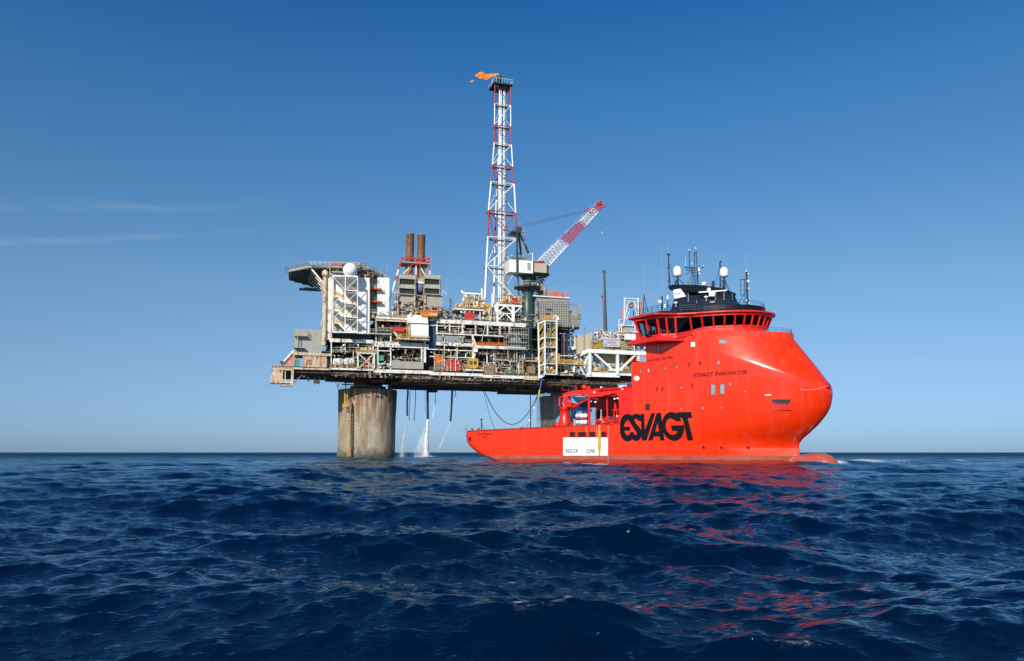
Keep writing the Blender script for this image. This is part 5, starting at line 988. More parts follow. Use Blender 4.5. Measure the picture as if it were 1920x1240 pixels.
m.build('landing', M_clean, t); m = PM()
for (xa, ya, xb, yb) in ((636, 556, 648, 569.5), (636, 583, 648, 594.5), (636, 606, 648, 621)): m.pbm(xa, ya, xb, yb, d0+.3, .5); m.pbm(xa, ya, xb, yb, d0+1.6, .5)
m.build('stair_string', M_clean, t); m = PM()
for (xa, ya, xb, yb) in ((627, 546, 640, 553), (627, 572, 640, 580), (627, 598, 640, 604)):
    m.prl([(xa, ya+5, d0+.6), (xb+6, yb+9, d0+.6)], 1.5, .7, .12, 3); m.prl([(xa, ya+9, d0+1.7), (xb, yb+4, d0+1.7)], 1.2, .9, .12, 2)
m.build('stair_flight', M_yellow, t); m = PM()
for y in (545, 570, 595, 621): m.prl([(649, y-.5, d0+.3), (670, y-.5, d0+.3)], 1.2, .9, .06, 2); m.pb(660, y-11, 667, y-1, -.3, 0)
m.build('handrail', M_rusty, t); m = PM()
for y in (548, 573, 598): m.pb(650, y, 662, y+2, d0+.6, 1)
m.pb(625, 607, 640.5, 622, -2, 1); m.build('grey_panel', M_gray, t)
# radome
t = pth('radar_dome', 657, 520, 0, 'large white spherical radar dome on top of the stair tower', 'radar dome')
p = PP(656.8, 507, -3.6); r_ = 14/4.5; m = MB(); m.lathe(p, [(r_*sin(a), -r_*cos(a)) for a in np.linspace(.5, pi-.02, 22)], 32); m.build('dome', M_radome, t)
m = MB(); m.lathe(p, [(r_*.6, -r_), (r_*.62, -r_*.86), (r_*.5, -r_*.8)], 24); m.build('dome_base', M_clean, t)
# helideck
ZH = PQ(581, 497, 6)[1]
hp = [PLAT.qz(x, y, ZH) for x, y in ((581, 497.5), (544, 505), (544, 520.5), (606, 538))]
0 and print('heli', ZH, hp, PLAT.qz(692, 500, ZH))
cxh = (hp[0][0]+PLAT.qz(692, 500, ZH)[0])/2; cyh = (hp[0][1]+hp[3][1])/2
poly = [hp[0], PLAT.qz(672, 498.5, ZH), (2*cxh-hp[1][0], hp[1][1]), (2*cxh-hp[2][0], hp[2][1]), (2*cxh-hp[3][0]+4, hp[3][1]), hp[3], hp[2], hp[1]]
t = thing(PLAT, 'helideck', (hp[0][0], hp[0][1], ZH), 'grey octagonal helideck jutting out left over the living quarters', 'helideck')
M_heli = pm('helideck plating', (.11, .11, .105), .7, var=.3, rust=.3, rustc=(.12, .09, .06), scale=.5)
m = MB(); m.prism(poly, ZH-.9, ZH+.2); m.build('deck', M_heli, t); m = MB()
n = len(poly); oc = [((p[0]-cxh)*1.0+cxh, (p[1]-cyh)*1.0+cyh) for p in poly]; ou = [((p[0]-cxh)*1.10+cxh, (p[1]-cyh)*1.10+cyh) for p in poly]
for i in range(n):
    a, b_, a2, b2 = oc[i], oc[(i+1) % n], ou[i], ou[(i+1) % n]; L_ = sqrt((a[0]-b_[0])**2+(a[1]-b_[1])**2); k = max(2, int(L_/1.8))
    for j in range(k+1): f = j/k; p = Vector((a[0]+(b_[0]-a[0])*f, a[1]+(b_[1]-a[1])*f, ZH)); q = Vector((a2[0]+(b2[0]-a2[0])*f, a2[1]+(b2[1]-a2[1])*f, ZH+.9)); m.bar(p, q, .09, 4)
    for h in (.35, .7, 1): m.bar(Vector((*a, ZH)).lerp(Vector((*a2, ZH+.9)), h), Vector((*b_, ZH)).lerp(Vector((*b2, ZH+.9)), h), .07, 4)
m.build('safety_net', M_galv, t); m = MB()
for i in range(n): m.beam((*oc[i], ZH-.7), (*oc[(i+1) % n], ZH-.7), 1.1)
m.build('edge_beam', M_gray, t); m = MB()
xs = [p[0] for p in poly]; ys = [p[1] for p in poly]
for k in range(12):
    y_ = min(ys)+2+(max(ys)-min(ys)-4)*k/11; ins = max(0, (hp[1][1]-y_)*.6, (y_-hp[2][1])*.9); m.box(min(xs)+.5+ins, max(xs)-.5-ins*.6, y_, y_+.4, ZH-1.7, ZH-.9)
m.build('deck_beam', M_heli, t); m = PM()
c0 = Vector(PP(582, 500, 0)); bx = Vector((hp[0][0]+1, hp[0][1]+.5, ZH-1))
for k in range(5): y_ = hp[0][1]+1+k*6.5; a = Vector((hp[0][0]+.5, y_, ZH-1)); m.bar(a, Vector((PQ(616, 541, -.8)[0], y_*.5-3, PQ(616, 541, -.8)[1])), .42 if k == 0 else .24, 8)
m.bar(bx, Vector((bx.x, bx.y+26, ZH-1)), .4, 6); m.build('support_strut', M_white, t)
m = MB(); s0 = hp[0][0]-3; m.box(s0, s0+20, hp[3][1]-8, hp[3][1]-2, ZH-2.9, ZH-2.4); m.rail([(s0, hp[3][1]-8, ZH-2.4), (s0+20, hp[3][1]-8, ZH-2.4)], 1.2, 2, .07); m.build('access_walkway', M_bluegray, t)
m = PM(); m.prl([(618, 500.5, 0), (668, 501, 0)], 2.0, 1.6, .08, 3); m.hb(618, 668, 501.5, 1.8, -.2, 3); m.hb(622, 645, 510, 2, 0, 3); m.pbm(618.5, 495, 618.5, 516, 0, .4); m.build('access_platform', M_galv, t); m = PM()
for k in range(5): m.pb(620+k*4, 493.5+(k % 2)*.6, 622.8+k*4, 499, -.1, .2)
m.build('fire_monitor', M_red, t)
part('deck_equipment', CL, t, [(668, 496, 690, 508, 1, 5, 34, GREYP), (640, 493, 652, 497, 1, 3, 8, GREYP)])
# --- generators, intakes and stacks
SG = 'exhaust stacks above the air intakes'
for x0, x1, y0, y1, lb in ((759.8, 775.5, 439, 514, 'brown steel exhaust stack, left and slightly taller of the pair'), (781, 796.3, 441, 528, 'brown steel exhaust stack, right and slightly shorter of the pair')):
    xc = (x0+x1)/2; D = 12; p = PP(xc, y1, D); zt_ = PQ(xc, y0, D)[1]; r_ = (x1-x0)/2/4.27; t = thing(PLAT, 'exhaust_stack', p, lb, 'exhaust stack', SG); m = MB()
    m.lathe(p, [(r_, -6), (r_, zt_-p.z-.3), (r_*1.05, zt_-p.z-.25), (r_*1.05, zt_-p.z), (r_*.9, zt_-p.z), (r_*.9, zt_-p.z-3)], 28); m.build('flue', M_stack, t); m = MB()
    for f in (.22, .42, .62, .80): z = p.z+(zt_-p.z)*f; m.lathe((p.x, D, z), [(r_, -.1), (r_*1.05, -.1), (r_*1.05, .1), (r_, .1)], 28)
    z = PQ(xc, 488, D)[1]; m.lathe((p.x, D, z), [(r_, -.4), (r_*1.15, -.4), (r_*1.15, .4), (r_, .4)], 20); m.build('flange_ring', M_stack, t)
t = pth('stack_frame', 753, 566, 8, 'red and white braced frame steadying the two brown exhaust stacks', 'frame')
mr_, mw = PM(), PM(); D = 8.5
def rw(xa, ya, xb, yb, f, w=.5, d=D, d1=None, red_first=True):
    a, b_ = PP(xa, ya, d), PP(xb, yb, d if d1 is None else d1); q = a.lerp(b_, f); (mr_ if red_first else mw).beam(a, q, w); (mw if red_first else mr_).beam(q, b_, w)
for dd in (0, 8): rw(753, 486, 747, 506, 1.0, .6, D+dd, D+dd); mw.pbm(747, 506, 743.5, 517, D+dd, .6); mr_.pbm(743.5, 517, 741, 527, D+dd, .6); mw.pbm(741, 527, 729.6, 566, D+dd, .6)
for x, y in ((750, 497), (744, 516), (740, 532), (736, 546)): (mr_ if y < 500 or 510 < y < 526 else mw).beam(PP(x, y, D), PP(x-2, y+6, D+8), .35)
rw(780, 484, 780, 515, .5, .45); rw(778, 491, 756, 514, .5, .4); rw(783, 491, 796, 515, .5, .4); rw(804, 486, 806, 515, .75, .5); mr_.pbm(804, 496, 800, 490, D, .3)
for y in (485, 491.5): mr_.pbm(753, y, 805.5, y+.8, D, .5)
mr_.pbm(753, 485, 755, 482, D, .4); mr_.pbm(755, 482, 757, 486, D, .4); mr_.pbm(797, 515, 797, 526, 11, .4); mr_.pbm(780, 500, 780, 528, 11, .5); mr_.prl([(754, 491, D), (805, 492, D)], 1.4, 3, .12, 1)
mr_.build('red_member', M_red, t); mw.build('white_member', M_clean, t); m = PM(); m.hb(753, 806, 493, 1.8, D-.5, D+8); m.build('walkway', M_galv, t); m = PM(); m.pb(802.5, 481, 809.5, 482.2, D, D+1); m.ladder(PP(806, 481, D), PP(806, 515, D), 1.5, .1, .8); m.build('ladder', M_pink, t)
for nm, x0, x1 in (('left', 748, 780), ('right', 795, 826.5)):
    t = pth('air_intake', x0, 552, 4, 'grey air intake hood with two dark louvre rows, %s of the pair under the stacks' % nm, 'air intake', 'grey air intake hoods')
    m = PM(); m.pb(x0, 515.5, x1, 552, 5.2, 12); b = PB(x0, 515.5, x1, 552, 4, 5.2)
    for y0, y1 in ((515, 522), (533, 540)):                     # projecting hoods
        za, zb = PQ(x0, y0, 4)[1], PQ(x0, y1, 4)[1]; m.prism([(4.3, zb), (4.3, zb+.4), (4.9, za), (5.2, za), (5.2, zb)], b[0], b[1], 'x')
    for s in (b[0], b[1]-.5): m.prism([(5.2, b[4]), (5.2, b[5]), (4.8, b[5]), (4.2, b[5]-1.5), (4.6, b[4])], s, s+.3, 'x')
    m.pb(x0, 551, x1, 552.5, 3.8, 5.2); m.build('hood', M_gray, t)
    for y0 in (522, 540): l = PM(); l.pb(x0+1.8, y0, x1-1.8, y0+11, 5.05, 5.15); l.build('louvre', M_rubber, t)
    l = PM()
    for y0 in (522, 540):
        for xx in np.linspace(x0+7, x1-7, 3): l.pl(xx, y0, xx, y0+11, 4.98, .09, 4)
        for k in range(3): xx = x0+6+k*8; l.pl(xx, y0+10.5, xx+5, y0+.5, 4.98, .045, 4)
    l.build('louvre_bar', M_dark, t)
t = pth('generator_module', 735, 598, 4, 'grey generator module crowded with ducts below the air intake hoods', 'module')
m = PM(); m.pb(748, 552, 779, 586, 5, 14); m.pb(795, 552, 829.5, 586, 5, 14); m.pb(779, 552, 795, 598, 9, 14); m.pb(748, 586, 829, 598, 8, 14); m.build('module_wall', M_gray, t); m = PM(); m.lathe(PP(787.5, 541, 8), [(.3, -2), (1.7, -1.6), (1.7, 2.2), (1.5, 2.5)], 16); m.build('duct', M_purple, t)
m = PM(); m.pb(780, 528, 795, 531.5, 6, 9); m.prl([(780, 528, 6), (795, 528, 6)], 1.2, 1.2, .08); m.prl([(740, 552, 4), (748, 552, 4)], 1.6, 1.2, .08); m.prl([(829, 552, 5), (836, 553, 5)], 1.6, 1.2, .08); m.build('walkway', M_clean, t)
m = PM(); m.pbm(745, 553, 745, 598, 4, .5); m.pbm(777, 553, 777, 570, 4.6, .7); m.pbm(797, 553, 797, 570, 4.6, .7); m.hb(777, 797, 555, 1.5, 4.5, 5.2); m.hb(796, 830, 553.6, 1.6, 4.4, 5.2); m.build('frame', M_rusty, t)
part('ductwork', CL, t, [(735, 565, 780, 598, 2, 6, 80, GREYP+[8, 8]), (780, 556, 796, 598, 4, 8, 40, DARKP), (796, 575, 836, 598, 2, 6, 60, GREYP), (738, 556, 748, 590, 4, 7, 24, DARKP+[7])])
# --- flare tower
ft = pth('flare_tower', 909, 566, 8, 'very tall red and white lattice flare tower rising from the platform deck', 'flare tower')
D0 = 10; NLx = [(159, 928, 957.3), (196, 927.6, 957.6), (236, 927.2, 957.9), (270, 926.6, 959), (311, 923.5, 961.5), (343, 921, 964), (397, 916, 967), (446, 915, 968.7), (500, 912, 970.5), (566, 909, 973)]
lev = []
sb0 = PP(909, 566, D0); sb1 = PP(973, 566, D0); cx_ = (sb0.x+sb1.x)/2
for y, xa, xb in NLx:
    a, b_ = PP(xa, y, D0), PP(xb, y, D0); w = b_.x-a.x; dd = D0+(sb1.x-sb0.x-w)/2*.6
    a, b_ = PP(xa, y, dd), PP(xb, y, dd); w = b_.x-a.x; z = (a.z+b_.z)/2; lev.append([(a.x, dd, z), (b_.x, dd, z), ((a.x+b_.x)/2, dd+w*.87, z)])
for i in range(len(lev)-1):
    red = i in (0, 2, 4, 6); m = MB(); r_ = .23+.031*i; A, B_ = lev[i], lev[i+1]
    for k in range(3):
        m.bar(A[k], B_[k], r_, 8); k2 = (k+1) % 3
        bk = 1 if k == 0 else .62
        if i > 0: m.bar(A[k], A[k2], r_*.6*bk, 6)
        dg = r_*.6*bk
        if (i % 2 == 0) ^ (k == 2): m.bar(A[k], B_[k2], dg, 6)
        else: m.bar(A[k2], B_[k], dg, 6)
    m.build('tower_section', M_twr_red if red else M_clean, ft, label='%s lattice section' % ('red' if red else 'white'))
m = MB(); c = [sum(l[k][j] for k in range(3))/3 for l in (lev[0],) for j in range(3)]
for dx, r_ in ((-.9, .42), (-.1, .3), (1.2, .24), (1.8, .18)): m.bar((c[0]+dx, c[1], c[2]), (c[0]+dx-.2, c[1], lev[-1][0][2]), r_, 8)
m.build('flare_pipe', M_clean, ft); m = MB(); xb = c[0]+1.6
m.bar((c[0]+1.7, c[1]-.9, lev[4][0][2]), (c[0]+1.5, c[1]-.9, lev[-1][0][2]), .26, 6)
for z in np.linspace(lev[4][0][2], lev[-1][0][2], 14): m.box(c[0]+1.0, c[0]+2.4, c[1]-1.3, c[1]-.3, z, z+.15)
m.build('service_pipe', M_cream, ft); m = MB(); m.ladder((c[0]+2.6, c[1]+1, lev[0][0][2]), (c[0]+2.2, c[1]+1, lev[-1][0][2]), 1.1, .07, .9)
for l in lev[1:-1]: m.box(l[0][0], l[1][0], c[1]-1, c[1]+1.5, l[0][2]-.25, l[0][2])
m.build('ladder', M_galv, ft)
m = PM(); A = lev[0]; m.box(A[0][0]-.9, A[1][0]+.9, A[0][1]-1, A[2][1]+1, A[0][2]-.1, A[0][2]+.5); m.box(A[0][0]+1.2, A[1][0]-1.2, A[0][1]+.5, A[2][1], A[0][2]-1.2, A[0][2]-.1); m.build('top_platform', M_crane, ft)
m = MB(); z = A[0][2]+.7; m.rail([(A[0][0]-.9, A[0][1]-1, z), (A[1][0]+.9, A[0][1]-1, z), (A[1][0]+.9, A[2][1]+1, z), (A[0][0]-.9, A[2][1]+1, z), (A[0][0]-.9, A[0][1]-1, z)], 2.0, 1.5, .07, 1); m.build('top_railing', M_clean, ft)
tip = PP(939, 141, 12); m = MB(); m.lathe((tip.x, c[1], tip.z), [(.5, -6), (.55, -1.4), (1.05, -1.3), (1.05, 1.2), (.8, 1.3), (.3, 1.35)], 12); m.lathe((tip.x+1, c[1]+1.4, tip.z-.2), [(.3, -5), (.35, -1), (.6, -.9), (.6, 1.0), (.2, 1.1)], 10); m.build('burner', M_black, ft)
# flame
M_fl = bpy.data.materials.new('flame'); M_fl.use_nodes = True
def _fl():
    N = M_fl.node_tree.nodes; L = M_fl.node_tree.links; N.clear(); o = N.new('ShaderNodeOutputMaterial'); tc = N.new('ShaderNodeTexCoord')
    n = N.new('ShaderNodeTexNoise'); n.inputs['Scale'].default_value = .75; n.inputs['Detail'].default_value = 5; n.inputs['Distortion'].default_value = .6; L.new(tc.outputs['Object'], n.inputs['Vector'])
    r = N.new('ShaderNodeValToRGB'); e = r.color_ramp.elements; e[0].position = .32; e[0].color = (.85, .13, .04, 1); e[1].position = .66; e[1].color = (1.0, .62, .12, 1); q = e.new(.48); q.color = (1, .22, .02, 1); L.new(n.outputs['Fac'], r.inputs[0])
    em = N.new('ShaderNodeEmission'); em.inputs[1].default_value = 1.05; L.new(r.outputs[0], em.inputs[0])
    lw = N.new('ShaderNodeLayerWeight'); lw.inputs[0].default_value = .45; tr = N.new('ShaderNodeBsdfTransparent'); ad = N.new('ShaderNodeMath'); ad.operation = 'MULTIPLY_ADD'; L.new(n.outputs['Fac'], ad.inputs[0]); ad.inputs[1].default_value = -1.2; L.new(lw.outputs['Facing'], ad.inputs[2])
    a2 = N.new('ShaderNodeMapRange'); a2.inputs[1].default_value = -.3; a2.inputs[2].default_value = .12; L.new(ad.outputs[0], a2.inputs[0]); m = N.new('ShaderNodeMixShader'); L.new(a2.outputs[0], m.inputs[0]); L.new(em.outputs[0], m.inputs[1]); L.new(tr.outputs[0], m.inputs[2]); L.new(m.outputs[0], o.inputs[0])
_fl()
def blob(path, seed, n=14):
    rr = random.Random(seed); mb = MB(); vs = []; k = 0
    for i, (x, y, z, rr_, rz) in enumerate(path):
        for j in range(n): a = 2*pi*j/n; f = 1+.28*sin(3*a+i*1.3)+.2*rr.uniform(-1, 1); vs.append((x+rr.uniform(-.2, .2), y+rr_*f*cos(a), z+rz*f*sin(a)))
    mb.add(vs, [(i*n+j, i*n+(j+1) % n, (i+1)*n+(j+1) % n, (i+1)*n+j) for i in range(len(path)-1) for j in range(n)], True); return mb
pts = []
for (x, y, h) in ((936, 139.5, .8), (933, 139.8, 2.2), (928, 140.5, 3.6), (923, 141, 4.2), (918, 143, 6.2), (913, 144, 8), (908, 143.5, 8.6), (903, 142.5, 9.2), (899, 142, 8), (896, 140.5, 5), (893, 141, 3.5), (890.5, 142, .6)): p = PP(x, y, c[1]); pts.append((p.x, p.y, p.z, h/4.3*.4, h/4.3*.72))
fm = blob(pts, 3); pts2 = []
for (x, y, h) in ((889, 152, .3), (886, 152, 1.8), (884, 153, 1.6), (881, 154, .3)): p = PP(x, y, c[1]); pts2.append((p.x, p.y, p.z, h/4.3*.5, h/4.3))
fo = blob(pts2, 5); fm.add(fo.v, fo.f, True)
fm.build('gas_flame', M_fl, fr=PLAT, loc=PP(912, 142, c[1]), label='orange gas flame blown to the left from the flare tower tip', cat='flame')
# --- support table under the tower and yellow pipe module
t = pth('tower_table', 930, 605, 2, 'white braced steel table standing on the deck below the flare tower', 'frame')
m = PM(); m.hb(930, 979, 573, 4, 2, 22)
for d in (2, 14): m.pbm(932.5, 574, 932.5, 604, d, .9); m.pbm(962, 574, 962, 604, d, 1.2)
m.pbm(934, 585, 947, 574, 2, .55); m.pbm(948, 574, 962, 588, 2, .6); m.pbm(978, 575, 965, 587, 2, .5); m.pbm(934, 600, 945, 589, 2, .5); m.pbm(949, 590, 962, 603, 2, .5); m.hb(933, 962, 588, 1.5, 2, 2.6); m.prism([PQ(x, y, 1.8) for x, y in ((926, 574), (933, 574), (933, 587), (930, 585))], 1.8, 2.6, 'y'); m.build('frame', M_clean, t)
part('process_pipework', CL, t, [(934, 556, 978, 571, 2, 14, 120, WARM), (934, 576, 978, 604, 4, 12, 90, DARKP+[3, 9, 7]), (908, 574, 932, 604, 2, 9, 60, GREYP+[1, 2])])
m = PM(); m.prl([(934, 571, 2), (978, 572, 2)], 1.4, 1.2, .09, 2); m.build('railing', M_orange, t); m = PM(); m.pb(962, 558, 970, 569, 3, 5); m.build('hose_box', M_red, t)
t = pth('process_module', 848, 583, 4, 'cream and yellow pipework module with a white flare drum left of the flare tower', 'module')
m = PM(); m.hb(851, 908, 580.5, 2.4, 3, 14); 
for x in (871, 888, 900): m.pbm(x, 582, x, 601, 4, .45)
m.pbm(866, 549.5, 902, 552, 5, .7); m.pbm(868, 551, 878, 558, 5, .4); m.pbm(864.5, 545.5, 867.5, 550, 5, 1.0); m.pbm(871, 550, 868, 565, 5, .4); m.pbm(897, 552, 896, 570, 5, .4); m.build('frame', M_clean, t)
part('pipework', CL, t, [(866, 554, 905, 579, 3.5, 11, 190, WARM+[1]), (851, 571, 868, 580, 3.5, 9, 50, WARM)])
m = PM(); m.prl([(852, 579.5, 3), (908, 580.5, 3)], 1.3, 1.2, .09, 2); m.prl([(866, 568, 3), (890, 569, 3)], 1.3, 1.2, .08, 2); m.build('railing', M_yellow, t); m = PM(); m.pb(911, 569, 920, 576, 3, 6); m.pbm(914, 576, 914, 600, 4, 1.2); m.build('yellow_column', M_yellow, t)
m = PM(); m.lathe(PP(906.5, 567, 5), [(.2, -2.2), (1.1, -2), (1.1, 1.6), (.5, 2)], 12); m.bar(PP(904, 562, 5), PP(904, 541, 5), .5, 8); m.bar(PP(923, 577, 5), PP(923, 551, 5), .45, 8); m.build('vessel', M_winl, t)
# --- pedestal crane
cr0 = pth('pedestal_crane', 989, 662, 4, 'dark green pedestal crane with a white engine house and a long red and white boom', 'crane')
DC = 4.0; cs_ = PP(989.3, 620, DC).x; zc = lambda y: PQ(989, y, DC)[1]; m = MB(); r_ = 11.3/4.42
m.lathe((cs_, DC, 0), [(r_*.98, zc(672)), (r_*.98, zc(614.5)), (r_*1.06, zc(614)), (r_*1.06, zc(613)), (r_, zc(612.5)), (r_, zc(604.5)), (r_*1.06, zc(604)), (r_*1.06, zc(603)), (r_, zc(602.5)), (r_, zc(552)), (r_*1.1, zc(545)), (r_*1.3, zc(541))], 32); m.build('pedestal', M_crane, cr0)
m = PM(); zz = zc(541); m.lathe((cs_, DC, zz), [(r_*1.2, -.9), (6.3, 0), (6.3, .25), (r_, .3)], 28); m.build('ring_platform', M_dark, cr0); m = MB(); m.rail([(cs_+6.2*cos(a), DC+6.2*sin(a), zz+.2) for a in np.linspace(0, 2*pi, 22)], 2.2, 1.3, .07, 3); m.build('ring_railing', M_galv, cr0)
m = MB(); m.lathe((cs_, DC, 0), [(r_*.75, zz), (r_*.75, zc(527)), (r_*1.0, zc(524)), (r_*1.5, zc(517)), (r_*1.75, zc(512)), (r_*1.75, zc(510.5))], 28); m.build('slewing_ring', M_crane, cr0)
m = PM(); m.prism([PQ(x, y, DC-2) for x, y in ((968, 511), (1022, 511), (1032, 515), (1030, 517), (1012, 519), (1006, 524), (1000, 516), (970, 514))], DC-2, DC+3, 'y'); m.pb(999, 513, 1006, 528, DC-1, DC+1); m.build('slew_frame', M_black, cr0)
m = PM(); m.pb(955, 488, 1000, 511.5, DC-5, DC+1.5); m.build('engine_house', M_clean, cr0); m = PM(); m.pb(989, 493, 995, 507, DC-5.1, DC-5.02); m.build('vent_grille', M_gray, cr0)
m = PM(); m.pb(1000.5, 494, 1025, 511, DC-4, DC+2); m.build('winch_house', M_tan, cr0); m = PM(); m.pb(1024.5, 498, 1029, 512, DC-3.5, DC+1.5); m.pl(1000, 491.5, 1020, 491, DC-4, .3); m.build('operator_cab', M_dark, cr0)
m = PM(); m.pl(1000, 491.5, 1021, 490, DC-4.1, .28); m.pb(1003, 491, 1019, 493.5, DC-4, DC-2); m.build('boom_foot', M_red, cr0)
m = PM(); m.pl(998.7, 475, 998.7, 511, DC-5.2, .22); m.pl(990.5, 477.5, 998.7, 475, DC-5.2, .2); m.build('service_post', M_clean, cr0)
m = PM(); m.pbm(969.3, 434, 969.7, 522, DC-5.4, .75); m.pbm(971.5, 436, 977.5, 479, DC-1.5, .8); m.pbm(973.5, 436, 991, 475, DC+1.5, .8); m.pbm(977, 447, 992, 476, DC-.5, .5); m.pbm(970, 474, 978, 478, DC-3, .35)
m.pb(960, 433, 978, 436, DC-6, DC+1); m.build('gantry_mast', M_crane, cr0)
m = PM(); m.prl([(961, 433.5, DC-6), (977.5, 433.5, DC-6)], 1.6, 1, .06); clut(m, 964, 425, 976, 433, DC-5, DC-1, 14, [0]); m.build('gantry_head', [M_dark], cr0)
m = PM()
for x in (980, 984): m.pbm(x, 426, x-.5, 484, DC-2, .16)
for y in range(427, 484, 4): m.pl(980, y, 984, y+4, DC-2, .05, 4); m.pl(984, y, 980, y+4, DC-2, .05, 4)
m.pl(960, 418, 965, 419, DC-4, .12); m.pl(966, 421, 978, 422, DC-4, .08); m.build('gantry_ladder', M_galv, cr0)
part('house_fitting', [M_galv], cr0, [(958, 481, 1000, 488, DC-3, DC, 20, [0])]); m = PM(); m.prl([(956, 488, DC-4.8), (990, 488.5, DC-4.8)], 1.2, 1.5, .06); m.build('roof_railing', M_dark, cr0)
part('crane_access', [M_galv], cr0, [(1001, 522, 1018, 545, DC, DC+4, 40, [0])])
# boom: four chords, lacing; banded
def boom():
    base_lo, base_hi = PP(1028, 500, DC-2), PP(1008, 489.5, DC-2); tip_lo, tip_hi = PP(1132, 386, DC-2), PP(1124.5, 379, DC-2); wz = 1.6
    def pt(f, hi, side):
        k = min(1, f/.06); p = (base_hi if hi else base_lo).lerp(tip_hi if hi else tip_lo, f); return p+Vector((0, side*wz*(1-.35*f), 0))
    bands = [(0, .34, 'white'), (.34, .66, 'red'), (.66, .88, 'white'), (.88, 1.0, 'red')]
    for i, (f0, f1, col) in enumerate(bands):
        m = MB(); n = max(1, round((f1-f0)/.04))
        for k in range(n):
            a, b_ = f0+(f1-f0)*k/n, f0+(f1-f0)*(k+1)/n; r_ = .17
            for hi in (0, 1):
                for sd in (-1, 1): m.bar(pt(a, hi, sd), pt(b_, hi, sd), r_, 5)
                m.bar(pt(a, hi, -1), pt(b_, hi, 1), .08, 4); m.bar(pt(a, hi, -1), pt(a, hi, 1), .08, 4)
            for sd in (-1, 1): m.bar(pt(a, 0, sd), pt(b_, 1, sd), .1, 4); m.bar(pt(b_, 1, sd), pt(b_, 0, sd), .1, 4); m.bar(pt(a, 1, sd), pt(b_, 0, sd), .08, 4)
        m.build('boom_section', M_red if col == 'red' else M_clean, cr0, label='%s painted lattice boom section' % col)
    m = PM(); 
    for f in (.1, .2, .3, .45, .6, .7, .8): p = pt(f, 1, -1); m.bar(p, p+Vector((-.5, 0, 1.6)), .06, 4)
    m.rail([pt(f, 1, -1)+Vector((-.3, 0, .3)) for f in (.02, .5, .98)], .9, 3, .035, 1); m.build('boom_walkway', M_clean, cr0)
    m = PM(); m.pb(1122, 377, 1130, 383, DC-3, DC-1); m.pb(1103, 390, 1106, 396, DC-3, DC-1); m.pb(1108, 393, 1112, 398, DC-3, DC-1); m.build('boom_head', M_red, cr0)
    m = PM(); p = PP(1131.5, 384, DC-2)
    m.lathe(p, [(.1, -.3), (.8, -.3), (.8, .3), (.1, .3)], 12, axis='y'); m.pb(1128, 384, 1134, 388, DC-2.6, DC-1.6); m.build('sheave', M_galv, cr0)
    m = PM(); m.pl(976, 422, 1103, 393, DC-3, .07, 4); m.pl(982, 425.5, 1104, 395, DC-2.6, .07, 4); m.pl(976, 423, 1103, 396, DC-1, .06, 4); m.build('pendant_rope', M_dark, cr0)
    m = PM(); m.pl(1129, 387, 1129, 434, DC-2, .05, 4); m.build('hoist_rope', M_dark, cr0); m = PM(); m.lathe(PP(1129, 437, DC-2), [(.1, -.9), (.4, -.5), (.45, .3), (.1, .7)], 10); m.build('hook_block', M_yellow, cr0)
boom()
# --- scaffold hung in front of the pedestal
t = pth('scaffold', 943, 655, -3, 'grey tube scaffold around a cabin left of the green crane pedestal', 'scaffold')
m = PM()
for x in np.arange(945, 992, 4.6):
    for d in (-3.6, -1): m.pl(x, 615 if x > 953 else 630, x, 656, d, .09, 4)
for y in (616, 622, 628, 634, 641, 648, 655):
    x0 = 953 if y < 628 else 945
    for d in (-3.6, -1): m.pl(x0, y, 991, y+.8, d, .09, 4)
m.pbm(964, 627, 978, 642, -3.7, .3); m.pbm(958, 626, 945, 634, -3.7, .25); m.build('tubes', M_galv, t); m = PM(); m.hb(945, 990, 626.5, 1.5, -3.6, -1); m.hb(950, 988, 642, 1.3, -3.6, -1); m.hb(955, 990, 655, 1.8, -3.6, 0); m.build('boards', M_galv, t)
m = PM(); m.pb(957, 624, 975, 652, -2, 1); m.build('cabin', M_bluegray, t); m = PM()
for x in (952, 955.5, 964, 969, 979, 983): m.pl(x, 655, x+R.uniform(-1, 1), 674, R.uniform(-2, 1), .3, 6)
m.build('drain_pipe', M_galv, t)
# --- gridded grey module right of the crane
t = pth('scaffolded_module', 1004, 612, 3, 'grey panelled module caged in scaffold tubes right of the green crane pedestal', 'module')
m = PM(); m.pb(1005, 558, 1067, 611, 3, 20); m.pb(1067, 583, 1087, 611, 5, 18); m.build('module_wall', M_gray, t); m = PM()
m.pb(1023, 579, 1036, 582.5, 2.5, 2.9); m.pb(1024, 586, 1031, 591, 2.5, 2.9); m.pb(1004, 611, 1087, 614, 3, 18); m.build('dark_block', M_wind, t); m = PM()  # solid dark blocks set on the wall and along its foot
for x in np.arange(1008, 1088, 4.3): m.pl(x, 560 if x < 1068 else 581, x, 614, 1.6, .1, 4)
for y in np.arange(561, 616, 4.3): m.pl(1006 if y < 600 else 1006, y, 1068 if y < 581 else 1088, y+.6, 1.6, .1, 4)
m.pl(1060, 612, 1086, 590, 1.5, .1, 4); m.build('scaffold_grid', M_galv, t); m = PM(); m.hb(1000, 1068, 556.8, 2.2, 2, 20); m.build('roof_edge', M_clean, t)
m = PM(); m.prl([(1028, 556, 2), (1067.5, 556.6, 2)], 1.9, 1.1, .13, 2); m.pb(1031, 551, 1036, 556, 4, 5); m.pb(1040, 549, 1047, 556, 4, 6); m.pb(1055, 550, 1058, 556, 4, 6); m.build('roof_railing', M_orange, t)
m = PM(); m.pbm(1069.5, 571, 1069.5, 583, 4, .4); m.hb(1069, 1088, 571, 1.4, 4, 5); m.pbm(1083.5, 571, 1083.5, 596, 4, .5); m.pbm(1087.5, 570, 1087.5, 600, 4, .6); m.build('lifting_frame', M_galv, t)
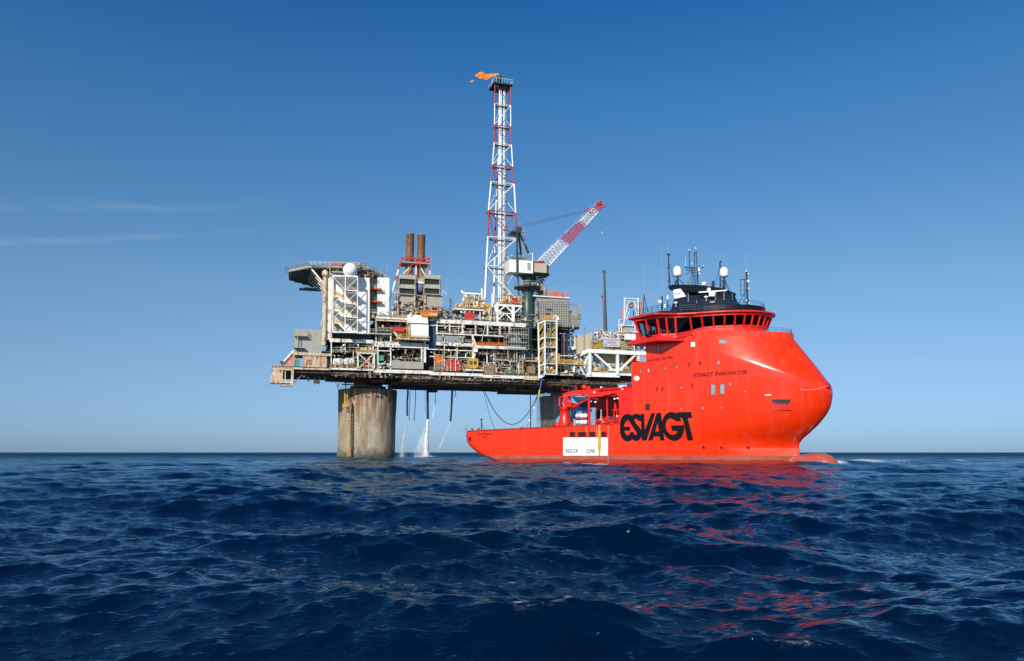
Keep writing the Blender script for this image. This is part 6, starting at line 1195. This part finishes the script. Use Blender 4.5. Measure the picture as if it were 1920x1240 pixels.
m = PM(); m.pbm(1028, 551, 1034, 545, 5, .5); m.pbm(1034, 545, 1044, 545.5, 5, .5); m.lathe(PP(1018, 549, 6), [(.3, -2), (1.8, -1.6), (1.8, 2), (.3, 2.4)], 14); m.build('roof_equipment', M_gray, t); part('side_pipework', CL, t, [(1001, 543, 1016, 556, 3, 6, 24, [3, 8, 9, 0]), (1002, 560, 1008, 612, 0, 3, 20, [6, 0, 14])])
# --- yellow stair tower on white posts
t = pth('stair_tower', 1009, 708, -2, 'white posted stair tower full of yellow flights right of the green crane pedestal', 'stair tower')
m = PM(); m.pbm(1009, 606, 1010.5, 684, -2, .6); m.pbm(1010.5, 684, 1011, 709, -2, .7); m.pbm(1021.5, 602, 1021.5, 702, -3, .6); m.pbm(1043.5, 596, 1043.5, 702, -3, .6); m.pbm(1033, 602, 1033, 702, 1.5, .5)
for y in (602, 633, 651, 682, 702): m.hb(1021, 1044, y, 1.6, -3, 1.5); m.beam(PP(1009.5, y+5, -2), PP(1021.5, y, -3), .4)
m.pbm(1011, 709, 1021, 704, -2.2, .7); m.build('frame', M_clean, t); m = PM()
for y in (602, 633, 651, 682, 702):
    m.prl([(1021.5, y-1, -3), (1043, y-1, -3)], 1.7, 1.0, .1, 3)
for y in (612, 632, 652, 672, 690): m.prl([(1010.5, y+10, -2), (1020, y-6, -2.6)], 1.8, .9, .08, 2); m.pbm(1010, y+11, 1020, y-5, -1.6, .6)
for y in (620, 642, 668, 690): m.pbm(1024, y+9, 1042, y-6, -1, .5); m.prl([(1024, y+9, -1), (1042, y-6, -1)], 1.4, 1, .09, 2)
m.prl([(1014, 600, -2), (1040, 599, -2)], 1.8, .8, .11, 3); m.build('stair_flight', M_yellow, t)
part('landing_equipment', CL, t, [(1024, 617, 1042, 632, -2, 1, 16, [1, 5, 11, 2, 0, 1]), (1024, 638, 1042, 650, -2, 1, 16, [1, 5, 1, 2, 11]), (1022, 662, 1044, 681, -2, 1, 26, [1, 1, 5, 15, 2, 7]), (1024, 688, 1043, 701, -2, 1, 16, [1, 11, 2, 11])])
m = PM(); 
for a0, a1 in zip(np.linspace(0, pi, 8), np.linspace(0, pi, 8)[1:]): m.pl(1042.5+5*cos(a0), 600-7*sin(a0), 1042.5+5*cos(a1), 600-7*sin(a1), -2.5, .45, 6)
m.build('pipe_bend', M_clean, t); m = PM(); m.pl(1031, 604, 1032.5, 640, -3.2, .25); m.build('green_hose', M_green, t); m = PM(); m.pl(1026, 610, 1029, 680, -3.2, .2); m.pl(1029, 680, 1017, 703, -3.2, .16); m.build('blue_hose', M_blue, t)
# --- yellow walkway and the white truss platform
t = pth('yellow_walkway', 1045, 684, -2, 'yellow railed walkway between the yellow stair tower and the white truss', 'walkway')
m = PM(); m.hb(1044, 1095, 682.5, 1.8, -2.5, 2); m.build('deck', M_cream, t); m = PM(); m.prl([(1045, 681.5, -2.5), (1094, 682.5, -2.5)], 1.6, .8, .12, 3); m.prl([(1045, 680.5, 1.5), (1094, 681.5, 1.5)], 1.5, .9, .12, 3); m.pb(1044.5, 663.5, 1050, 681, -2.4, -2.2); m.build('railing', M_yellow, t)
m = PM(); m.pl(1045, 667, 1075, 668, -2, .2); m.pbm(1076, 684, 1075.5, 698, -1, .9); m.pbm(1085, 684, 1096, 703, -1, .5); m.pbm(1046, 684, 1043, 692, -2, .5); m.build('support', M_clean, t)
tp_ = pth('truss_platform', 1092, 706, -1, 'big white diagonal braced truss platform at the right end of the deck', 'truss platform')
m = PM(); DT = -2
m.beam(PP(1074, 672, DT+9), PP(1105, 658, DT), 1.6); m.beam(PP(1104, 658.5, DT), PP(1222, 664, DT), 1.8); m.beam(PP(1092, 708, DT+9), PP(1105, 703, DT), 1.7); m.hb(1103, 1162, 703, 9, DT, DT+2); m.hb(1162, 1222, 703, 5, DT+1, DT+2)
for x in (1105.5, 1157.5, 1196.5): m.pbm(x, 659, x, 703, DT, 1.15)
m.pbm(1088, 667, 1088, 690, DT+6, .8); m.pbm(1112, 661, 1148, 694, DT, .9); m.pbm(1192, 665, 1162, 694, DT, .9); m.pbm(1104, 664, 1094, 686, DT+2, .7); m.pbm(1071, 691, 1096, 707, DT+7, .7); m.pbm(1096, 686, 1096, 704, DT+5, .7); m.pb(1143, 692, 1168, 696, DT-.2, DT+1); m.build('truss', M_clean, tp_)
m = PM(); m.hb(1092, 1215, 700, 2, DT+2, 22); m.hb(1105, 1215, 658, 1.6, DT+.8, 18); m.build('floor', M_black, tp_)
m = PM(); m.prl([(1106, 699, DT+.8), (1200, 701, DT+.8)], 1.9, .9, .11, 2); m.prl([(1110, 655, DT+1.5), (1180, 657, DT+1.5)], 2.0, 1.2, .13, 2); m.prl([(1112, 644, DT+2), (1180, 646, DT+2)], 1.4, 1.2, .11, 2); m.prl([(1108, 683, 3), (1190, 684, 3)], 1.4, 1.1, .13, 2)
for x in (1119, 1126, 1144, 1166, 1176): m.pbm(x, 641, x, 656, DT+3, .4)
m.pb(1172, 666, 1176, 699, 4, 5); m.build('yellow_railing', M_yellow, tp_)
m = PM(); m.pb(1112, 662, 1171, 680, 3, 3.4); m.build('tan_panel', M_tan, tp_); m = PM(); m.pb(1171, 662, 1196, 690, 5, 6); m.build('red_panel', M_red, tp_)
part('process_equipment', CL, tp_, [(1110, 622, 1200, 640, 0, 8, 150, WARM+[0, 0, 2, 12]), (1108, 642, 1182, 655, 1, 6, 70, [3, 9, 8, 1, 7]), (1108, 682, 1195, 698, 0, 6, 90, WARM+[6, 6]), (1174, 636, 1212, 662, 1, 6, 60, GREYP+[12, 2, 1]), (1112, 718, 1200, 730, 14, 22, 60, [0, 8, 10, 13])])
m = PM(); a = [PQ(x, y, 1) for x, y in ((1083, 632), (1097, 628), (1109, 624), (1109, 654), (1083, 665))]; m.prism(a, 1, 9, 'y'); m.build('tan_cladding', M_tan, tp_); m = PM()
for x in (1094.5, 1106): m.pl(x, 628, x, 660, .9, .08, 4)
m.pl(1096, 610, 1096, 660, .8, .1, 4); m.pl(1094, 617, 1099, 617, .8, .1, 4); m.build('cladding_seam', M_bronze, tp_)
m = PM(); m.pb(1173, 626.5, 1184, 637, -1.5, 0); m.pb(1184, 627, 1192, 638, -1.2, 0); m.build('white_box', M_clean, tp_)
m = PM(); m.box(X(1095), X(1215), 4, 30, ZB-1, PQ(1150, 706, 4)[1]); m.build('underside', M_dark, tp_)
container(1190, 625, 1201, 639, -.8, M_red, 'small red container beside a white box at the far right deck end')
# banner
t = pth('banner', 1131, 651, -1.6, 'pale banner with dark and red lettering hung on the yellow rail at the right', 'banner')
m = PM(); m.pb(1131.5, 634, 1162.5, 650.5, DT+.55, DT+.6); m.build('cloth', pm('banner cloth', (.50, .50, .56), .7, var=.1), t)
def ptxt(s, x0, y0, x1, y1, h, mat, off=DT+.5):
    P, fs = textpolys(s, x0, y0, x1, y1, h); mb = PM(); mb.add([PP(x, y, off) for x, y in P], fs); mb.build('lettering', mat, t, fix=False)
ptxt('ESVAGT', 1141, 644.4, 1155.5, 644.6, 3.8, M_decal); ptxt('IN MEMORY ARRIVES', 1134.5, 638.6, 1160.5, 638.8, 2.6, M_pink) if False else None
m = PM()
for k in range(9): m.pb(1134.5+k*2.9, 636+.3*(k % 2), 1136.5+k*2.9, 638.6, DT+.48, DT+.52)
for k in range(6): m.pb(1143+k*2.6, 646.4, 1144.9+k*2.6, 648.4, DT+.48, DT+.52)
m.build('faded_lettering', M_pink, t); m = PM(); m.prism([PQ(x, y, DT+.5) for x, y in ((1137, 641), (1139.5, 642.3), (1137, 643.6))], DT+.48, DT+.52, 'y'); m.pb(1134, 644.5, 1138, 648, DT+.48, DT+.52); m.build('blue_mark', M_ltblue, t)
# right lattice frame
t = pth('lattice_tower', 1162, 624, 4, 'white and cream lattice hoist tower at the right end above the banner', 'tower')
m = PM(); D = 4
for d in (4, 9):
    m.pbm(1171, 560, 1170, 600, d, .45); m.pbm(1196.5, 559, 1197, 600, d, .45); m.hb(1170, 1198, 560, 1.6, d, d+.5); m.hb(1171, 1198, 565, 1, d, d+.5); m.pbm(1181, 566, 1171.5, 577, d, .35); m.pbm(1187, 566, 1196, 577, d, .35); m.pbm(1176, 575, 1168, 612, d, .35); m.pbm(1189, 567, 1195, 600, d, .3)
m.pbm(1174, 600, 1180, 584, 4, .25); m.pbm(1186, 612, 1188, 584, 4, .2); m.build('frame', M_clean, t)
m = PM(); m.pbm(1200.5, 561, 1201.5, 606, 6, 1.2); m.pbm(1168, 577, 1165, 605, 6, .6); m.build('side_column', M_pink, t); m = PM(); m.pb(1182, 567.5, 1189, 573, 5, 7); m.lathe(PP(1183, 575, 5), [(.3, -.8), (.9, -.5), (.9, .4), (.3, .8)], 10); m.build('hoist', M_bronze, t)
m = PM(); m.pb(1165, 611, 1192, 621, 5, 10); m.build('machinery_screen', M_gray, t); m = PM()
for x in (1160.5, 1165, 1190.5, 1196): m.pbm(x, 600 if x < 1162 else 609, x, 624, 4, .35)
m.hb(1160, 1166, 600, 1, 4, 5); m.hb(1160, 1197, 610.5, 1.2, 4, 5); m.hb(1160, 1197, 622, 1.2, 4, 5); m.pl(1166, 604, 1161, 620, 4, .1); m.build('lower_frame', M_clean, t)
# mast crane
t = pth('boom_crane', 1133, 625, 12, 'slim dark grey crane boom standing upright behind the banner', 'crane')
m = PM(); m.bar(PP(1136.3, 625, 12), PP(1132.8, 508, 12), .72, 8, .45); m.build('boom', M_crane, t); m = PM(); m.pbm(1129.5, 507, 1136, 511, 12, .5); m.pbm(1131, 511, 1133, 509, 12, .6); m.build('boom_head', M_black, t)
m = PM(); m.pl(1129.8, 558, 1132.0, 622, 11.5, .11, 5); m.pl(1130.8, 558, 1133.1, 622, 11.5, .11, 5)
for y in range(560, 620, 5): m.pl(1130, y, 1131.6, y+5, 11.5, .06, 4)
m.pb(1128.6, 554, 1131, 558, 11.3, 12); m.build('jib', M_twr_red, t)
# scaffold steps under the right end
t = pth('hanging_scaffold', 1063, 728, 6, 'pale tube scaffold hanging under the deck above the red deck crane', 'scaffold')
m = PM()
for x in (1066, 1071, 1075, 1081, 1088): m.pl(x, 704, x, 735, 6, .12, 4); m.pl(x, 704, x, 735, 8, .1, 4)
for y in range(706, 736, 5): m.pl(1066, y, 1088, y+.5, 6, .12, 4)
m.pl(1072, 735, 1086, 712, 6, .1, 4); m.build('tubes', M_cream, t)
# small pale lamps under the deck
for i, (x, y) in enumerate(((1016, 718), (1031, 714), (1040, 711), (1030.5, 722))):
    m = PM(); m.lathe(PP(x, y, 4), [(.15, -1), (.3, -.8), (.3, .6), (.1, .9)], 8); m.build('buoy_float', M_cream, fr=PLAT, loc=PP(x, y, 4), label='pale floats hanging on lines just under the deck edge left of the hanging scaffold', cat='float', group='pale floats under the deck edge')
# hoses, cables, jets
HG = 'black discharge hoses under the deck'
def hose(name, pts, r, label, cat, group=None, mat=M_rubber, d=14):
    m = PM(); m.tube([PP(x, y, d) for x, y in pts], r, 8); return m.build(name, mat, fr=PLAT, loc=PP(*pts[0], d), label=label, cat=cat, group=group)
def sag(x0, y0, x1, y1, dip, n=16): return [(x0+(x1-x0)*i/n, y0+(y1-y0)*i/n+dip*4*(i/n)*(1-i/n)) for i in range(n+1)]
hose('discharge_hose', [(764.5, 716), (764.8, 740), (763.5, 752), (763.5, 780)], .42, 'black hose hanging nearest the broad concrete leg with fine spray below', 'hose', HG)
hose('discharge_hose', [(801.5, 714), (801.8, 750), (802.2, 786)], .55, 'thick black hose with the strong white water jet below it', 'hose', HG)
hose('discharge_hose', [(846, 716), (846.3, 727), (848, 732), (846.5, 765), (844.8, 790)], .45, 'black hose with a kink near its top hanging right of the strong white jet', 'hose', HG)
hose('thin_line', [(769.5, 720), (768, 760), (766.8, 783), (768, 788)], .14, 'thin dark line hanging just right of the hose nearest the concrete leg', 'line'); hose('thin_line', [(779.5, 720), (779, 755), (777, 782), (776.3, 790)], .16, 'thin dark line with a small kink hanging left of the thick hose', 'line')
hose('thin_line', [(795, 722), (796.5, 755), (798.5, 775)], .05, 'very fine line hanging close left of the thick hose', 'line')
hose('thin_line', [(815, 720), (817, 740), (816.5, 762)], .1, 'short thin line hanging right of the thick hose', 'line')
m = PM(); m.prl([(849, 745, 14), (854, 745, 14)], 5, 3, .08, 4); m.pl(854, 722, 855, 742, 14, .08); m.pl(848, 750, 855, 740, 14, .06); m.build('hose_ladder', M_navy, fr=PLAT, loc=PP(852, 740, 14), label='small dark ladder frame hanging beside the kinked black hose', cat='ladder')
m = PM(); m.pb(767, 726, 780, 729, 16, 18); m.pb(778, 722, 799, 726, 17, 19); m.prl([(768, 729, 15.5), (800, 726, 15.5)], 1.2, 1.3, .06); m.pl(769, 722, 769, 730, 15.5, .1); m.pl(797, 715, 797, 727, 15.5, .1); m.build('hanging_walkway', M_navy, fr=PLAT, loc=PP(780, 726, 16), label='dark walkway hanging under the deck between the concrete leg and the thick hose', cat='walkway')
# hose down to the ship
hose('bunker_hose', sag(905.5, 726, 1009.5, 738, 64), .17, 'long black hose sagging in a deep curve between deck and ship', 'hose'); hose('mooring_line', [(905, 726), (910, 748), (917, 775), (928, 806)], .09, 'thin dark line running from deck down to the ship stern rail', 'line', d=10)
hose('steel_pole', [(994.3, 738), (994.8, 770), (994.6, 803)], .22, 'straight dark pole standing between the deck and the ship rail', 'pole', d=4); hose('hose_line', [(1009.5, 738), (1005, 752), (998, 772), (987, 803)], .1, 'dark hose tail running down from the yellow coupling to the ship rail', 'hose', d=2)
hose('blue_line', [(1017.5, 702), (1014.5, 720), (1012, 732)], .24, 'blue hose leading down from the yellow stair tower to a yellow coupling', 'hose', mat=M_blue, d=-2); hose('hose_coupling', [(1012, 731), (1010.8, 738), (1009.5, 745)], .38, 'yellow hose coupling at the lower end of the blue hose', 'coupling', mat=M_yellow, d=-2)
for x, y, lb in ((992.5, 789.5, 'small white tag on the dark hose tail, lower of the two'), (1001.5, 766, 'small white tag on the dark hose tail, upper of the two')): m = PM(); m.lathe(PP(x, y, 2), [(.15, -.7), (.35, -.5), (.35, .5), (.15, .7)], 8); m.build('hose_float', M_clean, fr=PLAT, loc=PP(x, y, 2), label=lb, cat='float')
m = PM(); m.pb(567, 700, 573, 708, 3, 4); m.pl(578, 706, 578, 716, 4, .3); m.pb(588.5, 712, 599, 718, 4, 6); m.pl(589.5, 703, 589.5, 722, 4, .1); m.pl(599, 703, 599, 722, 4, .1); m.pl(606, 706, 611, 712, 4, .3); m.pb(590, 716.8, 600, 718.4, 3.5, 6.5); m.build('hanging_fitting', M_black, pf)
m = PM(); m.pl(627, 712, 634, 728, 9, .1); m.pl(634, 708, 634, 735, 9, .12); m.pl(641, 712, 634, 726, 9, .1); m.hb(641, 690, 721.5, 1.8, 7, 9); m.hb(645, 680, 718, 1, 8, 9); m.pbm(648, 716, 648, 730, 8, .4); m.prl([(641, 721, 7), (690, 722, 7)], 1.2, 2, .07); m.build('leg_walkway', M_dark, pf)
# water jets
M_sp = bpy.data.materials.new('water spray'); M_sp.use_nodes = True; M_sp2 = bpy.data.materials.new('fine spray'); M_sp2.use_nodes = True
def _sp(M, lo, hi, dens):
    N = M.node_tree.nodes; L = M.node_tree.links; N.clear(); o = N.new('ShaderNodeOutputMaterial'); tc = N.new('ShaderNodeTexCoord'); mp = N.new('ShaderNodeMapping'); mp.inputs['Scale'].default_value = (1.1, 1.1, .35); L.new(tc.outputs['Object'], mp.inputs[0])
    n = N.new('ShaderNodeTexNoise'); n.inputs['Scale'].default_value = 1; n.inputs['Detail'].default_value = 7; n.inputs['Roughness'].default_value = .65; L.new(mp.outputs[0], n.inputs['Vector'])
    lw = N.new('ShaderNodeLayerWeight'); lw.inputs[0].default_value = .5; s = N.new('ShaderNodeMath'); s.operation = 'MULTIPLY_ADD'; L.new(lw.outputs['Facing'], s.inputs[0]); s.inputs[1].default_value = -.28; L.new(n.outputs['Fac'], s.inputs[2])
    r = N.new('ShaderNodeMapRange'); r.inputs[1].default_value = lo; r.inputs[2].default_value = hi; r.inputs[4].default_value = dens; L.new(s.outputs[0], r.inputs[0]); tr = N.new('ShaderNodeBsdfTransparent'); d = N.new('ShaderNodeBsdfDiffuse'); d.inputs[0].default_value = (.75, .8, .86, 1); m = N.new('ShaderNodeMixShader'); L.new(r.outputs[0], m.inputs[0]); L.new(tr.outputs[0], m.inputs[1]); L.new(d.outputs[0], m.inputs[2]); L.new(m.outputs[0], o.inputs[0])
M_sm = bpy.data.materials.new('thin smoke'); M_sm.use_nodes = True
_sp(M_sm, .3, .66, .07); next(n for n in M_sm.node_tree.nodes if n.type == 'BSDF_DIFFUSE').inputs[0].default_value = (.03, .04, .06, 1)
_sp(M_sp, .20, .42, .92); _sp(M_sp2, .32, .60, .13)
def spray(pts, label, mat, d=14, seed=1, nest=3, tt=1):
    rr = random.Random(seed); mb = PM()
    for q in range(nest):
        vs = []; n = 20; P = []
        for i in range(25):
            f = i/24*(len(pts)-1); k = min(int(f), len(pts)-2); g = f-k; P.append([pts[k][j]*(1-g)+pts[k+1][j]*g for j in range(3)])
        for x, y, r in P:
            p = PP(x, y, d); rr_ = r/4.3*(1-.27*q)
            for j in range(n): a = 2*pi*j/n; f = 1+rr.uniform(-.16, .16)*tt; vs.append((p.x+rr_*f*cos(a), p.y+rr_*f*sin(a), p.z))
        mb.add(vs, [(i*n+j, i*n+(j+1) % n, (i+1)*n+(j+1) % n, (i+1)*n+j) for i in range(24) for j in range(n)], True)
    return mb.build('water_spray', mat, fr=PLAT, loc=PP(pts[0][0], pts[0][1], d), kind='stuff', label=label, cat='spray')
spray([(802, 786, 1.6), (801, 800, 2.8), (799.5, 820, 4.6), (798.5, 842, 5.8), (798.5, 860, 6.6)], 'strong white water jet falling from the thick black hose', M_sp, nest=4)
fm = blob([(p.x, p.y, p.z, h/4.3*.5, h/4.3) for p, h in [(PP(x, y, c[1]), h) for x, y, h in ((884, 149, 1), (876, 147, 7), (868, 144, 12), (858, 141, 10), (850, 139, 2))]], 9)
fm.build('thin_smoke', M_sm, fr=PLAT, loc=PP(868, 144, c[1]), kind='stuff', label='thin dark smoke drifting left of the gas flame', cat='smoke')
dm = MB(); rr = random.Random(4)
for i in range(1500):
    f = rr.random()**.6; x = 802-4*f+rr.gauss(-1.2*f, 1.0+3.6*f); y = 787+71*f; p = PP(x, y, 14+rr.gauss(0, .3+f)); r_ = rr.uniform(.05, .17)
    dm.add([p+Vector(q)*r_ for q in ((1, 0, 0), (-.6, .8, 0), (-.6, -.8, 0), (0, 0, 1.6))], [(0, 1, 2), (0, 1, 3), (1, 2, 3), (2, 0, 3)])
for i in range(500):
    x = 799+rr.gauss(0, 4.5); y = 858-abs(rr.gauss(0, 2)); p = PP(x, y, 14+rr.gauss(0, 2)); r_ = rr.uniform(.06, .2); dm.add([p+Vector(q)*r_ for q in ((1, 0, 0), (-.6, .8, 0), (-.6, -.8, 0), (0, 0, 1.6))], [(0, 1, 2), (0, 1, 3), (1, 2, 3), (2, 0, 3)])
dm.build('water_droplets', M_winl, fr=PLAT, loc=PP(801, 820, 14), kind='stuff', label='white droplets round the strong water jet', cat='spray')
spray([(763, 778, .8), (761, 800, 3.4), (757, 830, 6.5), (754, 860, 10)], 'fine spray below the hose nearest the concrete leg', M_sp2, seed=2, nest=5)
spray([(798, 800, 3), (790, 830, 11), (785, 860, 19)], 'faint mist drifting left from the strong white jet', M_sp2, seed=3, nest=2)
spray([(844, 790, .5), (838, 806, 1.5), (830, 826, 2.5), (824, 840, 3.5)], 'faint spray blown left from the kinked hose', M_sp2, seed=4, nest=2)
spray([(816.5, 740, 1.0), (815.5, 760, 2.2), (811, 784, 3)], 'faint spray from the short thin line right of the jet', M_sp2, seed=6, nest=2)
